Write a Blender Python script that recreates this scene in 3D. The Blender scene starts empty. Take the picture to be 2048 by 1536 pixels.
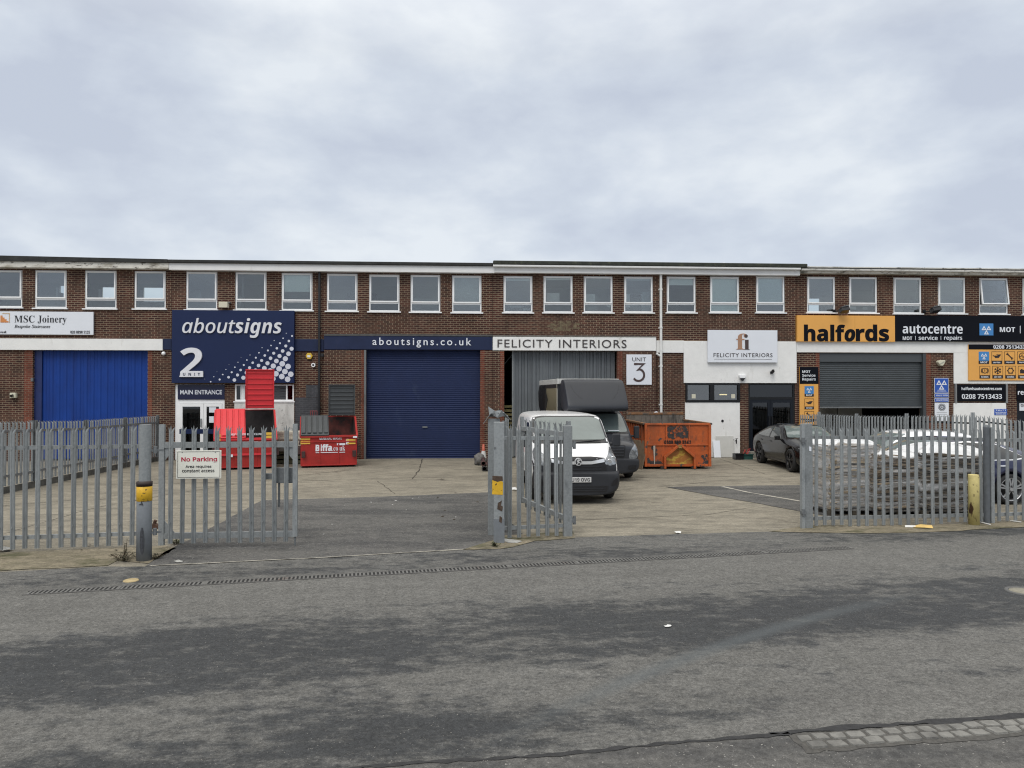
import bpy, bmesh, math, random
from mathutils import Vector, Matrix
from mathutils.bvhtree import BVHTree
from mathutils.geometry import delaunay_2d_cdt
R = math.radians
rnd = random.Random(7)
SC = bpy.context.scene
COL = SC.collection

# ---------------------------------------------------------------- camera
FPX, CX, CY, HC, HOR = 1450.0, 1024.0, 768.0, 2.45, 785.0
PITCH = math.atan((HOR - CY) / FPX)
camd = bpy.data.cameras.new('camera'); cam = bpy.data.objects.new('camera', camd); COL.objects.link(cam)
camd.sensor_width = 36.0; camd.lens = FPX / 2048.0 * 36.0
camd.clip_start = 0.1; camd.clip_end = 3000
cam.location = (0, 0, HC); cam.rotation_euler = (math.pi / 2 + PITCH, 0, 0)
SC.camera = cam

# ---------------------------------------------------------------- sky and light
SUN_EL, SUN_AZ = R(52), R(200)          # soft sun behind the camera, a little to the left
world = bpy.data.worlds.new('World'); SC.world = world; world.use_nodes = True
nt = world.node_tree; nt.nodes.clear()
def wn(t, **k):
    n = nt.nodes.new(t)
    for a, b in k.items(): setattr(n, a, b)
    return n
L = nt.links.new
out = wn('ShaderNodeOutputWorld'); bg = wn('ShaderNodeBackground')
sky = wn('ShaderNodeTexSky'); sky.sky_type = 'NISHITA'; sky.sun_disc = False
sky.sun_elevation = SUN_EL; sky.sun_rotation = SUN_AZ
tc = wn('ShaderNodeTexCoord'); sep = wn('ShaderNodeSeparateXYZ'); L(tc.outputs['Generated'], sep.inputs[0])
def wm(op, a, b=None, clamp=False):
    n = wn('ShaderNodeMath', operation=op); n.use_clamp = clamp
    for i, v in ((0, a), (1, b)):
        if v is None: continue
        if isinstance(v, (int, float)): n.inputs[i].default_value = v
        else: L(v, n.inputs[i])
    return n.outputs[0]
n1 = wn('ShaderNodeTexNoise'); n1.inputs['Scale'].default_value = 4.4; n1.inputs['Detail'].default_value = 9; n1.inputs['Roughness'].default_value = .50; n1.inputs['Distortion'].default_value = .25
mp = wn('ShaderNodeMapping'); mp.inputs['Location'].default_value = (3.1, 7.4, 0); mp.inputs['Rotation'].default_value = (0, R(12), 0); mp.inputs['Scale'].default_value = (1.0, 1.0, 2.1)
L(tc.outputs['Generated'], mp.inputs[0]); L(mp.outputs[0], n1.inputs['Vector'])
n2 = wn('ShaderNodeTexNoise'); n2.inputs['Scale'].default_value = 1.3; n2.inputs['Detail'].default_value = 3
L(mp.outputs[0], n2.inputs['Vector'])
cr = wn('ShaderNodeValToRGB'); e = cr.color_ramp.elements
e[0].position = .40; e[0].color = (.445, .487, .568, 1); e[1].position = .62; e[1].color = (.635, .672, .712, 1)
m_ = cr.color_ramp.elements.new(.5); m_.color = (.515, .560, .628, 1)
n3 = wn('ShaderNodeTexNoise'); n3.inputs['Scale'].default_value = 10; n3.inputs['Detail'].default_value = 7; n3.inputs['Roughness'].default_value = .55; L(mp.outputs[0], n3.inputs['Vector'])
mixn = wm('ADD', wm('ADD', wm('MULTIPLY', n1.outputs['Fac'], .54), wm('MULTIPLY', n2.outputs['Fac'], .20)), wm('MULTIPLY', n3.outputs['Fac'], .26))
L(mixn, cr.inputs[0])
# an overcast sky is brighter overhead than near the horizon
up = wm('ADD', 1.0, wm('MULTIPLY', wm('MAXIMUM', wm('SUBTRACT', sep.outputs[2], .42), 0.0), 2.3))
hue = wn('ShaderNodeMix', data_type='RGBA'); hue.inputs[0].default_value = .94
sk = wn('ShaderNodeMix', data_type='RGBA', blend_type='MULTIPLY'); sk.inputs[0].default_value = 1
sk.inputs[7].default_value = (.10, .10, .10, 1); L(sky.outputs[0], sk.inputs[6])
L(sk.outputs[2], hue.inputs[6])
vm = wn('ShaderNodeVectorMath', operation='SCALE'); L(cr.outputs[0], vm.inputs[0]); L(up, vm.inputs['Scale'])
neu = wn('ShaderNodeMix', data_type='RGBA'); nf_ = wm('MULTIPLY', wm('SUBTRACT', sep.outputs[2], .40), 2.2, True); L(nf_, neu.inputs[0]); L(vm.outputs[0], neu.inputs[6])
nv = wn('ShaderNodeVectorMath', operation='SCALE'); nv.inputs[0].default_value = (.66, .635, .585); L(up, nv.inputs['Scale']); L(nv.outputs[0], neu.inputs[7])
L(neu.outputs[2], hue.inputs[7])
L(hue.outputs[2], bg.inputs[0]); bg.inputs[1].default_value = 1.0; L(bg.outputs[0], out.inputs[0])

sd = bpy.data.lights.new('sun', 'SUN'); sun = bpy.data.objects.new('sun', sd); COL.objects.link(sun)
sd.energy = 1.0; sd.angle = R(28); sd.color = (1, .97, .93)
_s = Vector((math.sin(SUN_AZ) * math.cos(SUN_EL), math.cos(SUN_AZ) * math.cos(SUN_EL), math.sin(SUN_EL)))
sun.rotation_euler = (-_s).to_track_quat('-Z', 'Y').to_euler(); sun.location = (-6, -20, 30)

SC.view_settings.view_transform = 'Standard'; SC.view_settings.look = 'None'
SC.view_settings.exposure = 0.36; SC.view_settings.gamma = 1.0
SC.render.engine = 'CYCLES'
SC.cycles.use_denoising = True; SC.cycles.denoising_prefilter = 'NONE'; SC.cycles.denoising_input_passes = 'RGB_ALBEDO_NORMAL'; SC.cycles.filter_width = 1.15; SC.cycles.sample_clamp_indirect = 3.0; SC.cycles.max_bounces = 8; SC.cycles.transparent_max_bounces = 16

# ---------------------------------------------------------------- pixel -> place (2048 x 1536 photo)
def ray(px, py):
    x = (px - CX) / FPX; v = -(py - CY) / FPX
    return Vector((x, math.cos(PITCH) - math.sin(PITCH) * v, math.sin(PITCH) + math.cos(PITCH) * v))
def gnd(px, py, z=0.0):
    d = ray(px, py); t = (z - HC) / d.z
    return Vector((d.x * t, d.y * t, z))
def at_depth(px, py, Y):
    d = ray(px, py); t = Y / d.y
    return Vector((d.x * t, Y, HC + d.z * t))
FA = math.atan(.06)
FO = Vector((0, 27.1, 0)); FT = Vector((math.cos(FA), math.sin(FA), 0)); FN = Vector((math.sin(FA), -math.cos(FA), 0))
def fac(px, py, n=0.0):
    d = ray(px, py); C = Vector((0, 0, HC))
    t = ((FO + FN * n) - C).dot(FN) / d.dot(FN)
    P = C + d * t
    return (P - FO).dot(FT), P.z
def fworld(s, n=0.0, z=0.0):
    return FO + FT * s + FN * n + Vector((0, 0, z))

# ---------------------------------------------------------------- things, parts
def link(o, parent=None):
    COL.objects.link(o)
    if parent is not None: o.parent = parent
    return o
def tag(o, label=None, cat=None, group=None, kind=None):
    if label: o['label'] = label
    if cat: o['category'] = cat
    if group: o['group'] = group
    if kind: o['kind'] = kind
    return o
def thing(name, label, cat, loc=(0, 0, 0), rz=0.0, group=None):
    o = bpy.data.objects.new(name, None); o.empty_display_size = .2
    o.location = loc; o.rotation_euler = (0, 0, rz); link(o)
    return tag(o, label, cat, group)

class MB:
    """collects shapes and links them as one mesh object"""
    def __init__(s): s.v = []; s.f = []; s.sm = []
    def add(s, vs, fs, smooth=False):
        b = len(s.v); s.v += [tuple(p) for p in vs]
        for f in fs: s.f.append(tuple(b + i for i in f)); s.sm.append(smooth)
        return s
    def box(s, x0, x1, y0, y1, z0, z1):
        if x0 > x1: x0, x1 = x1, x0
        if y0 > y1: y0, y1 = y1, y0
        if z0 > z1: z0, z1 = z1, z0
        return s.add([(x0,y0,z0),(x1,y0,z0),(x1,y1,z0),(x0,y1,z0),(x0,y0,z1),(x1,y0,z1),(x1,y1,z1),(x0,y1,z1)],
                     [(0,3,2,1),(4,5,6,7),(0,1,5,4),(1,2,6,5),(2,3,7,6),(3,0,4,7)])
    def obox(s, c, ax, ay, az):
        """box centred at c with half axes"""
        c, ax, ay, az = map(Vector, (c, ax, ay, az)); vs = []
        for k in (-1, 1):
            for (i, j) in ((-1,-1),(1,-1),(1,1),(-1,1)): vs.append(c + ax*i + ay*j + az*k)
        return s.add(vs, [(0,3,2,1),(4,5,6,7),(0,1,5,4),(1,2,6,5),(2,3,7,6),(3,0,4,7)])
    def bar(s, p, q, w, h=None, upv=(0, 0, 1)):
        p, q = Vector(p), Vector(q); h = h or w; d = (q - p)
        u = Vector(upv); a = d.cross(u)
        if a.length < 1e-6: a = d.cross(Vector((1, 0, 0)))
        a.normalize(); b = a.cross(d).normalized()
        return s.obox((p + q) / 2, a * w / 2, d / 2, b * h / 2)
    def cyl(s, p, q, r0, r1=None, n=16, cap=True, smooth=True):
        p, q = Vector(p), Vector(q); r1 = r0 if r1 is None else r1; d = (q - p).normalized()
        a = d.orthogonal().normalized(); b = d.cross(a); vs = []
        for i in range(n):
            t = 2 * math.pi * i / n; o = a * math.cos(t) + b * math.sin(t)
            vs.append(p + o * r0); vs.append(q + o * r1)
        fs = [(2*i, 2*((i+1) % n), 2*((i+1) % n)+1, 2*i+1) for i in range(n)]
        s.add(vs, fs, smooth)
        if cap:
            s.add([vs[2*i] for i in range(n)], [tuple(range(n))[::-1]])
            s.add([vs[2*i+1] for i in range(n)], [tuple(range(n))])
        return s
    def tube(s, pts, r, n=8):
        for a, b in zip(pts[:-1], pts[1:]): s.cyl(a, b, r, r, n)
        return s
    def lathe(s, prof, c, axis='z', n=24):
        c = Vector(c); vs = []; m = len(prof)
        for i in range(n):
            t = 2 * math.pi * i / n; ct, st = math.cos(t), math.sin(t)
            for (r, h) in prof:
                p = {'z': (r*ct, r*st, h), 'x': (h, r*ct, r*st), 'y': (r*st, h, r*ct)}[axis]
                vs.append(c + Vector(p))
        fs = []
        for i in range(n):
            j = (i + 1) % n
            for k in range(m - 1): fs.append((i*m+k, j*m+k, j*m+k+1, i*m+k+1))
        return s.add(vs, fs, True)
    def prism(s, poly, y0, y1):
        """poly in (x,z), from y0 (front) to y1"""
        n = len(poly); vs = [(x, y0, z) for x, z in poly] + [(x, y1, z) for x, z in poly]
        fs = [tuple(range(n)), tuple(range(2*n-1, n-1, -1))] + [(i, i+n, (i+1) % n + n, (i+1) % n) for i in range(n)]
        return s.add(vs, fs)
    def prismx(s, poly, x0, x1):
        n = len(poly); vs = [(x0, y, z) for y, z in poly] + [(x1, y, z) for y, z in poly]
        fs = [tuple(range(n)), tuple(range(2*n-1, n-1, -1))] + [(i, i+n, (i+1) % n + n, (i+1) % n) for i in range(n)]
        return s.add(vs, fs)
    def sheet(s, poly, z):
        n = len(poly); return s.add([(p[0], p[1], z) for p in poly], [tuple(range(n))])
    def slab(s, poly, z0, z1):
        n = len(poly); vs = [(p[0], p[1], z0) for p in poly] + [(p[0], p[1], z1) for p in poly]
        return s.add(vs, [tuple(range(n))[::-1], tuple(range(n, 2*n))] + [(i, (i+1) % n, (i+1) % n+n, i+n) for i in range(n)])
    def stroke(s, pts, w, y0, y1, closed=False):
        """a stroke of width w through (x,z) points, mitred, thickness y0..y1"""
        n = len(pts); Lp, Rp = [], []
        P = [Vector(p) for p in pts]
        for i in range(n):
            a = P[i-1] if (i > 0 or closed) else None; b = P[(i+1) % n] if (i < n-1 or closed) else None
            d1 = (P[i]-a).normalized() if a is not None else None; d2 = (b-P[i]).normalized() if b is not None else None
            d = (d1 + d2) if d1 is not None and d2 is not None else (d1 if d2 is None else d2)
            d = d.normalized() if d.length > 1e-6 else d2
            nn = Vector((-d.y, d.x)); k = 1.0
            if d1 is not None and d2 is not None: k = 1 / max(.5, abs(nn.dot(Vector((-d1.y, d1.x)))))
            Lp.append(P[i] + nn * w/2*k); Rp.append(P[i] - nn * w/2*k)
        for i in range(n if closed else n-1):
            j = (i+1) % n; s.prism([Rp[i], Rp[j], Lp[j], Lp[i]], y0, y1)
        return s
    def disc(s, x, z, r, y0, y1, n=20):
        return s.prism([(x + r*math.cos(2*math.pi*i/n), z + r*math.sin(2*math.pi*i/n)) for i in range(n)], y0, y1)
    def mesh(s, name):
        me = bpy.data.meshes.new(name); me.from_pydata(s.v, [], s.f)
        me.polygons.foreach_set('use_smooth', s.sm); me.update(); return me
    def build(s, name, m=None, parent=None, bevel=0.0, loc=None, rz=None, fix=True):
        me = s.mesh(name)
        if fix:
            bm = bmesh.new(); bm.from_mesh(me); bmesh.ops.recalc_face_normals(bm, faces=bm.faces); bm.to_mesh(me); bm.free()
        if m is not None: me.materials.append(m)
        o = link(bpy.data.objects.new(name, me), parent)
        if loc is not None: o.location = loc
        if rz is not None: o.rotation_euler = (0, 0, rz)
        if bevel:
            b = o.modifiers.new('bevel', 'BEVEL'); b.width = bevel; b.segments = 2; b.limit_method = 'ANGLE'; b.angle_limit = R(40)
        return o

# ---------------------------------------------------------------- lettering
STY = {'sb': (0x1D5D4, 0x1D5EE, 0x1D7EC), 's': (0x1D5A0, 0x1D5BA, 0x1D7E2), 'si': (0x1D608, 0x1D622, None),
       'sbi': (0x1D63C, 0x1D656, None), 'b': (0x1D400, 0x1D41A, 0x1D7CE), 'i': (0x1D434, 0x1D44E, None)}
def styled(t, st):
    if not st: return t
    U, l, d = STY[st]; r = ''
    for c in t:
        if 'A' <= c <= 'Z': r += chr(U + ord(c) - 65)
        elif 'a' <= c <= 'z': r += '\u210e' if (st == 'i' and c == 'h') else chr(l + ord(c) - 97)
        elif '0' <= c <= '9' and d: r += chr(d + ord(c) - 48)
        else: r += c
    return r
def text_into(mb, t, x0, x1, z0, z1, yf, thick=.01, st=None, offset=0.0, shear=0.0, space=1.0):
    c = bpy.data.curves.new('t', 'FONT'); c.body = styled(t, st); c.size = 1; c.offset = offset; c.shear = shear
    c.space_character = space; c.extrude = .05; c.resolution_u = 3
    o = bpy.data.objects.new('t', c); COL.objects.link(o)
    me = o.to_mesh(); vs = [v.co.copy() for v in me.vertices]; fs = [tuple(p.vertices) for p in me.polygons]
    o.to_mesh_clear(); bpy.data.objects.remove(o); bpy.data.curves.remove(c)
    if not vs: return mb
    ax, bx = min(v.x for v in vs), max(v.x for v in vs); ay, by = min(v.y for v in vs), max(v.y for v in vs)
    kx = (x1 - x0) / (bx - ax); kz = (z1 - z0) / (by - ay)
    return mb.add([(x0 + (v.x-ax)*kx, yf + thick*(.5 - v.z/.1), z0 + (v.y-ay)*kz) for v in vs], fs)

# ---------------------------------------------------------------- materials
def mat(name, col, rough=.6, metal=0.0, spec=.5, noise=None, bump=None, stains=(), coat=0.0, streak=None):
    """noise=(scale, amount); bump=(scale, strength); stains=[(scale, lo, hi, colour, (sx,sy,sz), detail, rough)]"""
    m = bpy.data.materials.new(name); m.use_nodes = True; t = m.node_tree; b = t.nodes['Principled BSDF']; K = t.links.new
    b.inputs['Roughness'].default_value = rough; b.inputs['Metallic'].default_value = metal
    b.inputs['Specular IOR Level'].default_value = spec; b.inputs['Coat Weight'].default_value = coat
    b.inputs['Base Color'].default_value = (*col, 1)
    if not (noise or bump or stains): return m
    tc = t.nodes.new('ShaderNodeTexCoord'); src = None
    rgb = t.nodes.new('ShaderNodeRGB'); rgb.outputs[0].default_value = (*col, 1); src = rgb.outputs[0]
    if noise:
        n = t.nodes.new('ShaderNodeTexNoise'); n.inputs['Scale'].default_value = noise[0]; n.inputs['Detail'].default_value = 6
        n.inputs['Roughness'].default_value = .65
        K(tc.outputs['Object'], n.inputs['Vector'])
        mr = t.nodes.new('ShaderNodeMapRange'); mr.inputs[1].default_value = .3; mr.inputs[2].default_value = .7
        mr.inputs[3].default_value = 1 - noise[1]; mr.inputs[4].default_value = 1 + noise[1]
        K(n.outputs['Fac'], mr.inputs[0])
        vm = t.nodes.new('ShaderNodeVectorMath'); vm.operation = 'SCALE'; K(src, vm.inputs[0]); K(mr.outputs[0], vm.inputs['Scale']); src = vm.outputs[0]
    for st in stains:
        sc, lo, hi, c2 = st[:4]; sv = st[4] if len(st) > 4 else (1, 1, 1); de = st[5] if len(st) > 5 else 6
        mp = t.nodes.new('ShaderNodeMapping'); mp.inputs['Scale'].default_value = sv; mp.inputs['Location'].default_value = (sc*3.7, lo*11, hi*5)
        K(tc.outputs['Object'], mp.inputs[0])
        n = t.nodes.new('ShaderNodeTexNoise'); n.inputs['Scale'].default_value = sc; n.inputs['Detail'].default_value = de; n.inputs['Roughness'].default_value = .6
        K(mp.outputs[0], n.inputs['Vector'])
        mr = t.nodes.new('ShaderNodeMapRange'); mr.inputs[1].default_value = lo; mr.inputs[2].default_value = hi; K(n.outputs['Fac'], mr.inputs[0])
        mx = t.nodes.new('ShaderNodeMix'); mx.data_type = 'RGBA'; K(mr.outputs[0], mx.inputs[0]); K(src, mx.inputs[6]); mx.inputs[7].default_value = (*c2, 1); src = mx.outputs[2]
    K(src, b.inputs['Base Color'])
    if bump:
        n = t.nodes.new('ShaderNodeTexNoise'); n.inputs['Scale'].default_value = bump[0]; n.inputs['Detail'].default_value = 5
        K(tc.outputs['Object'], n.inputs['Vector'])
        bp = t.nodes.new('ShaderNodeBump'); bp.inputs['Strength'].default_value = bump[1]; bp.inputs['Distance'].default_value = .02
        K(n.outputs['Fac'], bp.inputs['Height']); K(bp.outputs[0], b.inputs['Normal'])
    return m

def brick_mat(name, c1, c2, mortar, dark=.5, stains=()):
    m = bpy.data.materials.new(name); m.use_nodes = True; t = m.node_tree; b = t.nodes['Principled BSDF']; K = t.links.new
    b.inputs['Roughness'].default_value = .88; b.inputs['Specular IOR Level'].default_value = .25
    tc = t.nodes.new('ShaderNodeTexCoord'); sp = t.nodes.new('ShaderNodeSeparateXYZ'); K(tc.outputs['Object'], sp.inputs[0])
    ad = t.nodes.new('ShaderNodeMath'); ad.operation = 'ADD'; K(sp.outputs[0], ad.inputs[0]); K(sp.outputs[1], ad.inputs[1])
    cb = t.nodes.new('ShaderNodeCombineXYZ'); K(ad.outputs[0], cb.inputs[0]); K(sp.outputs[2], cb.inputs[1])
    br = t.nodes.new('ShaderNodeTexBrick'); K(cb.outputs[0], br.inputs['Vector'])
    br.inputs['Scale'].default_value = 1; br.inputs['Brick Width'].default_value = .225; br.inputs['Row Height'].default_value = .075
    br.inputs['Mortar Size'].default_value = .0085; br.inputs['Mortar Smooth'].default_value = .15; br.inputs['Bias'].default_value = -.15
    br.inputs['Color1'].default_value = (*c1, 1); br.inputs['Color2'].default_value = (*c2, 1); br.inputs['Mortar'].default_value = (*mortar, 1)
    src = br.outputs['Color']
    for (sc, lo, hi, k, sv) in ((1.1, .35, .7, .28, (1, 1, 1)), (9, .3, .7, .22, (1, 1, 2.8)), (2.3, .45, .75, dark*.5, (1.6, 1, .45))):
        mp = t.nodes.new('ShaderNodeMapping'); mp.inputs['Scale'].default_value = sv; K(tc.outputs['Object'], mp.inputs[0])
        n = t.nodes.new('ShaderNodeTexNoise'); n.inputs['Scale'].default_value = sc; n.inputs['Detail'].default_value = 5; K(mp.outputs[0], n.inputs['Vector'])
        mr = t.nodes.new('ShaderNodeMapRange'); mr.inputs[1].default_value = lo; mr.inputs[2].default_value = hi; mr.inputs[3].default_value = 1 + k*.4; mr.inputs[4].default_value = 1 - k
        K(n.outputs['Fac'], mr.inputs[0])
        vm = t.nodes.new('ShaderNodeVectorMath'); vm.operation = 'SCALE'; K(src, vm.inputs[0]); K(mr.outputs[0], vm.inputs['Scale']); src = vm.outputs[0]
    K(src, b.inputs['Base Color'])
    bp = t.nodes.new('ShaderNodeBump'); bp.inputs['Strength'].default_value = .6; bp.inputs['Distance'].default_value = .012; bp.invert = True
    K(br.outputs['Fac'], bp.inputs['Height']); K(bp.outputs[0], b.inputs['Normal'])
    return m

def glass_mat(name, tint, refl, rough=.02):
    m = bpy.data.materials.new(name); m.use_nodes = True; t = m.node_tree; K = t.links.new
    t.nodes.remove(t.nodes['Principled BSDF']); o = t.nodes['Material Output']
    tr = t.nodes.new('ShaderNodeBsdfTransparent'); tr.inputs[0].default_value = (*tint, 1)
    gl = t.nodes.new('ShaderNodeBsdfGlossy'); gl.inputs['Roughness'].default_value = rough; gl.inputs[0].default_value = (.95, .97, 1, 1)
    fr = t.nodes.new('ShaderNodeFresnel'); fr.inputs[0].default_value = 1.5
    ma = t.nodes.new('ShaderNodeMath'); ma.operation = 'MULTIPLY_ADD'; ma.inputs[1].default_value = 1.6; ma.inputs[2].default_value = refl; ma.use_clamp = True
    K(fr.outputs[0], ma.inputs[0])
    mx = t.nodes.new('ShaderNodeMixShader'); K(ma.outputs[0], mx.inputs[0]); K(tr.outputs[0], mx.inputs[1]); K(gl.outputs[0], mx.inputs[2]); K(mx.outputs[0], o.inputs[0])
    return m

BRICK = brick_mat('brown_brick', (.086, .034, .024), (.036, .018, .016), (.28, .215, .15))
BRICKR = brick_mat('red_brick', (.17, .050, .030), (.12, .038, .026), (.22, .14, .10))
BRICKG = brick_mat('grey_painted_brick', (.075, .078, .085), (.055, .058, .066), (.10, .10, .11))
WHITE = mat('white_render', (.80, .80, .78), .85, spec=.2, noise=(3, .05), bump=(30, .25), stains=[(1.6, .62, .8, (.55, .54, .50), (2.5, 1, .4)), (7, .66, .8, (.45, .44, .40), (1.5, 1, .5))])
DWHITE = mat('dirty_white_render', (.66, .66, .63), .85, spec=.2, noise=(3, .08), bump=(26, .3), stains=[(1.8, .45, .75, (.36, .36, .34), (1.6, 1, .7)), (6, .6, .75, (.22, .22, .21))])
UPVC = mat('white_plastic', (.86, .87, .87), .35, noise=(2, .03))
FASCIA = mat('white_fascia', (.74, .74, .73), .5, noise=(1.5, .05), stains=[(2.2, .6, .85, (.5, .49, .46), (1, 1, .3))])
FASCIAD = mat('peeling_fascia', (.66, .64, .58), .7, noise=(5, .1), stains=[(1.4, .5, .68, (.30, .27, .21), (1, 1, 3)), (5, .58, .66, (.09, .075, .06), (1, 1, 2.5)), (.7, .58, .68, (.10, .10, .07), (1.4, 1, .5))])
FELT = mat('roof_felt', (.030, .031, .030), .9, noise=(4, .4), bump=(20, .4))
NAVY = mat('navy_sign', (.008, .018, .068), .45, spec=.3, noise=(1, .06))
NAVYB = mat('navy_boards', (.012, .021, .062), .6, spec=.3, noise=(2, .15), stains=[(1.2, .6, .8, (.03, .036, .07), (2, 1, .6))])
SWHITE = mat('sign_white', (.74, .77, .82), .4, noise=(2, .02))
SILVER = mat('silver_letters', (.72, .73, .76), .3, noise=(3, .05))
BLACKM = mat('black_gloss', (.012, .012, .014), .3)
SIGNB = mat('sign_black', (.004, .005, .009), .5, spec=.12, noise=(2, .1))
LETTER = mat('dark_letters', (.05, .042, .04), .5)
BROWNL = mat('brown_letters', (.065, .04, .036), .45)
COPPER = mat('copper_letters', (.42, .24, .15), .3, metal=.3)
ORANGE = mat('sign_orange', (.76, .38, .085), .45, noise=(1.2, .05))
MOTB = mat('sign_blue', (.05, .22, .52), .4)
MOTD = mat('sign_deep_blue', (.02, .09, .42), .4)
GALV = mat('galvanised_steel', (.27, .287, .29), .5, metal=.25, noise=(28, .16), stains=[(6, .55, .75, (.145, .157, .163), (1, 1, .35)), (2.5, .60, .8, (.31, .33, .335), (1, 1, .5)), (1.3, .6, .8, (.16, .155, .14), (1, 1, .6))])
def vary(m, amt):
    """each piece of metal weathered a little differently"""
    t = m.node_tree; b = t.nodes['Principled BSDF']; src = b.inputs['Base Color'].links[0].from_socket
    oi = t.nodes.new('ShaderNodeObjectInfo'); mr = t.nodes.new('ShaderNodeMapRange'); mr.inputs[3].default_value = 1 - amt; mr.inputs[4].default_value = 1 + amt
    t.links.new(oi.outputs['Random'], mr.inputs[0]); vm = t.nodes.new('ShaderNodeVectorMath'); vm.operation = 'SCALE'
    t.links.new(src, vm.inputs[0]); t.links.new(mr.outputs[0], vm.inputs['Scale']); t.links.new(vm.outputs[0], b.inputs['Base Color'])
vary(GALV, .13)
GALVD = mat('dull_galvanised_steel', (.16, .17, .175), .55, metal=.25, noise=(22, .2), stains=[(3, .6, .8, (.09, .08, .07), (1, 1, .4))])
GREYP = mat('grey_post_paint', (.17, .185, .20), .45, noise=(12, .12), stains=[(4, .66, .72, (.05, .05, .055), (1.5, 1.5, .6))])
YELP = mat('yellow_paint', (.68, .40, .02), .5, noise=(10, .15), stains=[(22, .60, .63, (.02, .018, .015))])
YELW = mat('worn_pale_yellow_paint', (.58, .49, .20), .55, noise=(8, .15), stains=[(4, .57, .61, (.085, .040, .02), (1, 1, .45)), (14, .6, .66, (.30, .24, .10)), (2, .55, .7, (.42, .36, .16))])
DBAND = mat('dark_band', (.035, .022, .018), .6, noise=(10, .3))
SHUTN = mat('navy_shutter', (.0085, .019, .070), .6, spec=.3, noise=(2, .1), stains=[(1.3, .6, .8, (.022, .036, .085), (2, 1, 1))])
SHUTG = mat('grey_shutter', (.056, .065, .071), .45, metal=.2, noise=(2, .1))
BLUED = mat('blue_door', (.004, .040, .235), .5, spec=.3, noise=(1.2, .14), stains=[(1.0, .5, .8, (.006, .026, .15), (3, 1, .3))])
GREYD = mat('grey_corrugated', (.125, .138, .148), .5, noise=(1.5, .14), stains=[(1.6, .5, .8, (.075, .083, .09), (5, 1, .25))])
DARKF = mat('anthracite_frame', (.010, .011, .013), .45, spec=.3)
DNAVY = mat('dark_navy_door', (.007, .010, .016), .4, spec=.3)
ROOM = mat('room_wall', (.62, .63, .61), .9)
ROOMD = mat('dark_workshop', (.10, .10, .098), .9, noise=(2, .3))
BLIND = mat('blind_fabric', (.78, .84, .82), .8)
GLASS = glass_mat('window_glass', (.72, .78, .78), .10)
GLASSD = glass_mat('dark_door_glass', (.10, .12, .13), .0)
PVC = mat('white_downpipe', (.74, .74, .72), .4, noise=(4, .06))
BPIPE = mat('black_downpipe', (.014, .014, .016), .4)
CREAMB = mat('cream_plastic', (.62, .60, .47), .5)
RUBBER = mat('rubber', (.014, .014, .015), .75, noise=(20, .2))
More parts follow.
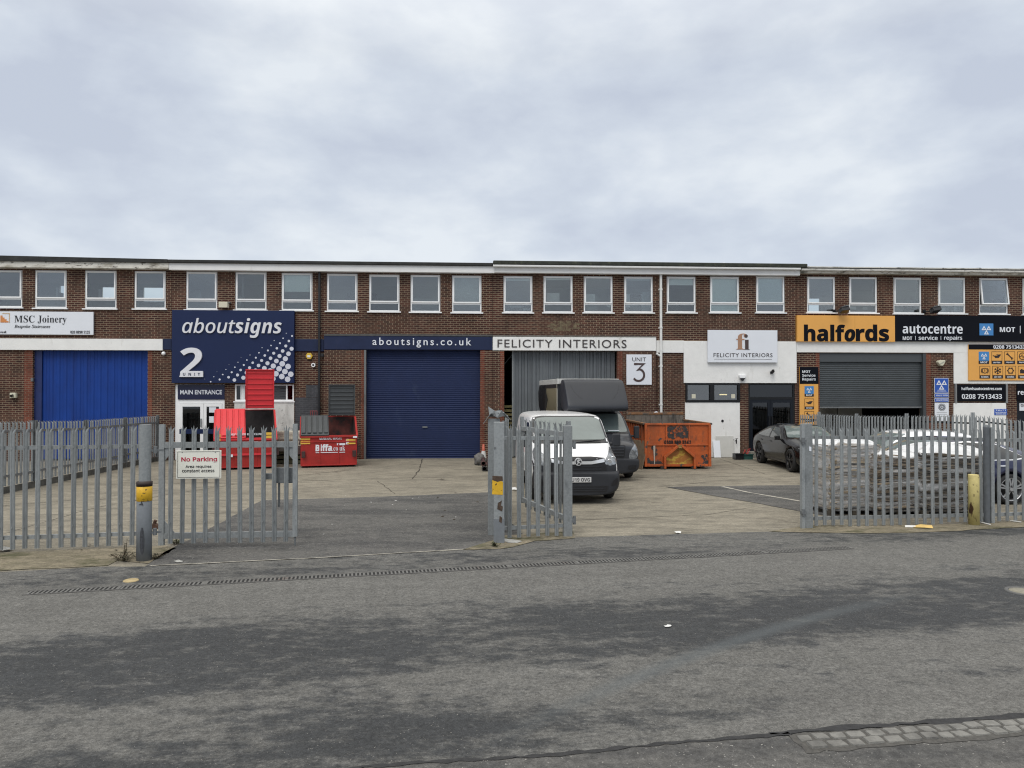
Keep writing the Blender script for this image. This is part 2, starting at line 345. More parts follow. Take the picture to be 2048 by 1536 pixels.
# ================================================================ SETTING: ground
TH = math.atan(.234)                       # the road runs about 13 degrees off the picture plane
def ground_node_mat(name, kind):
    m = bpy.data.materials.new(name); m.use_nodes = True; t = m.node_tree; b = t.nodes['Principled BSDF']; K = t.links.new
    b.inputs['Specular IOR Level'].default_value = .3
    tc = t.nodes.new('ShaderNodeTexCoord')
    def mapping(rot=0, sc=(1, 1, 1), loc=(0, 0, 0)):
        q = t.nodes.new('ShaderNodeMapping'); q.vector_type = 'POINT'; q.inputs['Rotation'].default_value = (0, 0, rot); q.inputs['Scale'].default_value = sc; q.inputs['Location'].default_value = loc
        K(tc.outputs['Object'], q.inputs[0]); return q.outputs[0]
    def noise(vec, sc, de=5, ro=.6):
        n = t.nodes.new('ShaderNodeTexNoise'); n.inputs['Scale'].default_value = sc; n.inputs['Detail'].default_value = de; n.inputs['Roughness'].default_value = ro
        K(vec, n.inputs['Vector']); return n.outputs['Fac']
    def mth(op, a, c=None, clamp=False):
        n = t.nodes.new('ShaderNodeMath'); n.operation = op; n.use_clamp = clamp
        for i, v in ((0, a), (1, c)):
            if v is None: continue
            if isinstance(v, (int, float)): n.inputs[i].default_value = v
            else: K(v, n.inputs[i])
        return n.outputs[0]
    def mr(v, a, c, d=0., e=1., smooth=False):
        n = t.nodes.new('ShaderNodeMapRange'); n.inputs[1].default_value = a; n.inputs[2].default_value = c; n.inputs[3].default_value = d; n.inputs[4].default_value = e
        if smooth: n.interpolation_type = 'SMOOTHSTEP'
        K(v, n.inputs[0]); return n.outputs[0]
    def mix(f, a, c):
        n = t.nodes.new('ShaderNodeMix'); n.data_type = 'RGBA'; K(f, n.inputs[0])
        for i, v in ((6, a), (7, c)):
            if isinstance(v, tuple): n.inputs[i].default_value = (*v, 1)
            else: K(v, n.inputs[i])
        return n.outputs[2]
    def scale(c, f):
        n = t.nodes.new('ShaderNodeVectorMath'); n.operation = 'SCALE'; K(c, n.inputs[0]); K(f, n.inputs['Scale']); return n.outputs[0]
    road = mapping(-TH)                    # x along the road, y away from the camera
    long_ = mapping(-TH, (.55, 1.3, 1))
    rough = None
    if kind == 'road':
        sp = t.nodes.new('ShaderNodeSeparateXYZ'); K(road, sp.inputs[0]); u, v = sp.outputs[0], sp.outputs[1]
        cr = t.nodes.new('ShaderNodeValToRGB'); cr.color_ramp.interpolation = 'EASE'
        K(mr(v, 3.0, 13.0), cr.inputs[0]); E_ = cr.color_ramp.elements
        E_[0].position = 0; E_[0].color = (.35,)*3 + (1,); E_[1].position = 1; E_[1].color = (.30,)*3 + (1,)
        for vv, g in ((4.6, .40), (5.2, .58), (5.7, .44), (6.1, .38), (6.6, .54), (7.3, .62), (7.8, .56), (8.25, .34), (9.0, .16), (9.7, .20), (10.4, .48), (11.2, .34)):
            x = cr.color_ramp.elements.new((vv - 3) / 10); x.color = (g, g, g, 1)
        dryr = mth('MULTIPLY', mr(u, .8, 3.5), mr(v, 6.4, 5.4))     # dry on the near right
        w = mth('SUBTRACT', cr.outputs[0], mth('MULTIPLY', dryr, .26))
        n = mth('ADD', mth('MULTIPLY', noise(long_, .80, 8, .66), 1.05), mth('MULTIPLY', noise(long_, 3.4, 6, .7), .38))
        w = mth('ADD', w, mth('MULTIPLY', mth('SUBTRACT', n, .715), .95)); w = mth('ADD', w, mth('MULTIPLY', mth('SUBTRACT', noise(mapping(-TH, (.6, 1.1, 1)), 5.5, 9, .74), .5), 1.15))
        damp = mr(w, .27, .63, smooth=True)
        fine = mth('ADD', mth('MULTIPLY', noise(road, 95, 4, .75), .6), mth('MULTIPLY', noise(road, 300, 2, .6), .4))
        sp2 = mr(fine, .36, .64, .50, 1.55)
        lo = mr(noise(long_, 1.6, 5), .3, .7, .88, 1.12)
        c = mix(damp, (.124, .122, .115), (.037, .0388, .0405))
        c = scale(scale(c, sp2), lo)
        c = scale(c, mr(noise(road, 26, 3, .7), .34, .66, .72, 1.26)); c = scale(c, mr(noise(road, 7, 5, .7), .34, .66, .84, 1.15))
        chips = mr(noise(road, 60, 1, .5), .735, .76); c = mix(chips, c, (.24, .23, .21))
        pits = mr(noise(mapping(.3), 44, 2, .5), .30, .25); c = mix(pits, c, (.035, .036, .037))
        uu = mth('SUBTRACT', u, 1.95); fv = mth('ADD', 5.57, mth('SUBTRACT', mth('MULTIPLY', uu, .56), mth('MULTIPLY', mth('MULTIPLY', uu, uu), .035)))
        td = mth('ABSOLUTE', mth('SUBTRACT', v, fv)); tm = mth('MULTIPLY', mth('MULTIPLY', mr(td, .16, .03), mr(u, .9, 2.4)), mth('MULTIPLY', mr(u, 7.2, 5.0), .5)); c = mix(tm, c, (.092, .104, .110))
        rough = mr(damp, 0, 1, .9, .72); bs, bd = fine, .007
    elif kind == 'yard_asphalt':
        n = mth('ADD', mth('MULTIPLY', noise(mapping(-.05, (.5, 1.5, 1)), .7, 8, .7), .75), mth('MULTIPLY', noise(road, 5, 8, .75), .35))
        damp = mr(n, .46, .66, smooth=True)
        fine = mth('ADD', mth('MULTIPLY', noise(road, 90, 4, .75), .6), mth('MULTIPLY', noise(road, 280, 2), .4))
        c = mix(damp, (.112, .109, .103), (.060, .0598, .0595)); c = scale(c, mr(fine, .36, .64, .62, 1.40))
        c = scale(c, mr(noise(road, 18, 4, .75), .34, .66, .72, 1.26)); chips = mr(noise(road, 50, 1, .5), .72, .74); c = mix(chips, c, (.30, .29, .27))
        bs, bd = fine, .006
    else:                                   # concrete
        big = noise(mapping(.06, (.6, 1.3, 1)), .5, 6, .6); med = noise(mapping(.06, (.5, 1.6, 1)), 2.2, 7, .68)
        fine = noise(road, 70, 5, .75)
        base, dark = ((.262, .238, .190), (.122, .112, .091)) if kind == 'concrete' else ((.25, .215, .155), (.115, .105, .072))
        c = mix(mr(big, .38, .68), base, tuple((a + d) / 2 for a, d in zip(base, dark)))
        c = mix(mr(med, .46, .72), c, dark)
        c = mix(mr(noise(mapping(.06, (.35, 2.2, 1), (4, 2, 0)), 1.3, 8, .7), .60, .76), c, (.33, .30, .24))
        c = scale(c, mr(noise(mapping(.06, (.5, 1.4, 1)), 9, 6, .75), .32, .68, .70, 1.28)); c = scale(c, mr(noise(road, 24, 4, .75), .34, .66, .78, 1.2))
        c = scale(c, mr(fine, .3, .7, .72, 1.28))
        if kind == 'concrete':
            st = noise(mapping(0, (1, 1, 1), (9, 3, 0)), .8, 6, .65); c = mix(mr(st, .63, .70), c, (.10, .088, .07))
        if kind == 'verge':
            mo = noise(mapping(-TH, (.5, 1, 1)), 1.5, 7, .7); c = mix(mr(mo, .5, .64), c, (.060, .062, .028))
        bs, bd = fine, .006
    K(c, b.inputs['Base Color'])
    if rough is not None: K(rough, b.inputs['Roughness'])
    else: b.inputs['Roughness'].default_value = .9
    bp = t.nodes.new('ShaderNodeBump'); bp.inputs['Strength'].default_value = .7; bp.inputs['Distance'].default_value = bd
    K(bs, bp.inputs['Height']); K(bp.outputs[0], b.inputs['Normal'])
    return m
CONC = ground_node_mat('yard_concrete', 'concrete'); ROADM = ground_node_mat('road_asphalt', 'road')
YASPH = ground_node_mat('yard_asphalt', 'yard_asphalt'); VERGE = ground_node_mat('mossy_concrete', 'verge')
JOINT = mat('joint_dirt', (.06, .052, .04), .95, noise=(6, .4))
PALE = mat('pale_edging', (.40, .38, .33), .9, noise=(8, .3), stains=[(5, .5, .7, (.16, .15, .13))])
TAR = mat('tar_seam', (.026, .026, .027), .85, noise=(20, .4), bump=(40, .6))

def struct(name, mb, m):
    o = mb.build(name, m, fix=False); o['kind'] = 'structure'; return o
def P2(px, py): v = gnd(px, py); return (v.x, v.y)
def jag(pts, step=.25, amp=.02, seed=1):
    r = random.Random(seed); o = []
    for a, b in zip(pts[:-1], pts[1:]):
        a, b = Vector(a), Vector(b); n = max(1, int((b - a).length / step))
        for i in range(n):
            p = a + (b - a) * i / n; o.append((p.x + r.uniform(-amp, amp), p.y + r.uniform(-amp, amp)))
    o.append(tuple(pts[-1])); return o
def strip(pts, w, z, seed=1, wv=.3):
    r = random.Random(seed); mb = MB(); vs = []; n = len(pts)
    for i, p in enumerate(pts):
        a = Vector(pts[max(0, i-1)]); b = Vector(pts[min(n-1, i+1)]); d = (b - a).normalized(); q = Vector((-d.y, d.x)); k = w * (1 + r.uniform(-wv, wv)) / 2
        vs += [(p[0]+q.x*k, p[1]+q.y*k, z), (p[0]-q.x*k, p[1]-q.y*k, z)]
    mb.add(vs, [(2*i, 2*i+1, 2*i+3, 2*i+2) for i in range(n-1)]); return mb

struct('ground', MB().sheet([(-400, -60), (400, -60), (400, 900), (-400, 900)], 0.0), CONC)
# road: its far edge follows the kerb line of the yards
edge = [(-60, -4.0), P2(-400, 1168), P2(0, 1144), P2(215, 1134), P2(290, 1134), P2(640, 1117), P2(945, 1099), P2(1060, 1082), P2(1150, 1075), P2(1380, 1068), P2(1600, 1062), P2(1800, 1060), P2(2048, 1048), (30, 18.2), (120, 40)]
edge[0] = (edge[1][0] - 60, edge[1][1] - 14)
ej = jag(edge[1:-1], .22, .018, 5)
road_poly = [edge[0]] + ej + [edge[-1], (120, -60), (edge[0][0], -60)]
struct('road', MB().sheet(road_poly, .004), ROADM)
struct('pavement', MB().sheet(jag([P2(560, 1560), P2(760, 1534), P2(1100, 1514), P2(1330, 1491), P2(1560, 1473), P2(1590, 1482)], .1, .012, 9) + [P2(2060, 1448), P2(2600, 1400), (8, -20), (-6, -20), (-3, 3.0)], .008), VERGE if False else YASPH)
struct('tar_seam', strip(jag([P2(560, 1558), P2(760, 1533), P2(1100, 1513), P2(1330, 1490), P2(1580, 1470)], .06, .012, 11), .035, .012, 3, .7), TAR)
struct('tar_seam', strip(jag([P2(1540, 1470), P2(1780, 1452), P2(2048, 1434), P2(2300, 1412)], .08, .012, 12), .06, .012, 4, .6), TAR)
# asphalt apron in the left gateway and patches in the right yard
apron = jag([P2(945, 1099), P2(640, 1117), P2(290, 1134)], .3, .012, 3) + jag([P2(330, 1105), P2(420, 1058), P2(485, 1022), P2(525, 1000)], .3, .02, 4) + jag([P2(525, 1001), P2(760, 994), P2(985, 985), P2(1012, 986)], .3, .015, 5) + jag([P2(1012, 990), P2(1015, 1040), P2(1060, 1082), P2(1000, 1094)], .2, .02, 6)
struct('asphalt_apron', MB().sheet(apron, .008), YASPH)
wedge = jag([P2(1330, 974), P2(1640, 970)], .3, .015, 7) + [P2(1760, 990), P2(1700, 1040)] + jag([P2(1600, 1023), P2(1520, 1008), P2(1440, 994), P2(1330, 974)], .3, .015, 8)
struct('asphalt_patch', MB().sheet(wedge, .008), YASPH)
struct('pale_edging', strip(jag([P2(1445, 974), P2(1500, 986), P2(1600, 1003), P2(1680, 1016)], .3, .01, 13), .09, .012, 6), PALE)
struct('pale_edging', strip(jag([P2(300, 1133), P2(640, 1116.5), P2(940, 1099)], .3, .008, 14), .04, .012, 7, .5), PALE)
# mossy concrete under the fences
struct('verge', MB().sheet(jag([P2(-420, 1178), P2(0, 1142), P2(215, 1132)], .3, .03, 15) + jag([P2(235, 1122), P2(300, 1128), P2(352, 1097), P2(330, 1092)], .15, .02, 16) + [P2(0, 1106), P2(-420, 1126)], .008), VERGE)
struct('verge', MB().sheet(jag([P2(925, 1101), P2(1010, 1098), P2(1075, 1083), P2(1150, 1077)], .15, .03, 17) + [P2(1146, 1064), P2(1010, 1072), P2(985, 1082)], .012), VERGE)
struct('verge', MB().sheet(jag([P2(1540, 1064), P2(1620, 1066), P2(1760, 1068), P2(1900, 1064), P2(2100, 1052)], .25, .03, 18) + [P2(2100, 1040), P2(1900, 1050), P2(1620, 1052)], .012), VERGE)
for i, (pts, w) in enumerate((([(0, 1012), (150, 1000)], .03), ([(0, 1070), (180, 1018), (330, 990), (560, 955), (700, 940)], .022), ([(172, 970), (330, 966)], .03), ([(330, 968), (560, 960)], .025),
                              ([(845, 918), (838, 940), (825, 958)], .035), ([(1030, 1046), (1300, 1034), (1410, 1030), (1510, 1014)], .014), ([(600, 962), (980, 952)], .02), ([(1190, 985), (1440, 962)], .016), ([(1260, 955), (1600, 952)], .02), ([(1150, 1002), (1330, 996)], .015), ([(755, 962), (790, 988)], .02), ([(1440, 918), (1530, 948)], .02))):
    struct('concrete_joint', strip(jag([P2(*p) for p in pts], .2, .02, 20 + i), w, .004, 30 + i, .6), JOINT)
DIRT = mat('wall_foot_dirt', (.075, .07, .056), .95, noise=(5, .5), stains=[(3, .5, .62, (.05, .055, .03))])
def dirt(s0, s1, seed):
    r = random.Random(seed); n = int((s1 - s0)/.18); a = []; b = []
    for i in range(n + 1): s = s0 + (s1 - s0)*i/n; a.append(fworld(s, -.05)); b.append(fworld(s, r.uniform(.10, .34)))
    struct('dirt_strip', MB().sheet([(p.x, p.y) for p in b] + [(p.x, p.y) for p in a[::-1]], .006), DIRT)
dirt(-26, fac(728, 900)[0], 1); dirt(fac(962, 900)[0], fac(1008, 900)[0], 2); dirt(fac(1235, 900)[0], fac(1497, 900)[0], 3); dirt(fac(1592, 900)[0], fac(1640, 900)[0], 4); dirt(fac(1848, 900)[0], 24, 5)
# granite setts beside the near pavement
mb = MB(); a0 = Vector(P2(1580, 1474)); a1 = Vector(P2(2300, 1420)); d = (a1 - a0).normalized(); q = Vector((d.y, -d.x))
Ls = (a1 - a0).length
for r_ in range(2):
    x = rnd.uniform(0, .05)
    while x < Ls:
        w = rnd.uniform(.115, .15); c = a0 + d * (x + w/2) + q * (.06 + r_ * .105 + rnd.uniform(-.006, .006)); sk = rnd.uniform(-.008, .008)
        hw, hh = w/2 - .009, .043; pts = []
        for (i, j) in ((-1,-1),(-.6,-1.08),(.6,-1.05),(1,-1),(1.06,0),(1,1),(.5,1.06),(-.5,1.05),(-1,1),(-1.06,0)):
            pp = c + d * (i*hw + j*sk) + q * (j*hh) ; pts.append((pp.x + rnd.uniform(-.004,.004), pp.y + rnd.uniform(-.004,.004)))
        h = .022 + rnd.uniform(-.004, .004); n = len(pts); cc = (c.x, c.y)
        top = [(cc[0]+(p[0]-cc[0])*.86, cc[1]+(p[1]-cc[1])*.86, h) for p in pts]
        mb.add([(p[0], p[1], .0) for p in pts] + top, [(i, i+n, (i+1) % n+n, (i+1) % n) for i in range(n)] + [tuple(range(n, 2*n))])
        x += w + .004
setts = mb.build('cobbles', mat('granite_setts', (.19, .186, .172), .85, noise=(14, .25), bump=(50, .5), stains=[(3, .5, .7, (.085, .083, .078))]), fix=True); setts['kind'] = 'structure'
struct('tar_seam', MB().sheet(jag([tuple(a0 - q*.01), tuple(a1 - q*.01)], .08, .015, 41) + jag([tuple(a1 + q*.25), tuple(a0 + q*.25 - d*.03), tuple(a0 - q*.01)], .08, .02, 42)[:-1], .0115), mat('sett_bedding', (.075, .072, .066), .95, noise=(30, .35)))
# ================================================================ the terrace of industrial units
class FB(MB):
    """shapes laid out on the facade; photo pixels give their place on the facade plane"""
    def __init__(s, s0=0.0, z0=0.0, n0=0.0): MB.__init__(s); s.s0, s.z0, s.n0 = s0, z0, n0
    def fbox(s, a, b, z0, z1, nf, nb): return s.box(a - s.s0, b - s.s0, s.n0 - nf, s.n0 - nb, z0 - s.z0, z1 - s.z0)
    def px(s, l, r, t, b, nf, nb, zb=None, zt=None):
        my = (t + b) / 2; mx = (l + r) / 2
        a, _ = fac(l, my, nf); c, _ = fac(r, my, nf); _, z1 = fac(mx, t, nf); _, z0 = fac(mx, b, nf)
        return s.fbox(a, c, z0 if zb is None else zb, z1 if zt is None else zt, nf, nb)
    def rect(s, l, r, t, b, nf):
        my = (t + b) / 2; mx = (l + r) / 2
        return fac(l, my, nf)[0] - s.s0, fac(r, my, nf)[0] - s.s0, fac(mx, b, nf)[1] - s.z0, fac(mx, t, nf)[1] - s.z0
    def pt(s, x, y, nf): a, z = fac(x, y, nf); return (a - s.s0, z - s.z0)
    def text(s, t, l, r, tp, b, nf, thick=.012, **k):
        x0, x1, z0, z1 = s.rect(l, r, tp, b, nf); return text_into(s, t, x0, x1, z0, z1, s.n0 - nf - thick, thick + .002, **k)
    def fdisc(s, x, y, r, nf, th=.008, n=20):
        cx, cz = s.pt(x, y, nf); rr = s.pt(x + r, y, nf)[0] - cx; return s.disc(cx, cz, rr, s.n0 - nf - th, s.n0 - nf + .002, n)
    def fstroke(s, pts, w, nf, th=.008, closed=False):
        P = [s.pt(x, y, nf) for x, y in pts]; ww = w * (P[0][0] * 0 + abs(s.pt(pts[0][0] + 1, pts[0][1], nf)[0] - P[0][0]))
        return s.stroke(P, ww, s.n0 - nf - th, s.n0 - nf + .002, closed)
    def fpoly(s, pts, nf, th=.008): return s.prism([s.pt(x, y, nf) for x, y in pts], s.n0 - nf - th, s.n0 - nf + .002)
def froot(name, label, cat, l, r, b, n=0.0, group=None, z=None):
    s0, z0 = fac((l + r) / 2, b, n)
    if z is not None: z0 = z
    o = thing(name, label, cat, fworld(s0, n, z0), FA, group); return o, s0, z0
def wall_holes(mb, x0, x1, z0, z1, holes, y0, y1):
    """holes=(a,b,c,d) in local x,z; front face at y0, back at y1, with reveals"""
    xs = sorted({x0, x1, *[h[0] for h in holes], *[h[1] for h in holes]}); zs = sorted({z0, z1, *[h[2] for h in holes], *[h[3] for h in holes]})
    xs = [x for x in xs if x0 <= x <= x1]; zs = [z for z in zs if z0 <= z <= z1]
    solid = {}
    for i in range(len(xs)-1):
        for j in range(len(zs)-1):
            mx, mz = (xs[i]+xs[i+1])/2, (zs[j]+zs[j+1])/2
            solid[i, j] = not any(h[0] < mx < h[1] and h[2] < mz < h[3] for h in holes)
    for (i, j), ok in solid.items():
        if not ok: continue
        a, b, c, d = xs[i], xs[i+1], zs[j], zs[j+1]
        mb.add([(a,y0,c),(b,y0,c),(b,y0,d),(a,y0,d)], [(0,1,2,3)]); mb.add([(a,y1,c),(b,y1,c),(b,y1,d),(a,y1,d)], [(3,2,1,0)])
        for (di, dj, q) in ((-1,0,[(a,y0,c),(a,y0,d),(a,y1,d),(a,y1,c)]),(1,0,[(b,y0,c),(b,y1,c),(b,y1,d),(b,y0,d)]),(0,-1,[(a,y0,c),(a,y1,c),(b,y1,c),(b,y0,c)]),(0,1,[(a,y0,d),(b,y0,d),(b,y1,d),(a,y1,d)])):
            if not solid.get((i+di, j+dj), False): mb.add(q, [(0,1,2,3)])
    return mb
WT = .28
GLASSV = [glass_mat('office_glass', (.88, .92, .91), .05), glass_mat('office_glass_dark', (.82, .87, .87), .08), glass_mat('office_glass_pale', (.90, .93, .92), .03)]
def add_window(root, s0, z0, l, r, t, b, blind=None, tilt=0.0, k=0):
    """white upvc window: frame (the part), sash, two panes and sill as sub-parts"""
    x0, x1, zb, zt = FB(s0, z0).rect(l, r, t, b, 0); ya, yb = .03, .10
    zm = zt - (zt - zb) * .765
    f = MB(); w = .05
    f.box(x0, x0+w, ya, yb, zb, zt); f.box(x1-w, x1, ya, yb, zb, zt); f.box(x0+w, x1-w, ya, yb, zt-w, zt); f.box(x0+w, x1-w, ya, yb, zb, zb+w); f.box(x0+w, x1-w, ya, yb, zm-.03, zm+.035)
    fo = f.build('window', UPVC, root)
    sa = MB(); q = .045; a0, a1, c0, c1 = x0+w-.012, x1-w+.012, zm+.028, zt-w+.012; y0, y1 = -.012, .045
    sa.box(a0, a0+q, y0, y1, c0-c1, 0); sa.box(a1-q, a1, y0, y1, c0-c1, 0); sa.box(a0+q, a1-q, y0, y1, -q, 0); sa.box(a0+q, a1-q, y0, y1, c0-c1, c0-c1+q)
    if tilt: sa.box((a0+a1)/2-.05, (a0+a1)/2+.05, y0-.02, y0, c0-c1, c0-c1+.02)
    so = sa.build('sash', UPVC, fo, loc=(0, 0, c1)); so.rotation_euler = (R(tilt), 0, 0)
    g = GLASSV[k % 3]
    pu = MB().box(a0+q-.01, a1-q+.01, .012, .024, c0-c1+q-.01, -q+.01).build('pane', g, fo, loc=(0, 0, c1)); pu.rotation_euler = (R(tilt), 0, 0)
    MB().box(x0+w-.01, x1-w+.01, .055, .067, zb+w-.01, zm-.02).build('pane', g, fo)
    MB().box(x0-.06, x1+.06, -.07, ya+.002, zb-.045, zb-.002).build('sill', UPVC, fo)
    if blind == 'venetian':
        bl = MB(); z = zt - w - .04
        while z > zm + .05: bl.add([(x0+.07, .11, z), (x1-.07, .11, z), (x1-.07, .13, z+.024), (x0+.07, .13, z+.024)], [(0,1,2,3)]); z -= .036
        bl.build('blind', BLIND, fo, fix=False)
    elif blind: MB().box(x0+.04, x1-.04, .105, .11, zt-.03-(zt-zb-.06)*blind, zt-.03).build('blind', BLIND, fo)
    return fo
def room(mb, x0, x1, y0, y1, z0, z1, holes=()):
    mb.box(x0, x1, y0, y1, z0-.08, z0); mb.box(x0, x1, y0, y1, z1, z1+.08); mb.box(x0-.08, x0, y0, y1, z0-.08, z1+.08); mb.box(x1, x1+.08, y0, y1, z0-.08, z1+.08)
    wall_holes(mb, x0-.08, x1+.08, z0-.08, z1+.08, holes, y1, y1+.1)
def corrugated(x0, x1, z0, z1, y, pitch=.2, depth=.035, seed=1):
    mb = MB(); x = x0; r = random.Random(seed); pts = []; k = 0
    p0 = pitch
    while x < x1:
        pitch = p0 * (r.uniform(.45, 1.6) if seed == 5 else 1); dy = depth * (r.uniform(.5, 1.7) if seed == 5 else 1)
        pts += [(x, y), (x + pitch*.42, y), (x + pitch*.55, y + dy), (x + pitch*.90, y + dy)]; x += pitch
    pts = [(min(a, x1), b) for a, b in pts] + [(x1, y)]
    n = len(pts); vs = [(a, b, z0) for a, b in pts] + [(a, b, z1) for a, b in pts]
    return mb.add(vs, [(i, i+1, i+1+n, i+n) for i in range(n-1)])
def shutter(x0, x1, z0, z1, y, pitch=.076):
    mb = MB(); z = z0; pts = []
    while z < z1 - 1e-6:
        h = min(pitch, z1 - z)
        pts += [(y + .016, z), (y + .002, z + h*.18), (y, z + h*.5), (y + .002, z + h*.82)]; z += h
    pts.append((y + .016, z1)); n = len(pts); vs = [(x0, a, b) for a, b in pts] + [(x1, a, b) for a, b in pts]
    return mb.add(vs, [(i, i+1, i+1+n, i+n) for i in range(n-1)], True)
ROOFZ = 7.14; RD = 4.2
OFFL = bpy.data.materials.new('office_tube'); OFFL.use_nodes = True; OFFL.node_tree.nodes['Principled BSDF'].inputs['Emission Color'].default_value = (1, .97, .9, 1); OFFL.node_tree.nodes['Principled BSDF'].inputs['Emission Strength'].default_value = 1.0
def unit(label, l, r, windows, holes, rear=()):
    """one unit of the terrace from pixel column l to r; windows/holes in pixels; returns root and FB origin"""
    a, _ = fac(l, 700); b, _ = fac(r, 700); s0 = (a + b) / 2
    root = thing('industrial_unit', label, 'building', fworld(s0, 0, 0), FA, 'units of the brick terrace')
    x0, x1 = a - s0, b - s0; hs = []; fb = FB(s0, 0)
    for w in windows: hs.append(fb.rect(w[0], w[1], w[2], w[3], 0))
    for h in holes:
        q = list(fb.rect(h[0], h[1], h[2], h[3] or 900, 0))
        if h[3] is None: q[2] = 0.0
        hs.append(tuple(q))
    wall_holes(MB(), x0, x1, 0, ROOFZ - .08, hs, 0, WT).build('wall', BRICK, root)
    for k, w in enumerate(windows): add_window(root, s0, 0, *w[:4], **(w[4] if len(w) > 4 else {}), k=k + len(windows))
    up = MB(); room(up, x0 + .09, x1 - .09, WT + .01, RD, 4.35, ROOFZ - .16, [(fac(h[0], 600, -RD)[0] - s0, fac(h[1], 600, -RD)[0] - s0, fac(1024, h[3], -RD)[1], fac(1024, h[2], -RD)[1]) for h in rear]); up.build('upper_room', ROOM, root)
    rr = random.Random(int(l) + 11); fu = MB(); fd = MB(); cl = MB()
    x = x0 + .8
    while x < x1 - 1.0:
        k = rr.random(); y = rr.uniform(1.2, 3.4); w_ = rr.uniform(.5, 1.3); h_ = rr.uniform(.7, 1.5)
        (fu if k < .5 else fd).box(x, x + w_, y, y + .4, 4.36 + (1.0 if k < .3 else 0), 4.36 + 1.0 + h_*.75); x += w_ + rr.uniform(.3, 1.4)
    x = x0 + 1.2
    while x < x1 - 1.6 and False: cl.box(x, x + 1.2, 1.6, 1.75, ROOFZ - .24, ROOFZ - .20); x += 2.6
    fu.build('office_cupboard', ROOM, root); fd.build('office_shelving', ROOMD, root)
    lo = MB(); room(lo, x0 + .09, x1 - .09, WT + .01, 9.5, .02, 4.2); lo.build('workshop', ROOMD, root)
    MB().box(x0, x1, .35, RD + .1, ROOFZ - .06, ROOFZ + .10).build('roof_deck', FELT, root)
    return root, s0, x0, x1

# ---- unit with the blue doors
W1 = [(-119, -55, 538, 613), (-19, 44.5, 540, 614.5), (69.5, 133.5, 540.5, 616), (169.5, 233, 541, 617), (268.5, 331.5, 542, 617.5)]
u1, s1, xa, xb = unit('brown brick unit with tall blue corrugated doors and a stained cream fascia', -420, 342, W1, [(65, 295, 700, None)],
                      rear=[(119, 141, 579, 606), (203.5, 228.5, 581, 607), (286.5, 328, 581, 608)])
f = FB(s1); f.px(-420, 325, 676.5, 699.5, .09, -.02); f.build('lintel', WHITE, u1, .006)
f = FB(s1); f.px(325.5, 342, 677.5, 699, .05, -.02); f.build('lintel', NAVYB, u1)
f = FB(s1); f.px(48, 64.6, 700, 920, .006, -.02, zb=0); f.build('brick_quoin', BRICKR, u1); f = FB(s1); f.px(295.4, 304, 700, 920, .006, -.02, zb=0); f.build('brick_quoin', BRICKR, u1)
x0, x1, _, zt = FB(s1).rect(65, 295, 700, 900, 0)
dm = corrugated(x0 + .02, x1 - .02, .04, zt + .12, .16, .24, .022, 3)
bd = dm.build('door', BLUED, u1, fix=False)
MB().box(x0, x0 + .26, .10, .155, 0, zt + .1).build('door_post', mat('dark_blue_post', (.008, .02, .10), .5, noise=(3, .2)), u1)
hb = MB(); hb.box(x0 - .05, x0 + .02, -.03, .06, 2.85, 2.97); hb.box(x0 - .05, x0 + .02, -.03, .06, 1.35, 1.45); hb.build('hinge', GALVD, u1)
nb_ = FB(s1); nb_.px(76, 82, 824, 834, -.13, -.16); nb_.px(76, 82, 835, 846, -.13, -.16); nb_.build('notice', SWHITE, u1)
f = FB(s1); f.px(-420, 337, 520.5, 534, .30, .0, zt=ROOFZ - .02); f.build('fascia', FASCIAD, u1, .01)
f = FB(s1); xm_ = fac(0, 516, .36)[0] - s1; f.prism([(xa, ROOFZ - .018), (xb, ROOFZ - .018), (xb, ROOFZ + .10), (xm_, ROOFZ + .17), (xa, ROOFZ + .2)], -.36, .345); f.build('roof_edge', FELT, u1)

# ---- unit with the navy shutter
W2 = [(372, 434.5, 543, 619), (470.5, 533, 544, 619.5), (563, 625, 545.5, 620.5, dict(blind=.5)), (653.5, 715, 547, 622), (738, 799, 549, 623), (821, 880.5, 549.5, 624), (904, 963, 551, 625, dict(blind='venetian'))]
u2, s2, xa, xb = unit('brown brick unit with a navy roller shutter and a glazed main entrance', 342.5, 985, W2, [(350, 449, 769, None), (470, 587.5, 769, 802), (732, 960, 700, None)],
                      rear=[(2, 3, 580, 590)])
f = FB(s2); f.px(342.5, 647.5, 677.5, 702, .05, -.02); f.build('lintel', NAVYB, u2, .006); f = FB(s2); f.px(648, 985, 672.5, 699.5, .13, -.02); f.build('lintel', NAVYB, u2, .006)
f = FB(s2); f.px(648, 985, 668.5, 672, .15, -.02); f.build('coping', mat('lead_flashing', (.075, .075, .072), .7, noise=(6, .3)), u2)
f = FB(s2); f.px(722, 731.6, 700, 920, .126, -.02, zb=0); f.build('brick_quoin', BRICKR, u2); f = FB(s2); f.px(960.4, 969, 700, 920, .126, -.02, zb=0); f.build('brick_quoin', BRICKR, u2)
f = FB(s2); f.px(648, 731.5, 700, 920, .12, -.0, zb=0); f.build('pier', BRICK, u2); f = FB(s2); f.px(960.5, 985, 700, 920, .12, .0, zb=0); f.build('pier', BRICK, u2)
f = FB(s2); f.px(590, 637, 795, 920, .006, -.02, zb=0); f.px(612, 637, 770, 794.6, .006, -.02); f.build('painted_patch', BRICKG, u2)
x0, x1, _, zt = FB(s2).rect(732, 960, 700, 900, 0)
sh = shutter(x0, x1, .05, zt + .05, .10).build('roller_shutter', SHUTN, u2, fix=False)
MB().box(x0, x1, .08, .12, .0, .05).build('bottom_rail', mat('shutter_rail', (.02, .03, .09), .5), sh)
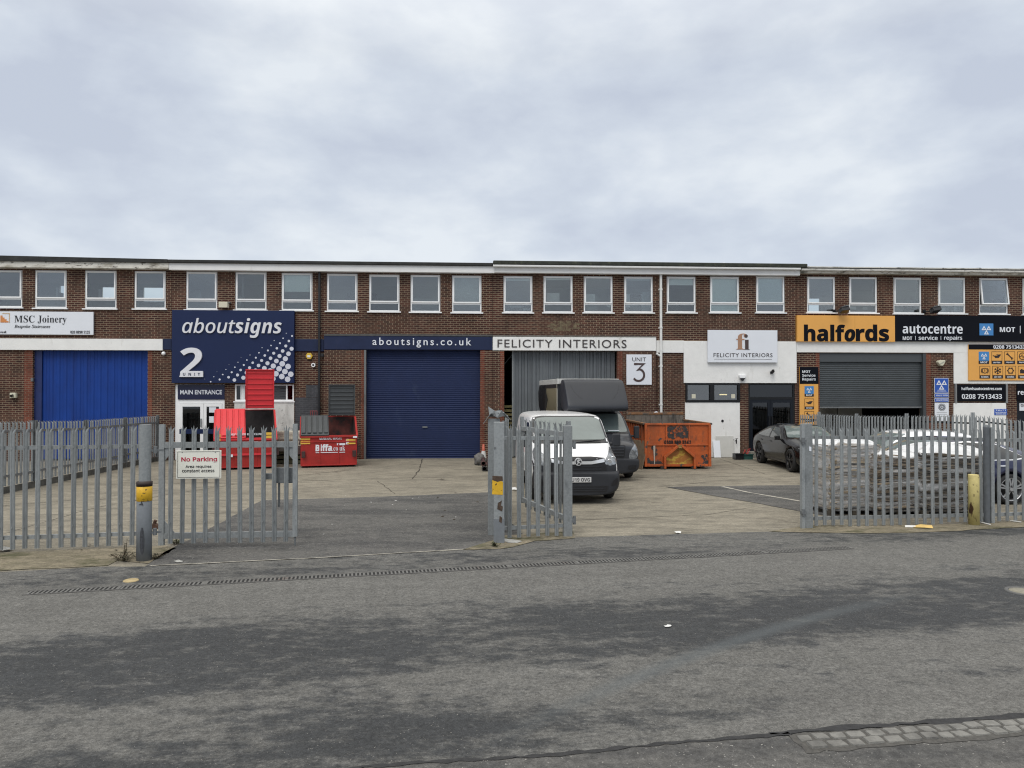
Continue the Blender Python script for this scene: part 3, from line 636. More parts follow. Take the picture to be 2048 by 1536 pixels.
cxx, czz = FB(s2).pt(850, 854, -.1); MB().box(cxx - .09, cxx + .09, .06, .10, czz - .02, czz + .02).build('handle', GALV, sh)
f = FB(s2); f.px(728, 732, 700, 917, .14, .10, zb=0); f.build('guide_rail', GALVD, u2)
# entrance
x0, x1, _, zt = FB(s2).rect(350, 449, 769, 900, 0); _, _, _, zd = FB(s2).rect(350, 449, 800, 900, 0)
f = MB(); w = .09
f.box(x0, x0+w*1.7, .02, .12, 0, zt); f.box(x1-w, x1, .02, .12, 0, zt); f.box(x0+w*1.7, x1-w, .02, .12, zd-.12, zd+.05); f.box(x0+w*1.7, x1-w, .02, .12, zt-.04, zt)
de = f.build('entrance_frame', UPVC, u2)
xm = FB(s2).pt(406.5, 850, 0)[0]
for (a, b) in ((x0 + w*1.7, xm), (xm, x1 - w)):
    d = MB(); d.box(a+.005, a+.11, .0, .07, .02, zd-.125); d.box(b-.11, b-.005, .0, .07, .02, zd-.125); d.box(a+.11, b-.11, .0, .07, zd-.24, zd-.125); d.box(a+.11, b-.11, .0, .07, .02, .22)
    do = d.build('door', UPVC, u2)
    MB().box(a+.10, b-.10, .03, .042, .21, zd-.23).build('pane', GLASSD, do)
    MB().box(a+.006, b-.006, -.006, .02, .95, 1.12).build('push_bar', NAVY, do)
    if b == xm: MB().box(b-.09, b-.05, -.06, .0, 1.2, 1.5).build('handle', GALV, do)
    else: MB().box(a+.2, b-.22, .02, .028, 1.72, 2.05).build('notice', SWHITE, do); MB().box(a+.2, b-.3, .02, .028, 1.35, 1.58).build('notice', SWHITE, do)
f = FB(s2); f.px(355.5, 449, 769.5, 799, .015, -.06); ep = f.build('transom_panel', mat('entrance_panel', (.007, .010, .045), .35), u2)
f = FB(s2); f.text('MAIN ENTRANCE', 360.5, 444, 779.8, 788.8, .015, .01, offset=.016); f.build('lettering', SWHITE, ep)
# low window beside the entrance
x0, x1, zb, zt = FB(s2).rect(470, 587.5, 769, 802, 0); f = MB()
f.box(x0, x1, .0, .1, zb, zb+.05); f.box(x0, x1, .0, .1, zt-.04, zt)
for p in (470, 481, 483, 486.5, 572, 585): xx = FB(s2).pt(p, 785, 0)[0]; f.box(xx, xx+.05, .0, .1, zb+.05, zt-.04)
wo = f.build('window', UPVC, u2)
MB().box(x0+.05, x1-.02, .05, .062, zb+.04, zt-.03).build('pane', GLASSD, wo); MB().box(x0-.04, x1+.04, -.06, .0, zb-.05, zb-.002).build('sill', UPVC, wo)
bo = MB(); xa_, xb_ = FB(s2).pt(486, 785, 0)[0], FB(s2).pt(572, 785, 0)[0]
for i in range(5): h = (zt - zb - .1) / 5; bo.box(xa_, xb_, .02, .03, zb+.06+i*h, zb+.06+i*h+h-.012)
bo.build('louvre', mat('grey_louvre', (.055, .06, .066), .5), wo)
f = FB(s2); f.px(468.5, 588, 802.5, 920, .03, -.02, zb=0); f.build('rendered_panel', DWHITE, u2)
f = FB(s2); f.px(337.6, 989, 524, 542.5, .28, .0, zt=ROOFZ - .02); f.build('fascia', FASCIA, u2)
f = FB(s2); f.fbox(s2 + xa, s2 + xb, ROOFZ - .018, ROOFZ + .095, .36, -.345); f.build('roof_edge', FELT, u2, .02)
def dpipe(root, s0, px_, top, bot, nf, m, rad=.055, shoe=False, zb=None):
    q = FB(s0); xx = q.pt(px_, (top+bot)/2, nf)[0]; z1 = q.pt(px_, top, nf)[1]; z0 = q.pt(px_, bot, nf)[1] if zb is None else zb
    mb = MB(); mb.cyl((xx, -nf, z0), (xx, -nf, z1), rad, rad, 12)
    z = z0 + .4
    while z < z1: mb.cyl((xx, -nf, z), (xx, -nf, z+.07), rad*1.22, rad*1.22, 12); mb.box(xx-rad*1.6, xx+rad*1.6, -nf+rad*.7, -nf+rad*1.1, z, z+.05); z += 1.45
    if shoe: mb.cyl((xx, -nf, z0), (xx+.1, -nf-.06, z0-.10), rad, rad, 12)
    return mb.build('downpipe', m, root)
dpipe(u2, s2, 638.5, 528, 840, .11, BPIPE, .042, zb=0.02)
f = FB(s2); f.px(640, 647, 707, 713, .1, .0); f.build('pipe_branch', BPIPE, u2)

# ---- unit with the grey doors and white render
W3 = [(1007, 1065, 552, 625, dict(blind=.1)), (1087, 1145.5, 552, 625, dict(blind=.08)), (1167.5, 1225.5, 552.5, 625), (1248, 1306, 553, 625, dict(blind=.08)), (1333.5, 1391.5, 553, 625, dict(blind=.22)), (1420, 1478.5, 553, 625, dict(blind=1.0)), (1512, 1569.5, 552.5, 625, dict(blind=.74))]
u3, s3, xa, xb = unit('brown brick unit with grey corrugated doors and a white rendered office bay', 985.5, 1593.5, W3, [(1008.5, 1234.5, 702, None), (1370.5, 1479, 766.5, 804), (1497, 1590, 766.5, None)])
f = FB(s3); f.px(985.5, 1312.5, 674, 701.5, .13, -.02); f.build('lintel', WHITE, u3, .006); f = FB(s3); f.px(1312.8, 1367.5, 681, 705.5, .05, -.02); f.build('lintel', WHITE, u3, .006)
f = FB(s3); f.px(1367.8, 1593.5, 682.5, 766.2, .05, -.02); f.build('rendered_panel', WHITE, u3, .01); f = FB(s3); f.px(1370.5, 1480, 805, 920, .045, -.02, zb=0); f.build('rendered_panel', WHITE, u3, .01)
f = FB(s3); f.px(985.5, 1312.5, 671, 673.6, .15, -.02); f.build('coping', mat('stained_coping', (.16, .15, .13), .8, noise=(8, .4)), u3)
f = FB(s3); 
for q_ in ((1000, 1008.2), (1235, 1245)): f = FB(s3); f.px(*q_, 702, 920, .126, -.02, zb=0); f.build('brick_quoin', BRICKR, u3)
f = FB(s3); f.px(985.5, 1008, 702, 920, .12, .0, zb=0); f.build('pier', BRICK, u3); f = FB(s3); f.px(1235, 1312, 702, 920, .12, .0, zb=0); f.build('pier', BRICK, u3)
f = FB(s3); c = f.pt(1124, 650, 0); r2 = random.Random(3)
for i in range(5):
    for j in range(-2, 3):
        if abs(j) == 2 and i in (0, 4): continue
        f.box(c[0] + j*.225 - .1 + (i % 2)*.11, c[0] + j*.225 + .105 + (i % 2)*.11, -.004, .01, c[1] - .22 + i*.075, c[1] - .156 + i*.075)
f.build('mortar_smear', mat('mortar_smear', (.17, .14, .085), .9, noise=(9, .3), stains=[(8, .45, .62, (.09, .05, .035))]), u3)
x0, x1, _, zt = FB(s3).rect(1008.5, 1234.5, 702, 900, 0); xg = FB(s3).pt(1024, 800, -.2)[0]
gd = corrugated(xg + .05, x1 - .05, .05, zt + .1, .20, .17, .03, 5).build('sliding_door', GREYD, u3, fix=False)
MB().box(xg, xg + .055, .16, .25, .03, zt + .1).build('door_edge', GALV, gd)
MB().tube([(xg - .5, .3, zt - .75), (xg + .1, .22, zt - .02)], .008, 6).build('cable', GALVD, u3)
st_ = MB()
for i in range(7): st_.box(x0 + .03, xg + .3, .9, 1.3, .9 + i*.16, 1.0 + i*.16)
st_.build('timber_stack', mat('timber_boards', (.42, .36, .17), .8, noise=(4, .2)), u3)
# strip window
x0, x1, zb, zt = FB(s3).rect(1370.5, 1479, 766.5, 804, 0); f = MB(); w = .07
f.box(x0, x0+w, -.07, .08, zb, zt); f.box(x1-w, x1, -.07, .08, zb, zt); f.box(x0+w, x1-w, -.07, .08, zt-w, zt); f.box(x0+w, x1-w, -.07, .08, zb, zb+w*1.1)
xm = (x0+x1)/2 - .03; f.box(xm-.08, xm+.08, -.07, .08, zb+w, zt-w)
wo = f.build('strip_window', DARKF, u3)
MB().box(x0+.05, x1-.05, .01, .022, zb+.05, zt-.05).build('pane', glass_mat('office_strip_glass', (.62, .62, .56), .09), wo)
sk_ = MB(); sk_.box(x0+.25, x0+.40, .0, .008, zb+.14, zb+.30); sk_.box(x1-.32, x1-.17, .0, .008, zb+.14, zb+.30); sk_.build('sticker', CREAMB, wo)
lm = bpy.data.materials.new('office_lamp'); lm.use_nodes = True; lm.node_tree.nodes['Principled BSDF'].inputs['Emission Color'].default_value = (1, .85, .5, 1); lm.node_tree.nodes['Principled BSDF'].inputs['Emission Strength'].default_value = 2.2
MB().box(xm+.5, xm+.78, .5, .56, zb+.26, zb+.30).build('office_lamp', lm, u3)
MB().box(x0-.1, x1+.1, 1.6, 1.65, zb-.3, zt+.2).build('office_partition', mat('office_partition', (.40, .39, .33), .8, noise=(1.5, .3)), u3)
# dark glazed door
x0, x1, _, zt = FB(s3).rect(1497, 1590, 766.5, 900, 0); zd = FB(s3).pt(1540, 796, 0)[1]; zf = .22; f = MB(); w = .07
f.box(x0, x0+w, .02, .12, zf, zt); f.box(x1-w, x1, .02, .12, zf, zt); f.box(x0+w, x1-w, .02, .12, zt-w, zt); f.box(x0+w, x1-w, .02, .12, zd-.06, zd+.04)
df = f.build('door_frame', DARKF, u3)
MB().box(x0+w, x1-w, .05, .06, zd+.04, zt-w).build('fanlight', GLASSD, df)
xm = FB(s3).pt(1541, 850, 0)[0]
for (a, b) in ((x0+w, xm), (xm, x1-w)):
    d = MB(); d.box(a+.005, a+.10, .02, .08, zf, zd-.065); d.box(b-.10, b-.005, .02, .08, zf, zd-.065); d.box(a+.1, b-.1, .02, .08, zd-.18, zd-.065); d.box(a+.1, b-.1, .02, .08, zf, zf+.2)
    do = d.build('door', DNAVY, u3); MB().box(a+.09, b-.09, .045, .055, zf+.19, zd-.17).build('pane', GLASSD, do)
    hx = b - .05 if b == xm else a + .05; MB().box(hx-.02, hx+.02, -.05, .02, 1.2, 1.55).build('handle', DARKF, do)
MB().box(x0-.1, x1+.05, -.45, .28, .0, .215).build('doorstep', mat('step_concrete', (.2, .19, .165), .9, noise=(8, .2)), u3)
f = FB(s3); f.px(989, 1600, 534, 547.8, .26, .0); f.build('fascia', FASCIA, u3)
f = FB(s3); f.fbox(s3 + xa, s3 + xb + .25, ROOFZ + .03, ROOFZ + .18, .42, -.345); f.build('roof_edge', mat('mossy_felt', (.032, .036, .028), .9, noise=(5, .4), bump=(12, .8), stains=[(4, .55, .7, (.075, .08, .05))]), u3, .03)
f = FB(s3); zz = ROOFZ - .03
gt = MB(); gt.box(xa, xb, -.40, -.28, zz - .02, zz + .062); gt.build('gutter', PVC, u3, .02)
dpipe(u3, s3, 1322, 536, 832, .12, PVC, .05, True)
f = FB(s3); f.tube([(f.pt(1312, 708, .1)[0], -.13, f.pt(1312, 707, .1)[1]), (f.pt(1321, 713, .1)[0], -.12, f.pt(1321, 713, .1)[1])], .04); f.build('pipe_branch', PVC, u3)
vp = MB(); q = fac(1462, 523, .0)[0] - s3; vp.cyl((q, .8, ROOFZ + .1), (q, .8, ROOFZ + .33), .07, .07, 12); vp.cyl((q, .8, ROOFZ + .33), (q, .8, ROOFZ + .40), .09, .05, 12); vp.build('vent_pipe', PVC, u3)

# ---- unit with the grey shutter
W4 = [(1614, 1670.5, 553.5, 625), (1698, 1754.5, 554, 626), (1787, 1843, 555, 627), (1876, 1931, 555, 627), (1958.5, 2016, 556, 628, dict(tilt=-7)), (2045, 2101, 557, 629), (2130, 2186, 557, 629)]
u4, s4, xa, xb = unit('brown brick unit with a part raised grey roller shutter and peeling fascia', 1594, 2420, W4, [(1639.5, 1847, 706.5, None), (2034, 2090, 768, None)], rear=[(1612, 1640, 592, 620)])
f = FB(s4); f.px(1594, 2420, 683.5, 706, .05, -.02); f.build('rendered_panel', WHITE, u4, .008); f = FB(s4); f.px(1908, 2420, 706.4, 767.5, .045, -.02); f.build('rendered_panel', WHITE, u4, .008); f = FB(s4); f.px(1908, 2013, 806, 920, .045, -.02, zb=0); f.build('rendered_panel', WHITE, u4, .008)
f = FB(s4); f.px(1849, 1862, 706.5, 920, .006, -.02, zb=0); f.build('brick_quoin', BRICKR, u4); f = FB(s4); f.px(1632, 1639.2, 706.5, 920, .006, -.02, zb=0); f.build('brick_quoin', BRICKR, u4)
x0, x1, _, zt = FB(s4).rect(1639.5, 1847, 706.5, 900, 0); zs = FB(s4).pt(1743, 813, -.05)[1]; zh = FB(s4).pt(1743, 724, .0)[1]
sh = shutter(x0 + .03, x1 - .03, zs, zh, .10).build('roller_shutter', SHUTG, u4, fix=False)
MB().box(x0 + .03, x1 - .03, .07, .13, zs - .06, zs).build('bottom_rail', GALVD, sh)
MB().box(x0 + .003, x1 - .003, .03, .35, zh + .005, zt - .004).build('shutter_housing', mat('shutter_housing', (.062, .07, .076), .5), u4)
f = MB(); f.box(x1 - .03, x1 + .09, -.03, .2, 0, zt - .003); f.build('guide_rail', mat('guide_rail', (.05, .055, .06), .5), u4)
IW = mat('inner_wall', (.5, .49, .45), .8)
for (a_, b_, y_, h_) in ((x0 + 1.2, x0 + 1.35, 2.5, 2.4), (x0 + 2.3, x0 + 2.4, 3, 2.6), (x1 - 2.3, x1 - .5, 3.5, 2.4)): MB().box(a_, b_, y_, y_ + .1, .02, h_).build('inner_wall', IW, u4)
MB().box(x0 + .1, x0 + .24, .5, .55, zs - .18, zs - .08).build('strip_lamp', lm, u4)
f = FB(s4); x0, x1, _, zt = f.rect(2034, 2090, 768, 900, 0); MB().box(x0, x1, .05, .1, 0, zt).build('door', DNAVY, u4)
f = FB(s4); f.px(1600.5, 2420, 536.8, 550, .26, .0); f.build('fascia', FASCIAD, u4)
f = FB(s4); f.fbox(s4 + xa + .22, s4 + xb, ROOFZ - .018, ROOFZ + .07, .30, -.345); f.build('roof_edge', FELT, u4, .02)
gt = MB(); gt.box(xa + .02, xb, -.40, -.305, ROOFZ - .075, ROOFZ + .0); gt.build('gutter', mat('weathered_gutter', (.50, .49, .46), .6, noise=(4, .15), stains=[(3, .55, .7, (.16, .15, .13), (1, 1, 3))]), u4, .02)
vp = MB(); q = fac(1985, 528, .0)[0] - s4; vp.cyl((q, .8, ROOFZ + .05), (q, .8, ROOFZ + .30), .10, .10, 12); vp.build('vent_pipe', mat('grey_vent', (.28, .29, .3), .6), u4)
f = FB(s4); f.px(1911, 1914, 767.8, 806, .07, -.02); f.px(2012, 2016, 767.8, 806, .07, -.02); f.build('board_frame', mat('grey_frame', (.2, .205, .21), .5), u4)

BRD = mat('office_board', (.80, .81, .80), .6); GBD = mat('office_grey_panel', (.42, .45, .47), .6)
for (rt, s_, l, r, t, b, dp, m_) in ((u3, s3, 1093, 1119, 586, 603, .6, BRD), (u3, s3, 1172, 1190, 588, 604, .6, BRD), (u3, s3, 1215, 1223, 609, 614.5, .14, BRD), (u3, s3, 1252, 1260, 588, 604, .6, BRD), (u3, s3, 1283, 1300, 584, 623, .5, GBD), (u3, s3, 1252, 1260, 609.5, 614.5, .14, BRD),
     (u3, s3, 1010, 1048, 612.5, 615, .5, BRD), (u3, s3, 1046, 1060, 617, 621, .3, BRD), (u4, s4, 1700, 1712, 613, 619, .5, BRD), (u4, s4, 1726, 1735, 614, 619, .5, BRD), (u4, s4, 1884, 1890, 616, 622, .3, BRD), (u4, s4, 1908, 1913, 614, 622, .3, BRD),
     (u2, s2, 378, 402, 580, 597, .9, GBD), (u2, s2, 484, 487, 550, 597, .5, GBD), (u1, s1, 112, 116, 575, 596, 1.0, BRD), (u1, s1, 197, 202, 578, 596, 1.0, BRD), (u1, s1, 280, 286, 580, 596, 1.0, BRD)):
    f = FB(s_); f.px(l, r, t, b, -dp, -dp - .03); f.build('office_board', m_, rt)
# ================================================================ signs
def sign(name, label, l, r, t, b, m, nf=.12, thick=.06, cat='sign', bevel=.006, rim=None):
    root, s0, z0 = froot(name, label, cat, l, r, b, nf)
    f = FB(s0, z0, nf); f.px(l, r, t, b, nf, nf - thick); pn = f.build('panel', m, root, bevel)
    return root, (lambda: FB(s0, z0, nf)), nf
def part(F, name, m, root, fn):
    f = F(); fn(f); return f.build(name, m, root)

r_, F, n = sign('sign_board', 'pale grey board with black serif lettering and a small orange stair emblem', -90, 186.5, 623, 669, SWHITE, .10)
part(F, 'lettering', BLACKM, r_, lambda f: (f.text('MSC', 29, 69, 631, 645, n, st='b', offset=-.012), f.text('Joinery', 75.5, 133, 631, 649, n, st='b', offset=-.014),
     f.text('Bespoke Staircases', 29, 100.5, 649.5, 657.5, n, st='i', offset=-.004), f.text('020 8890 5135', 141, 180, 661.5, 667, n, st='b', offset=-.012), f.text('.co.uk', 0, 13, 661.5, 666, n, st='b', offset=-.012)))
part(F, 'emblem', mat('emblem_orange', (.62, .24, .07), .5), r_, lambda f: f.fpoly([(1, 645), (17, 645), (17, 642), (13, 642), (13, 638.5), (9, 638.5), (9, 635), (5, 635), (5, 631), (1, 631)], n))
part(F, 'emblem_frame', mat('emblem_sand', (.55, .42, .27), .5), r_, lambda f: f.fstroke([(5, 627), (19, 627), (19, 645.5)], 1.6, n))

r_, F, n = sign('sign_board', 'large square navy board with silver raised lettering, a big 2 and white dots', 343.5, 588, 620.5, 766, NAVY, .20, .16)
part(F, 'lettering', SILVER, r_, lambda f: (f.text('about', 365.5, 471.5, 636.5, 666.5, n, .05, st='si', offset=.006), f.text('signs', 470.5, 564, 636.5, 676, n, .05, st='sbi')))
def two(f):
    f.text('2', 361.5, 406.5, 695.5, 752, n, .06, st='sb')
    f.fpoly([(360, 754), (363, 743), (407, 743), (407, 754)], n + .003, .062)
part(F, 'numeral', SILVER, r_, two)
part(F, 'small_lettering', NAVY, r_, lambda f: [f.text(c, a, a + w, 745.8, 751.2, n + .066, .006, st='sb') for c, a, w in (('U', 366, 4.6), ('N', 377, 5), ('I', 388.6, 1.4), ('T', 395.5, 4.6))])
def dots(f):
    for i in range(-40, 41):
        for j in range(-40, 41):
            zx = 848 + 46.5*i + 25*j; zy = 990 + 22*i - 40*j
            rr = min(22.5, (zx*.51 + zy*.86 - 1012) * .1)
            px_, py_ = 340 + zx/4, 500 + zy/4
            if rr < 1.6 or px_ < 348 or px_ + rr/4 > 587.6 or py_ + rr/4 > 765.6 or py_ < 630 or (590 < zy < 720 and zx < 915 and rr < 3): continue
            f.fdisc(px_, py_, rr/4, n, .006, 16)
part(F, 'dots', mat('dot_white', (.62, .65, .72), .4), r_, dots)

r_, F, n = sign('fascia_lettering_panel', 'navy fascia strip with wide spaced white web address above the blue shutter', 700, 980, 673.2, 699.2, NAVYB, .15, .015)
part(F, 'lettering', SWHITE, r_, lambda f: (f.text('aboutsigns.co.uk', 745, 942.5, 675.6, 695.2, n, .02, space=1.35, offset=.008),))

r_, F, n = sign('fascia_lettering_panel', 'long white fascia strip with thin grey capitals above the grey doors', 986, 1312, 674.4, 701, WHITE, .148, .012)
part(F, 'lettering', LETTER, r_, lambda f: (f.text('FELICITY', 995, 1105, 679, 695, n, .02, space=1.12), f.text('INTERIORS', 1118, 1253, 679.4, 695.8, n, .02, space=1.12)))

r_, F, n = sign('sign_board', 'upright white board with brown number 3 beside the orange skip', 1253, 1303.5, 709, 769.5, SWHITE, .16, .03)
part(F, 'lettering', LETTER, r_, lambda f: f.text('UNIT', 1264.5, 1292, 714.8, 722.6, n, .008, space=1.05))
def three(f):
    arc = [(1277 + 11.2*math.cos(a), 750 + 11.8*math.sin(a)) for a in [R(x) for x in range(-78, 148, 14)]]
    f.fstroke([(1268, 728), (1287.5, 728), (1275.5, 739.6)] + arc, 4.1, n, .01)
part(F, 'numeral', BROWNL, r_, three)

r_, F, n = sign('sign_board', 'wide pale board with copper monogram on the white render', 1416, 1555, 660.3, 725, SWHITE, .16, .09)
part(F, 'monogram', COPPER, r_, lambda f: f.text('f', 1472.5, 1494, 667, 699, n, .012, st='b'))
part(F, 'monogram', BROWNL, r_, lambda f: (f.fpoly([(1490, 679.5), (1497, 679.5), (1497, 698), (1499.5, 699.2), (1488, 699.2), (1490.2, 698)], n, .014), f.fdisc(1492, 672, 3.3, n, .014)))
part(F, 'lettering', LETTER, r_, lambda f: (f.text('FELICITY', 1427, 1478, 706.3, 714.3, n, .008, space=1.15, offset=.006), f.text('INTERIORS', 1483, 1545, 706.3, 714.3, n, .008, space=1.15, offset=.006), f.px(1428, 1544, 718, 718.7, n + .004, n)))

r_, F, n = sign('sign_board', 'orange board with huge black lettering beside a black board', 1594.5, 1790, 631, 683.3, ORANGE, .16, .14, bevel=.004)
def halfords(f):
    f.text('half', 1607.8, 1690, 649, 682.8, n, .008, st='sb', offset=.022); f.text('o', 1689, 1710.5, 658, 684 - 1, n, .008, st='sbi', offset=.022)
    f.text('rds', 1711.5, 1778, 649, 682.8, n, .008, st='sb', offset=.022)
part(F, 'lettering', SIGNB, r_, halfords)
part(F, 'panel_joint', mat('joint_orange', (.5, .25, .05), .6), r_, lambda f: f.px(1709.7, 1710.1, 631.5, 683, n + .002, n))

def mot(f, cx, cy, w):
    """three white triangles of the test station mark, overall width w pixels"""
    t = w / 2; h = t * .87
    for (x, y) in ((cx - t/2, cy), (cx + t/2, cy), (cx, cy + h*1.02)):
        f.fstroke([(x - t*.36, y), (x + t*.36, y), (x, y - h*.74)], w*.085, f._n, .008, True)
r_, F, n = sign('sign_board', 'long black board with white lettering and a small blue triangle emblem', 1790.4, 2240, 632, 683.3, SIGNB, .16, .14, bevel=.004)
part(F, 'lettering', SWHITE, r_, lambda f: (f.text('autocentre', 1805, 1925, 650, 667.3, n, .012, st='sb'), f.text('MOT', 1805.3, 1824, 673, 680, n, st='sb'), f.text('service', 1837, 1875, 671.5, 680, n, st='s', offset=.012), f.text('repairs', 1888, 1924, 671.5, 682, n, st='s', offset=.012),
     f.px(1830.5, 1831.3, 672, 680, n + .008, n), f.px(1881.5, 1882.3, 672, 680, n + .008, n), f.text('MOT', 1999.3, 2029.8, 654.3, 664.2, n, st='sb'), f.px(2040, 2041.2, 651.5, 666.5, n + .008, n)))
eb = part(F, 'emblem', MOTB, r_, lambda f: f.px(1959, 1986.7, 647, 670.7, n + .008, n))
f = F(); f._n = n + .01; mot(f, 1972.7, 659.5, 19); f.build('emblem_mark', SWHITE, r_)

ICB = mat('icon_black', (.02, .012, .012), .5)
def icon(f, kind, x, y, s_, nf):
    """pictogram of height s_ pixels centred at x,y"""
    f._n = nf; P = lambda *q: [(x + a*s_, y + b*s_) for a, b in q]
    if kind == 'oil': f.fpoly(P((-.28, -.08), (.1, -.08), (.1, -.16), (-.05, -.16), (-.05, -.22), (.2, -.2), (.45, -.22), (.48, -.16), (.22, .2), (-.24, .2)), nf); f.fstroke(P((-.28, .02), (-.48, -.1)), .07*s_, nf)
    elif kind == 'spanner': f.fstroke(P((-.26, -.26), (.26, .26)), .12*s_, nf); f.fstroke(P((-.42, -.26), (-.28, -.2), (-.22, -.28), (-.28, -.42)), .1*s_, nf); f.fstroke(P((.42, .26), (.28, .2), (.22, .28), (.28, .42)), .1*s_, nf)
    elif kind == 'pulse': f.fstroke([(x + .4*s_*math.cos(a*.39), y + .4*s_*math.sin(a*.39)) for a in range(16)], .07*s_, nf, closed=True); f.fstroke(P((-.34, .04), (-.16, .04), (-.06, -.22), (.06, .24), (.14, .0), (.34, .0)), .06*s_, nf)
    elif kind == 'brake':
        f.fstroke([(x + .3*s_*math.cos(a*.39), y + .3*s_*math.sin(a*.39)) for a in range(16)], .07*s_, nf, closed=True); f.fstroke(P((0, -.16), (0, .05)), .08*s_, nf); f.fdisc(x, y + .14*s_, .045*s_, nf)
        for q in (1, -1): f.fstroke([(x + q*.42*s_*math.cos(a*.2), y + .42*s_*math.sin(a*.2)) for a in range(-4, 5)], .07*s_, nf)
    elif kind == 'snow':
        for a in range(3): c, s2_ = math.cos(R(60*a + 30)), math.sin(R(60*a + 30)); f.fstroke(P((-.42*c, -.42*s2_), (.42*c, .42*s2_)), .08*s_, nf)
        for a in range(6):
            c, s2_ = math.cos(R(60*a + 30)), math.sin(R(60*a + 30)); f.fstroke(P((.3*c - .12*s2_ + .08*c, .3*s2_ + .12*c + .08*s2_), (.24*c, .24*s2_), (.3*c + .12*s2_ + .08*c, .3*s2_ - .12*c + .08*s2_)), .06*s_, nf)
    elif kind == 'gear':
        f.fstroke([(x + .3*s_*math.cos(a*.39), y + .3*s_*math.sin(a*.39)) for a in range(16)], .08*s_, nf, closed=True)
        for a in range(6): c, s2_ = math.cos(R(60*a)), math.sin(R(60*a)); f.fstroke(P((.32*c, .32*s2_), (.42*c, .42*s2_)), .14*s_, nf)
    elif kind == 'battery': f.fpoly(P((-.4, -.1), (.4, -.1), (.4, .32), (-.4, .32)), nf); f.fpoly(P((-.28, -.2), (-.12, -.2), (-.12, -.1), (-.28, -.1)), nf); f.fpoly(P((.12, -.2), (.28, -.2), (.28, -.1), (.12, -.1)), nf)
def tile(F, root, nf, x0, y0, w, h, kind, word):
    lab = h * .26
    if kind == 'mot':
        f = F(); f.px(x0, x0+w, y0, y0+h-lab, nf + .006, nf); f.build('tile', MOTB, root)
        f = F(); f._n = nf + .007; mot(f, x0 + w/2, y0 + (h-lab)*.5, w*.62); f.build('pictogram', SWHITE, root)
    else:
        f = F(); a = .5; f.fstroke([(x0, y0), (x0+w, y0), (x0+w, y0+h), (x0, y0+h)], .6, nf, .006, True); icon(f, kind, x0 + w/2, y0 + (h-lab)/2, min(w, h-lab)*.92, nf); f.build('pictogram', ICB, root)
    f = F(); f.px(x0, x0+w, y0+h-lab, y0+h, nf + .009, nf); f.build('caption_band', ICB, root)
    f = F(); f.text(word, x0 + w*.16, x0 + w*.84, y0+h-lab*.78, y0+h-lab*.22, nf + .009, .004, st='sb'); f.build('caption', SWHITE, root)

r_, F, n = sign('service_board', 'orange board with rows of black pictograms and phone number on white render', 1937.5, 2062, 689, 761, ORANGE, .10, .05, bevel=.01)
part(F, 'header', SIGNB, r_, lambda f: f.px(1937.5, 2062, 689, 699, n + .006, n))
part(F, 'lettering', SWHITE, r_, lambda f: f.text('0208 7513433', 1986.5, 2050, 690.6, 697.6, n + .006, st='sb'))
for i, (k, wd) in enumerate((('mot', 'MOT'), ('oil', 'service'), ('spanner', 'repairs'), ('pulse', 'diagnostics'))): tile(F, r_, n, 1957.6 + 25.7*i, 703.3, 20.6, 24.5, k, wd)
for i, (k, wd) in enumerate((('brake', 'brakes'), ('snow', 'air con'), ('gear', 'clutches'), ('battery', 'batteries'))): tile(F, r_, n, 1959.3 + 25.7*i, 732.2, 20.6, 24.5, k, wd)

r_, F, n = sign('service_board', 'narrow upright black and orange board on the pier left of the grey shutter', 1599.5, 1636.8, 734, 880, ORANGE, .08, .05, bevel=.004)
part(F, 'header', SIGNB, r_, lambda f: f.px(1599.5, 1636.8, 734, 767.8, n + .006, n))
part(F, 'lettering', SWHITE, r_, lambda f: (f.text('MOT', 1604.3, 1620.3, 740.8, 745.6, n + .006, st='sb'), f.text('Service', 1604.2, 1630.5, 748, 753.4, n + .006, st='s', offset=.016), f.text('Repairs', 1604.3, 1631.4, 755.6, 762.6, n + .006, st='s', offset=.016)))
for i, (k, wd) in enumerate((('mot', 'MOT'), ('oil', 'service'), ('spanner', 'repairs'), ('pulse', 'diagnostics'))): tile(F, r_, n, 1609.3, 772.3 + 25.2*i, 18.2, 20.8, k, wd)

r_, F, n = sign('test_station_sign', 'deep blue square sign with three white triangles on the brick pier', 1869, 1897.2, 756, 786, SWHITE, .05, .03)
part(F, 'face', MOTD, r_, lambda f: f.px(1869.8, 1896.4, 756.8, 785.2, n + .004, n))
f = F(); f._n = n + .005; mot(f, 1883, 768.8, 21); f.build('emblem_mark', SWHITE, r_)
part(F, 'lettering', SWHITE, r_, lambda f: (f.px(1875, 1891.5, 780, 780.7, n + .007, n), f.px(1873.5, 1893, 782.6, 783, n + .007, n)))
for (t, b, tx, lb) in ((786.8, 795, 'VEHICLE TESTER', 'thin blue plate directly under the blue triangle sign'), (796.3, 804.3, 'CATALYST TESTER', 'lower thin blue plate above the white certificate')):
    r_, F, n = sign('plate', lb, 1869.3, 1897.6, t, b, SWHITE, .045, .02)
    part(F, 'face', MOTD, r_, lambda f: f.px(1870, 1897, t + .7, b - .7, n + .004, n)); part(F, 'lettering', SWHITE, r_, lambda f: f.text(tx, 1872, 1895.5, t + 2.6, b - 2.6, n + .004, .004, st='sb'))
r_, F, n = sign('certificate', 'white certificate board with a grey radial emblem on the brick pier', 1869.6, 1897.8, 805.5, 842, SWHITE, .045, .02)
CG = mat('certificate_grey', (.13, .14, .16), .6)
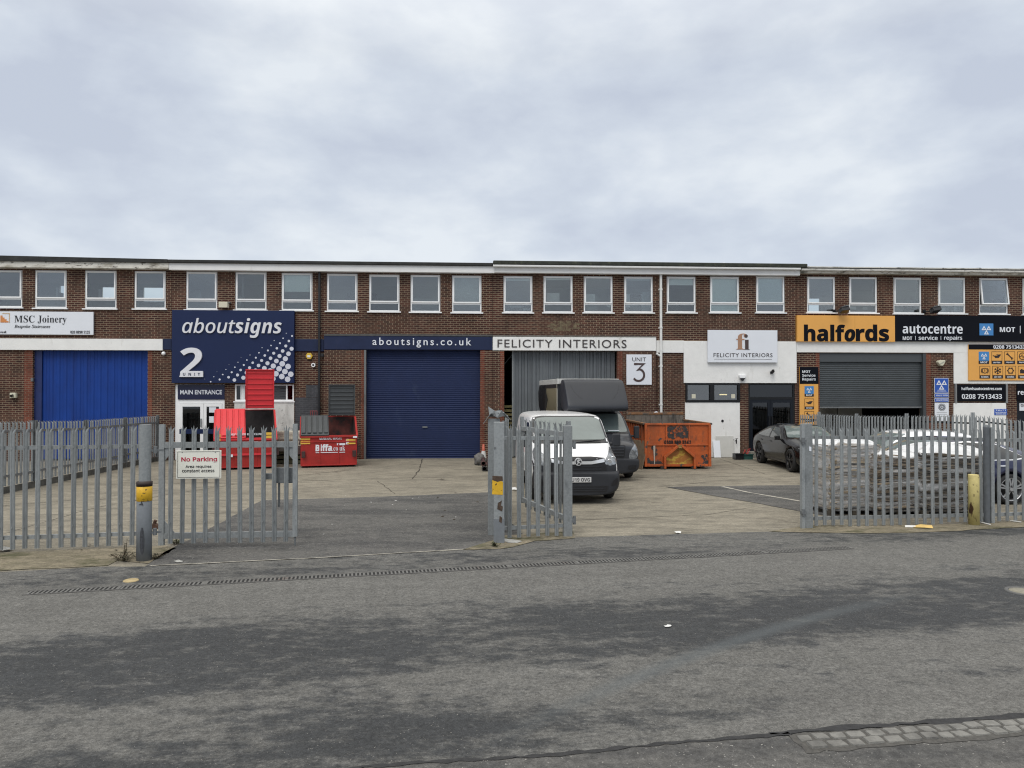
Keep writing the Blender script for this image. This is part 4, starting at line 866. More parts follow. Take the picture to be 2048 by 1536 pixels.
def rosette(f):
    for a in range(16): c, s_ = math.cos(R(22.5*a)), math.sin(R(22.5*a)); f.fstroke([(1883.7 + 3.2*c, 814.3 + 3.2*s_), (1883.7 + 7.4*c, 814.3 + 7.4*s_)], 1.3, n)
    f.fdisc(1883.7, 814.3, 1.6, n)
part(F, 'emblem', CG, r_, rosette)
part(F, 'lettering', mat('certificate_text', (.4, .41, .42), .6), r_, lambda f: [f.px(1873.5, 1894, y, y + .9, n + .004, n) for y in (824.5, 828, 832)])

r_, F, n = sign('sign_board', 'small landscape black board with white web address and phone number', 1914, 2012, 769.5, 802.5, SIGNB, .07, .05)
part(F, 'lettering', SWHITE, r_, lambda f: (f.text('halfordsautocentres.com', 1923, 2003, 774, 780.2, n, st='sb'), f.text('0208 7513433', 1923.5, 2003.5, 788.2, 797.8, n, st='sb', offset=-.004)))
r_, F, n = sign('sign_board', 'black board with cut off white word above the dark door at right edge', 2034.4, 2098, 768.5, 801, SIGNB, .05, .05)
part(F, 'lettering', SWHITE, r_, lambda f: f.text('reception', 2035.5, 2093, 779.3, 792.6, n, st='sb'))
r_, F, n = sign('notice', 'small blue notice with white text on the white wall under the phone number', 1989, 2014.4, 818, 830.2, MOTD, .06, .02)
part(F, 'lettering', SWHITE, r_, lambda f: (f.text('M.o.T', 1995.5, 2007.5, 819.3, 822, n, .004, st='sb'), f.text('RECEPTION AND', 1991, 2012.5, 823.6, 825.7, n, .004, st='sb'), f.text('WAITING AREA', 1991.5, 2012, 826.9, 829, n, .004, st='sb'), f.fpoly([(1991, 819.3), (1994, 819.3), (1992.5, 822)], n), f.fpoly([(2009, 819.3), (2012, 819.3), (2010.5, 822)], n)))
r_, F, n = sign('notice', 'white notice with a crossed circle on the dark door at right edge', 2039, 2052, 806, 821.5, SWHITE, -.04, .01)
part(F, 'emblem', LETTER, r_, lambda f: (f.fstroke([(2044.3 + 2.6*math.cos(a*.4), 811 + 2.6*math.sin(a*.4)) for a in range(16)], .7, n, closed=True), f.fstroke([(2042.5, 809.2), (2046.2, 812.8)], .7, n)))

# ================================================================ small fittings on the wall
r_, s0, z0 = froot('alarm_box', 'yellow hexagonal alarm box beside the black downpipe', 'alarm box', 611, 625, 719, .0)
f = FB(s0, z0); f.prism([(f.pt(618 + 7*math.cos(R(60*i)), 712 + 7*math.sin(R(60*i)), .1)) for i in range(6)], -.10, 0); f.build('cover', mat('alarm_yellow', (.62, .42, .04), .5), r_, .01)
f = FB(s0, z0); f.px(614.5, 621, 710.5, 714.5, .11, .1); f.build('label_plate', SWHITE, r_)
r_, s0, z0 = froot('security_camera', 'round white dome camera below the yellow alarm box', 'camera', 622, 630, 735, .0)
f = FB(s0, z0); c = f.pt(626.2, 730, .1); f.cyl((c[0], 0, c[1]), (c[0], -.09, c[1]), .075, .075, 18); f.build('housing', UPVC, r_); f = FB(s0, z0); f.cyl((c[0], -.085, c[1]), (c[0], -.10, c[1]), .045, .03, 16); f.build('lens', BLACKM, r_)
r_, s0, z0 = froot('security_light', 'small white round lamp on the brick right of the blue doors', 'lamp', 323, 331, 710, 0)
f = FB(s0, z0); c = f.pt(327, 707, .08); f.lathe([(.001, -.14), (.05, -.13), (.075, -.08), (.06, -.03), (.03, 0), (.001, 0)], (c[0], 0, c[1]), 'y', 16); f.build('shade', UPVC, r_)
r_, s0, z0 = froot('junction_box', 'pale green box with dark outlet on brick left of the blue doors', 'box', 19, 31, 796, 0)
f = FB(s0, z0); f.px(19, 31, 785.5, 796, .12, 0); f.build('case', CREAMB, r_, .015); f = FB(s0, z0); c = f.pt(25, 790.5, .12); f.cyl((c[0], -.1, c[1]), (c[0], -.2, c[1] - .03), .04, .05, 14); f.build('outlet', BLACKM, r_)
r_, s0, z0 = froot('floodlight', 'cream floodlight box on the brick between two left windows', 'floodlight', 436, 455, 615, 0)
f = FB(s0, z0); f.px(437, 454.5, 603.5, 615, .30, .08); f.build('housing', CREAMB, r_, .015); f = FB(s0, z0); f.px(443, 448, 606, 612, .08, 0); f.px(455, 459, 603.5, 606, .2, 0); f.build('bracket', GALVD, r_)
for (x, lb) in ((1688, 'black floodlight above the orange board'), (1870, 'black floodlight above the long black board')):
    r_, s0, z0 = froot('floodlight', lb, 'floodlight', x - 8, x + 8, 626, 0, 'black floodlights over the garage boards')
    f = FB(s0, z0); c = f.pt(x, 619.5, .4); f.obox((c[0], -.42, c[1]), (.15, 0, .02), (0, .12, -.05), (-.012, .03, .08)); f.build('housing', BLACKM, r_, .01)
    f = FB(s0, z0); f.obox((c[0] - .015, -.47, c[1] + .085), (.12, 0, .016), (0, .10, -.045), (-.001, .002, .006)); f.build('lens', mat('floodlight_glass', (.22, .24, .26), .2), r_)
    f = FB(s0, z0); f.bar((c[0] - .18, 0, c[1] - .02), (c[0] - .05, -.4, c[1] - .06), .03); f.box(c[0] - .24, c[0] - .12, -.03, 0, c[1] - .08, c[1] + .05); f.build('bracket', BLACKM, r_)
for (x, y, lb, m1) in ((1485.5, 755, 'white wedge alarm box with black lower half over the strip window', True), (1883.5, 726, 'cream alarm box high on the brick pier by the grey shutter', False)):
    r_, s0, z0 = froot('alarm_box', lb, 'alarm box', x - 7, x + 7, y + 6, .05)
    f = FB(s0, z0, .05); f.prism([f.pt(x + a, y + b, .15) for a, b in (((-7, -5.5), (7, -5.5), (6, -1), (3.5, 4), (1.5, 6.5), (-2, 6.5), (-4.5, 3), (-6.5, -1)) if m1 else ((-7.5, -2), (-5, -5.5), (6, -6), (7.5, -4.5), (6, 0), (3.5, 4), (1, 6), (-3, 5), (-6, 1)))], -.12, .05); f.build('cover', CREAMB if not m1 else UPVC, r_, .02)
    if m1: f = FB(s0, z0, .05); f.prism([f.pt(x + a, y + b, .19) for a, b in ((-5, 1), (5, 1), (3.2, 4.5), (1.4, 6.8), (-1.8, 6.8), (-4.2, 4))], -.135, -.118); f.build('lower_cover', BLACKM, r_)
    else: f = FB(s0, z0, .05); f.fstroke([(x - 3, y + 1.5), (x + 5, y - 3)], 2, .17, .012); f.build('label_band', mat('faded_label', (.42, .43, .36), .5), r_)
r_, s0, z0 = froot('security_camera', 'small black bullet camera on the white render under the pale board', 'camera', 1540, 1552, 748, .05)
f = FB(s0, z0, .05); c = f.pt(1546, 742, .2); f.cyl((c[0] + .05, -.05, c[1] + .02), (c[0] - .06, -.28, c[1] - .02), .055, .06, 16); f.build('housing', BLACKM, r_); f = FB(s0, z0, .05); f.bar((c[0], 0, c[1] - .06), (c[0], -.16, c[1]), .03); f.box(c[0] - .05, c[0] + .05, -.02, 0, c[1] - .11, c[1] - .01); f.build('bracket', BLACKM, r_)
# aerial behind the roof edge
s0 = fac(1386, 523, 0)[0]; an = thing('aerial', 'thin bent television aerial on the roof', 'aerial', fworld(s0, -1.0, ROOFZ + .1), FA)
MB().tube([(0, 0, 0), (.02, 0, .24)], .012, 6).build('mast', GALVD, an)
b = MB(); b.tube([(-.26, 0, .2), (.16, .1, .12)], .008, 5)
for t in range(6): x = -.24 + t*.075; b.tube([(x, -.05, .2 - t*.014 + .05), (x + .03, .1, .2 - t*.014 - .06)], .006, 4)
b.tube([(-.02, 0, .17), (-.12, 0, .06)], .008, 4); b.build('elements', GALVD, an)
# ================================================================ palisade fences and gates
_pale = {}
def pale_mesh(w=.07):
    if w in _pale: return _pale[w]
    k = w / .072; H = 1.0                        # unit height, scaled per pale
    P = [(-.036*k, .012), (-.027*k, -.004), (-.013*k, -.013), (0, -.002), (.013*k, -.013), (.027*k, -.004), (.036*k, .012)]
    mb = MB(); n = len(P); zt = .945
    def sheet(pts, faces):
        m = len(pts); mb.add(pts + [(x, y + .004, z) for x, y, z in pts], faces + [tuple(m + i for i in f[::-1]) for f in faces])
    lo = [(x, y, 0) for x, y in P]; hi = [(x, y, zt) for x, y in P]
    sheet(lo + hi, [(i, i+1, n+i+1, n+i) for i in range(n-1)])
    sheet([hi[2], hi[3], hi[4], (.006*k, -.008, .985), (0, -.006, 1.0), (-.006*k, -.008, .985)], [(0, 1, 4, 5), (1, 2, 3, 4)])
    sheet([hi[0], hi[1], hi[2], (-.024*k, .004, .968), (-.047*k, .03, .982)], [(0, 1, 3, 4), (1, 2, 3)])
    sheet([hi[4], hi[5], hi[6], (.047*k, .03, .982), (.024*k, .004, .968)], [(0, 1, 4), (1, 2, 3, 4)])
    for z in (.18, .82): mb.cyl((0, -.012, z - .004), (0, -.02, z - .004), .009, .007, 6)
    me = mb.mesh('pale'); me.materials.append(GALV); _pale[w] = me; return me
def add_pales(root, a, b, n, h0, h1, base=.05, face=-1, w=.072, t0=0.0, t1=1.0, off=.035, skip=(), lean=0.0):
    """n pales between local points a and b (t0..t1), height of tip h0..h1 above local z=0"""
    a, b = Vector(a), Vector(b); d = (b - a); ang = math.atan2(d.y, d.x); nn = Vector((math.sin(ang), -math.cos(ang), 0))
    me = pale_mesh(w)
    for i in range(n):
        if i in skip: continue
        t = t0 + (t1 - t0) * (i + .5) / n; p = a + d*t + nn*off
        o = link(bpy.data.objects.new('pale', me), root); h = h0 + (h1 - h0)*t
        bz = base if not callable(base) else base(t)
        o.location = (p.x, p.y, bz + rnd.uniform(-.006, .006)); o.scale = (1, 1, h - bz); o.rotation_euler = (rnd.uniform(-.006, .006), rnd.uniform(-.008, .008) + lean, ang + rnd.uniform(-.06, .06))
def rail(root, a, b, z0, z1, m=None, h=.055):
    a, b = Vector((*a[:2], z0)), Vector((*b[:2], z1)); mb = MB()
    mb.bar(a, b, .006, h); d = (b - a).normalized(); nn = Vector((-d.y, d.x, 0)); mb.bar(a + nn*.022 + Vector((0, 0, h/2)), b + nn*.022 + Vector((0, 0, h/2)), .05, .006)
    return mb.build('rail', m or GALV, root)
def post(root, p, h, w=.10, d=.055, rz=0, m=None):
    mb = MB(); mb.box(-w/2, w/2, -.005, .005, 0, h); mb.box(-w/2, -w/2+.008, -d/2, d/2, 0, h); mb.box(w/2-.008, w/2, -d/2, d/2, 0, h)
    return mb.build('post', m or GALV, root, loc=(p[0], p[1], 0), rz=rz)
def G(px, py): return gnd(px, py)

# front fence, left (pale spacing .175 m)
A, B = G(-160, 1112), G(276, 1097)
fl = thing('palisade_fence', 'grey steel palisade fence on mossy concrete left of the round gate post', 'fence', A, 0)
b = B - A; n = 18
add_pales(fl, (0, 0, 0), b, n, 1.93, 1.95, .06)
rail(fl, (0, 0), b, 1.60, 1.60); rail(fl, (0, 0), b, .225, .23)
post(fl, (0, 0, 0), 1.9, rz=.16)
# round gate post
gp = thing('gate_post', 'round grey steel gate post with yellow band and scuffed sleeve', 'post', G(288, 1121), 0)
MB().cyl((0, 0, 0), (.01, 0, 1.98), .082, .082, 24).build('post', GALV, gp)
MB().lathe([(.082, 0), (.105, 0), (.103, .52), (.102, 1.0), (.082, 1.02)], (0, 0, 0), 'z', 24).build('sleeve', GREYP, gp)
MB().lathe([(.1025, .87), (.106, .872), (.106, 1.09), (.1025, 1.092)], (0, 0, 0), 'z', 24).build('yellow_band', YELP, gp)
MB().lathe([(.085, 1.092), (.108, 1.085), (.109, 1.15), (.085, 1.16)], (0, 0, 0), 'z', 24).build('dark_collar', DBAND, gp)
mb = MB()
for (z, w2, h2) in ((.30, .030, .20), (.34, .016, .15)): mb.prism([(.02 + w2*math.cos(a*.4), z + h2*math.sin(a*.4)) for a in range(16)], -.109 + (.003 if w2 > .02 else 0), -.098)
mb.prism([(-.03, .83), (.0, .84), (.01, .88), (.03, .84), (.035, .82)], -.108, -.1); mb.build('scuff', mat('scuff', (.045, .048, .055), .7, noise=(30, .5)), gp)
hg = MB(); hg.bar((.06, 0, 1.60), (.22, .12, 1.60), .03); hg.bar((.06, 0, .40), (.2, .1, .40), .03); hg.cyl((.13, .05, 1.56), (.13, .05, 1.66), .03, .03, 10); hg.cyl((.13, .05, .36), (.13, .05, .46), .03, .03, 10); hg.build('hinge', GALVD, gp)

def gate(label, a, b, n, h, group=None, latch=None, brace=True, z0=.16, zt=1.58, hs=1.95, skip=(), sp=None):
    """gate leaf from ground point a (hinge) to b"""
    root = thing('gate', label, 'gate', a, 0, group); d = b - a; L_ = d.length; ang = math.atan2(d.y, d.x); root.rotation_euler = (0, 0, ang)
    add_pales(root, (.05, 0, 0), (L_ - .05, 0, 0), n, h, h, .09, skip=skip)
    MB().box(-.04, .04, -.03, .03, .06, hs).build('hinge_stile', GALV, root); MB().box(L_-.035, L_+.035, -.03, .03, .16, hs).build('latch_stile', GALV, root)
    for z in (zt, z0): MB().box(.04, L_ - .035, -.025, .025, z, z + .09).build('rail', GALV, root)
    if brace:
        g = MB()
        for (x, z, sx, sz) in ((.04, zt, 1, -1), (.04, z0 + .09, 1, 1), (L_ - .035, zt, -1, -1)): MB().prism([(x, z), (x + sx*.16, z), (x, z + sz*.2)], -.006, .006).build('gusset', GALV, root)
        pass
    return root, L_
g1, L1 = gate('open grey palisade gate carrying the no parking sign', G(323, 1098), G(590, 1093), 11, 1.94)
q = MB(); q.box(L1-.36, L1-.02, .05, .08, 1.02 - .02, 1.25); q.box(L1-.52, L1-.3, .06, .1, 1.06, 1.16); q.build('lock_box', GALVD, g1, .008)
MB().cyl((L1-.27, .09, .62), (L1-.27, .09, 1.05), .018, .018, 8).build('latch_bar', GALVD, g1); MB().cyl((L1, 0, .02), (L1, 0, .3), .014, .014, 8).build('drop_bolt', GALVD, g1)
# sign on the gate
c = at_depth(397.5, 929, 11.29); w2, h2 = 43.5/1450*11.29, 28.2/1450*11.29
sg = thing('parking_sign', 'white rectangular sign with red and black lettering on the open gate', 'sign', (c.x, c.y, c.z - h2), g1.rotation_euler.z)
MB().box(-w2, w2, 0, .012, 0, 2*h2).build('panel', mat('sign_offwhite', (.76, .76, .68), .5, noise=(3, .05)), sg, .003)
k = 11.29/1450; SX = lambda x: (x - 397.5)*k; SZ = lambda y: (957.2 - y)*k
mb = MB(); mb.stroke([(SX(357), SZ(903.5)), (SX(438.5), SZ(903.5)), (SX(438.5), SZ(954.5)), (SX(357), SZ(954.5))], .005, -.003, .001, True)
text_into(mb, 'Area requires', SX(372), SX(422), SZ(937.5), SZ(930), -.003, .004, st='s', offset=.022); text_into(mb, 'constant access', SX(365.5), SX(427.8), SZ(944.6), SZ(938.6), -.003, .004, st='s', offset=.022); mb.build('lettering', BLACKM, sg)
mb = MB(); text_into(mb, 'No Parking', SX(363.8), SX(433), SZ(925.3), SZ(913.8), -.003, .004, st='s', offset=.03); mb.build('heading', mat('sign_red', (.42, .015, .05), .5), sg)
mb = MB()
for x in (-w2+.09, w2-.09): mb.cyl((x, -.004, 2*h2-.03), (x, .0, 2*h2-.03), .008, .008, 8)
mb.build('bolt', GALVD, sg)

# centre gate posts: a front box post and a wider one behind with a bent cap
cp = thing('gate_post', 'square grey steel gate post with a torn yellow patch in the centre', 'post', G(998, 1086), .05)
MB().box(-.085, .085, -.05, .05, 0, 1.97).build('post', GALV, cp, .006); MB().box(-.088, .088, -.053, .053, .0, .40).build('sleeve', GREYP, cp)
MB().prism([(-.115, .80), (.06, .79), (.062, 1.0), (.02, 1.02), (-.02, 1.0), (-.112, 1.03)], -.056, -.051).build('yellow_patch', YELP, cp)
mb = MB(); mb.prism([(-.11, 1.03), (-.03, 1.0), (.06, 1.02), (.055, 1.09), (-.11, 1.10)], -.0565, -.0515); mb.prism([(-.03, .56), (.05, .52), (.06, .60), (.03, .62), (.045, .70), (-.02, .66)], -.0565, -.0515); mb.prism([(.0, .36), (.04, .33), (.05, .42), (.01, .45)], -.0565, -.0515); mb.build('rust_patch', mat('rust_patch', (.07, .045, .03), .8, noise=(20, .5)), cp)
mb = MB(); mb.cyl((-.07, -.06, 1.55), (-.07, -.05, 1.55), .02, .02, 8); mb.build('bolt', GALVD, cp)
cb = thing('gate_post', 'wide galvanised gate post with bent metal cap behind the yellow patched post', 'post', G(988, 1070), .05)
MB().box(-.105, .10, -.06, .06, 0, 2.0).build('post', GALV, cb, .006)
mb = MB(); mb.add([(-.19, -.1, 1.92), (-.06, -.12, 2.10), (.17, -.1, 2.11), (.29, -.05, 1.98), (.15, .1, 2.05), (-.1, .1, 2.03)], [(0, 1, 5), (1, 2, 4, 5), (2, 3, 4)]); mb.add([(-.08, .06, 2.05), (-.10, .08, 2.21), (.02, .06, 2.13), (.10, .07, 2.15), (.16, .08, 2.12), (.22, .06, 2.06)], [(0, 2, 1), (2, 5, 4, 3), (0, 5, 2)]); mb.add([(-.05, -.08, 2.08), (.0, -.12, 2.14), (.08, -.1, 2.10), (.13, -.12, 2.15), (.20, -.06, 2.05), (.05, -.13, 2.02)], [(0, 5, 1), (1, 5, 2), (2, 5, 3), (3, 5, 4)])
co = mb.build('bent_cap', GALV, cb, fix=False); so = co.modifiers.new('s', 'SOLIDIFY'); so.thickness = .008
# short fence between the centre posts
A, B = G(1004, 1080), G(1126, 1074)
fc = thing('palisade_fence', 'short run of grey palisade between the two centre gate posts', 'fence', A, 0); b = B - A
add_pales(fc, (0, 0, 0), b, 6, 1.93, 1.90, .04, t0=.04, t1=.965)
rail(fc, (0, 0), b, 1.69, 1.67); rail(fc, (0, 0), b, .19, .19)
pp = thing('gate_post', 'plain galvanised square post on the right of the short centre fence', 'post', G(1135, 1073), .1)
MB().box(-.075, .075, -.06, .06, 0, 1.885).build('post', GALV, pp, .006)
mb = MB()
for z in (1.56, .28): mb.box(.07, .13, -.05, .03, z - .04, z + .04); mb.cyl((.115, -.02, z - .07), (.115, -.02, z + .07), .028, .028, 10)
mb.build('hinge', GALVD, pp)
g2, L2 = gate('palisade gate leaf folded back behind the short centre fence', G(1137, 1066) , G(1044, 1021) , 9, 1.93, z0=.19, zt=1.66)
g3, L3 = gate('palisade gate leaf standing edge on beside the white van', G(1008, 1064), G(1013, 1008), 14, 1.93, z0=.19, zt=1.66)

# right gate post and right front fence
rp = thing('gate_post', 'broad galvanised gate post with hinge pins at the right opening', 'post', G(1608, 1056), .12)
MB().box(-.02, .13, -.08, .08, 0, 1.885).build('post', GALV, rp, .006); mb = MB(); mb.box(-.085, -.03, -.1, -.02, 0, 1.87); mb.box(-.03, -.02, -.06, -.05, 0, 1.87); mb.build('side_channel', GALV, rp)
mb = MB()
for z in (1.58, .30): mb.box(-.11, -.02, -.14, -.06, z - .025, z + .025); mb.cyl((-.07, -.11, z - .06), (-.07, -.11, z + .06), .03, .03, 10)
mb.build('hinge', GALVD, rp); MB().prism([(.06, 1.40), (.10, 1.39), (.10, 1.47), (.06, 1.48)], -.086, -.081).build('sticker', SWHITE, rp)
A, B = G(1621, 1056), G(1974, 1047)
fr = thing('palisade_fence', 'grey palisade fence in front of the plastic wrapped stacks', 'fence', A, 0); b = B - A
add_pales(fr, (0, 0, 0), b, 21, 1.86, 1.80, lambda t: .02 if .2 < t < .75 else .05, t0=.005, t1=.985, w=.07)
rail(fr, (0, 0), b, 1.64, 1.57); rail(fr, (0, 0), b, .17, .16)
po = thing('fence_post', 'dark round topped fence post right of the yellow bollard', 'post', G(1979, 1047), .15)
mb = MB(); mb.cyl((-.055, 0, 0), (-.055, 0, 1.80), .055, .055, 16); mb.lathe([(.055, 1.80), (.045, 1.83), (.02, 1.845), (.001, 1.85)], (-.055, 0, 0), 'z', 16); mb.build('post', mat('dark_post', (.10, .11, .12), .5, noise=(10, .2)), po); MB().box(.0, .07, -.05, .05, 0, 1.80).build('channel', GALV, po)
A, B = G(1988, 1046), G(2240, 1036)
fr2 = thing('palisade_fence', 'grey palisade fence right of the dark fence post at the right edge', 'fence', A, 0); b = B - A
add_pales(fr2, (0, 0, 0), b, 16, 1.78, 1.76, .04, w=.07); rail(fr2, (0, 0), b, 1.55, 1.53); rail(fr2, (0, 0), b, .15, .15)
# yellow bollard
bo = thing('bollard', 'chipped pale yellow steel bollard in front of the right fence', 'bollard', G(1948, 1050), 0)
MB().lathe([(.001, 0), (.092, 0), (.092, .92), (.085, .935), (.001, .94)], (0, 0, 0), 'z', 24).build('tube', YELW, bo)

# dividing fence on the left, running back to the building
fl2 = thing('palisade_fence', 'dull palisade fence running back to the building on the left', 'fence', (0, 0, 0), 0)
pts = [(-12.25, 16.4, 1.78), ((72-1024)/1450*18.8, 18.8, 1.71), ((172-1024)/1450*21.2, 21.2, 1.63), ((251-1024)/1450*23.7, 23.7, 1.62), ((316-1024)/1450*25.9, 25.9, 1.62)]
pts.insert(0, (-12.1, 13.9, 1.85)); pts.append((-12.85, 26.4, 1.62))
for (a, b) in zip(pts[:-1], pts[1:]):
    d = math.hypot(b[0]-a[0], b[1]-a[1]); n = max(3, int(d / .145))
    add_pales(fl2, (*a[:2], 0), (*b[:2], 0), n, a[2] + .03, b[2] + .03, .17, off=-.035)
    rail(fl2, a, b, a[2] - .24, b[2] - .24, GALVD); rail(fl2, a, b, .42, .40, GALVD)
    post(fl2, b, b[2] + .02, rz=math.pi/2, m=GALVD)
mb = MB()
for (a, b) in zip(pts[:-1], pts[1:]): mb.bar((a[0], a[1], .08), (b[0], b[1], .08), .05, .16)
mb.build('gravel_board', mat('dark_concrete', (.075, .074, .066), .9, noise=(5, .5)), fl2)

# dividing fence on the right, between the yards
fr3 = thing('palisade_fence', 'palisade fence with thin top rail between the yard and the garage', 'fence', (0, 0, 0), 0)
pts = [((1600-1024)/1450*27.2, 27.2, 1.62), ((1638-1024)/1450*25.8, 25.8, 1.70), ((1713-1024)/1450*23.7, 23.7, 1.70), ((1813-1024)/1450*21.8, 21.8, 1.76), ((1945-1024)/1450*20, 20, 1.84), ((2060-1024)/1450*20.2, 20.2, 1.66), ((2200-1024)/1450*20.4, 20.4, 1.6)]
for i, (a, b) in enumerate(zip(pts[:-1], pts[1:])):
    n = (8, 15, 16, 16, 13, 14)[i]
    add_pales(fr3, (*a[:2], 0), (*b[:2], 0), n, a[2] + .02, b[2] + .02, .08, w=.07)
    rail(fr3, a, b, a[2] - .17, b[2] - .24 if i < 4 else b[2] - .17, DARKF if i < 9 else None, .04); rail(fr3, a, b, .35, .35)
    post(fr3, b, b[2] + .06, w=.09, d=.09, rz=.9)
# ================================================================ waste containers and yard things
REDP = mat('red_container', (.36, .020, .016), .5, noise=(3, .18), bump=(4, .35), stains=[(2.2, .60, .78, (.24, .022, .016), (1, 1, .5)), (5, .66, .74, (.16, .05, .03))])
REDL = mat('red_lid', (.62, .030, .040), .45, noise=(2, .06))
GREYL = mat('grey_lid', (.060, .066, .070), .5, noise=(2, .12))
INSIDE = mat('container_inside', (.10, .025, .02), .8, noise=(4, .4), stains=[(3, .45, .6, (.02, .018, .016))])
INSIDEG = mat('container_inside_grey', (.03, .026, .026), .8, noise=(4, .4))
YSTK = mat('yellow_sticker', (.72, .45, .06), .5)
def lid(root, w, ln, m, loc, tilt, ribs=True):
    """lid hinged at its rear edge: local -y is the free end"""
    mb = MB(); mb.box(-w/2, w/2, -ln, 0, 0, .03); mb.box(-w/2, -w/2+.03, -ln, 0, -.05, 0); mb.box(w/2-.03, w/2, -ln, 0, -.05, 0); mb.box(-w/2+.03, w/2-.03, -ln, -ln+.03, -.06, 0)
    for i in range(5): x = -w/2 + w*(i+.5)/5; mb.box(x - w*.066, x + w*.066, -ln+.08, -.08, .03, .075)
    for i in range(7): y = -ln*(i+.7)/7.4; mb.box(-w/2+.05, w/2-.05, y-.018, y+.018, -.025, 0)
    o = mb.build('lid', m, root, .008, loc=loc); o.rotation_euler = (tilt, 0, 0); return o
def container(label, loc, rz, w, hf, hb, dp, dt, lidm, inside, closed=-1):
    """front loading container: low sloped front, high back, two lids; open lid stands upright"""
    root = thing('waste_container', label, 'waste container', loc, rz, 'waste containers in the yard')
    side = [(.06, .06), (0, hf), (dt, hb), (dp, hb), (dp - .04, .06)]
    mb = MB()
    for x in (-w/2, w/2 - .03): mb.prismx(side, x, x + .03)
    mb.prismx([(.06, .06), (.0, hf), (.03, hf), (.09, .06)], -w/2 + .03, w/2 - .03)
    mb.prismx([(dp - .03, .06), (dp - .03, hb), (dp, hb), (dp, .06)], -w/2 + .03, w/2 - .03); mb.box(-w/2 + .03, w/2 - .03, .09, dp - .03, .06, .09)
    body = mb.build('body', REDP, root)
    lin = MB(); lin.add([(-w/2+.035, .10, .10), (w/2-.035, .10, .10), (w/2-.035, dp-.035, .10), (-w/2+.035, dp-.035, .10), (w/2-.035, dp-.035, hb-.02), (-w/2+.035, dp-.035, hb-.02)], [(0, 1, 2, 3), (3, 2, 4, 5)])
    lin.add([(-w/2+.035, .1, .1), (-w/2+.035, .06, hf-.03), (-w/2+.035, dt, hb-.03), (-w/2+.035, dp-.04, hb-.03), (-w/2+.035, dp-.04, .1)], [(0, 1, 2, 3, 4)]); lin.add([(w/2-.035, .1, .1), (w/2-.035, .06, hf-.03), (w/2-.035, dt, hb-.03), (w/2-.035, dp-.04, hb-.03), (w/2-.035, dp-.04, .1)], [(4, 3, 2, 1, 0)])
    lin.build('liner', inside, root, fix=False)
    rim = MB(); rim.box(-w/2-.03, w/2+.03, -.045, .02, hf - .07, hf + .005)
    for x in (-w/2 - .03, w/2): rim.prismx([(-.02, hf - .05), (-.02, hf + .006), (dt, hb + .006), (dp, hb + .006), (dp, hb - .05), (dt + .02, hb - .05)], x, x + .03)
    rim.box(-w/2, w/2, dp - .03, dp + .03, hb - .06, hb + .01); rim.build('rim', REDL if lidm is REDL else REDP, root, .006)
    rb = MB()
    yz = lambda z: .06 - .06 * (z - .06) / (hf - .06)
    rb.bar((-w/2 + .02, yz(hf*.8) - .012, hf*.8), (w/2 - .02, yz(hf*.8) - .012, hf*.8), .03, .03)
    for x in (-.16*w, .16*w + .02): rb.bar((x, yz(.08) - .006, .08), (x, yz(hf*.74) - .006, hf*.74), .045, .022, (0, 1, 0))
    rb.box(-w/2 + .03, w/2 - .03, .03, .08, .06, .10); rb.build('rib', REDP, root, .004)
    po = MB()
    for sx in (-1, 1):
        x0 = sx*w/2; po.box(x0, x0 + sx*.09, .08, dp*.75, hf*.42, hf*.62); po.box(x0 - sx*.15, x0 - sx*.03, -.05, .0, hf*.32, hf*.52); po.box(x0 + sx*.01, x0 + sx*.05, .0, dp*.8, hf*.72, hf*.80)
    po.build('fork_pocket', mat('pocket_dark', (.045, .02, .018), .6, noise=(6, .4)), root, .01)
    ft = MB()
    for x in (-w*.3, -w*.2, w*.2, w*.34): ft.cyl((x - .02, .14, .035), (x + .02, .14, .035), .035, .035, 10); ft.cyl((x - .02, dp - .2, .035), (x + .02, dp - .2, .035), .035, .035, 10)
    ft.build('castor', RUBBER, root)
    lw = w/2 - .01; slope = math.atan2(hb - hf, dt); ll = math.hypot(dt, hb - hf) + .06
    lid(root, lw, ll, lidm, (closed * (w/4), dt, hb + .03), slope)
    lo = lid(root, lw, ll*.84, lidm, (-closed * (w/4), dt + .12, hb + .05), R(-86))
    return root
# right container (general waste): front faces the camera
def ctx(px0, px1, yb): a, b = gnd(px0, yb), gnd(px1, yb); return a, b
a, b = ctx(602, 714, 935)
c2 = container('red general waste container with dark grey lids beside the navy shutter', ((a.x+b.x)/2, a.y, 0), .27, b.x - a.x - .04, 1.05, 1.62, 1.5, 1.05, GREYL, INSIDE)
w = b.x - a.x - .04; kx = lambda p: (p - 658.0) * w / 108.0; kz = lambda y: (935 - y) * 1.05 / (935 - 873.5)
fy = lambda z: .06 - .06 * (z - .06) / 1.0 - .012
mb = MB()
text_into(mb, 'Biffa', kx(632.3), kx(663.5), kz(903.7), kz(890.3), fy(.6), .02, st='sb', offset=.03); text_into(mb, '.co.uk', kx(664.5), kx(689), kz(903.5), kz(893.5), fy(.6), .02, st='b', offset=-.01)
text_into(mb, 'GENERAL WASTE', kx(639.5), kx(682.3), kz(881.8), kz(876.7), fy(.95) - .005, .02, st='sb'); mb.box(kx(632.5), kx(689), fy(.5) - .002, fy(.5) + .02, kz(907), kz(905.8)); mb.box(kx(673), kx(689), fy(.7) - .004, fy(.7) + .02, kz(892.7), kz(889))
mb.build('lettering', SWHITE, c2)
mb = MB()
for (l, r, t, bb) in ((604, 622, 877, 882), (604, 622, 884, 889.5), (691, 709, 881.5, 884.5), (696, 709, 885.5, 887.5), (693, 709, 888.5, 891)): mb.box(kx(l), kx(r), fy(.8) - .008, fy(.8) + .03, kz(bb), kz(t))
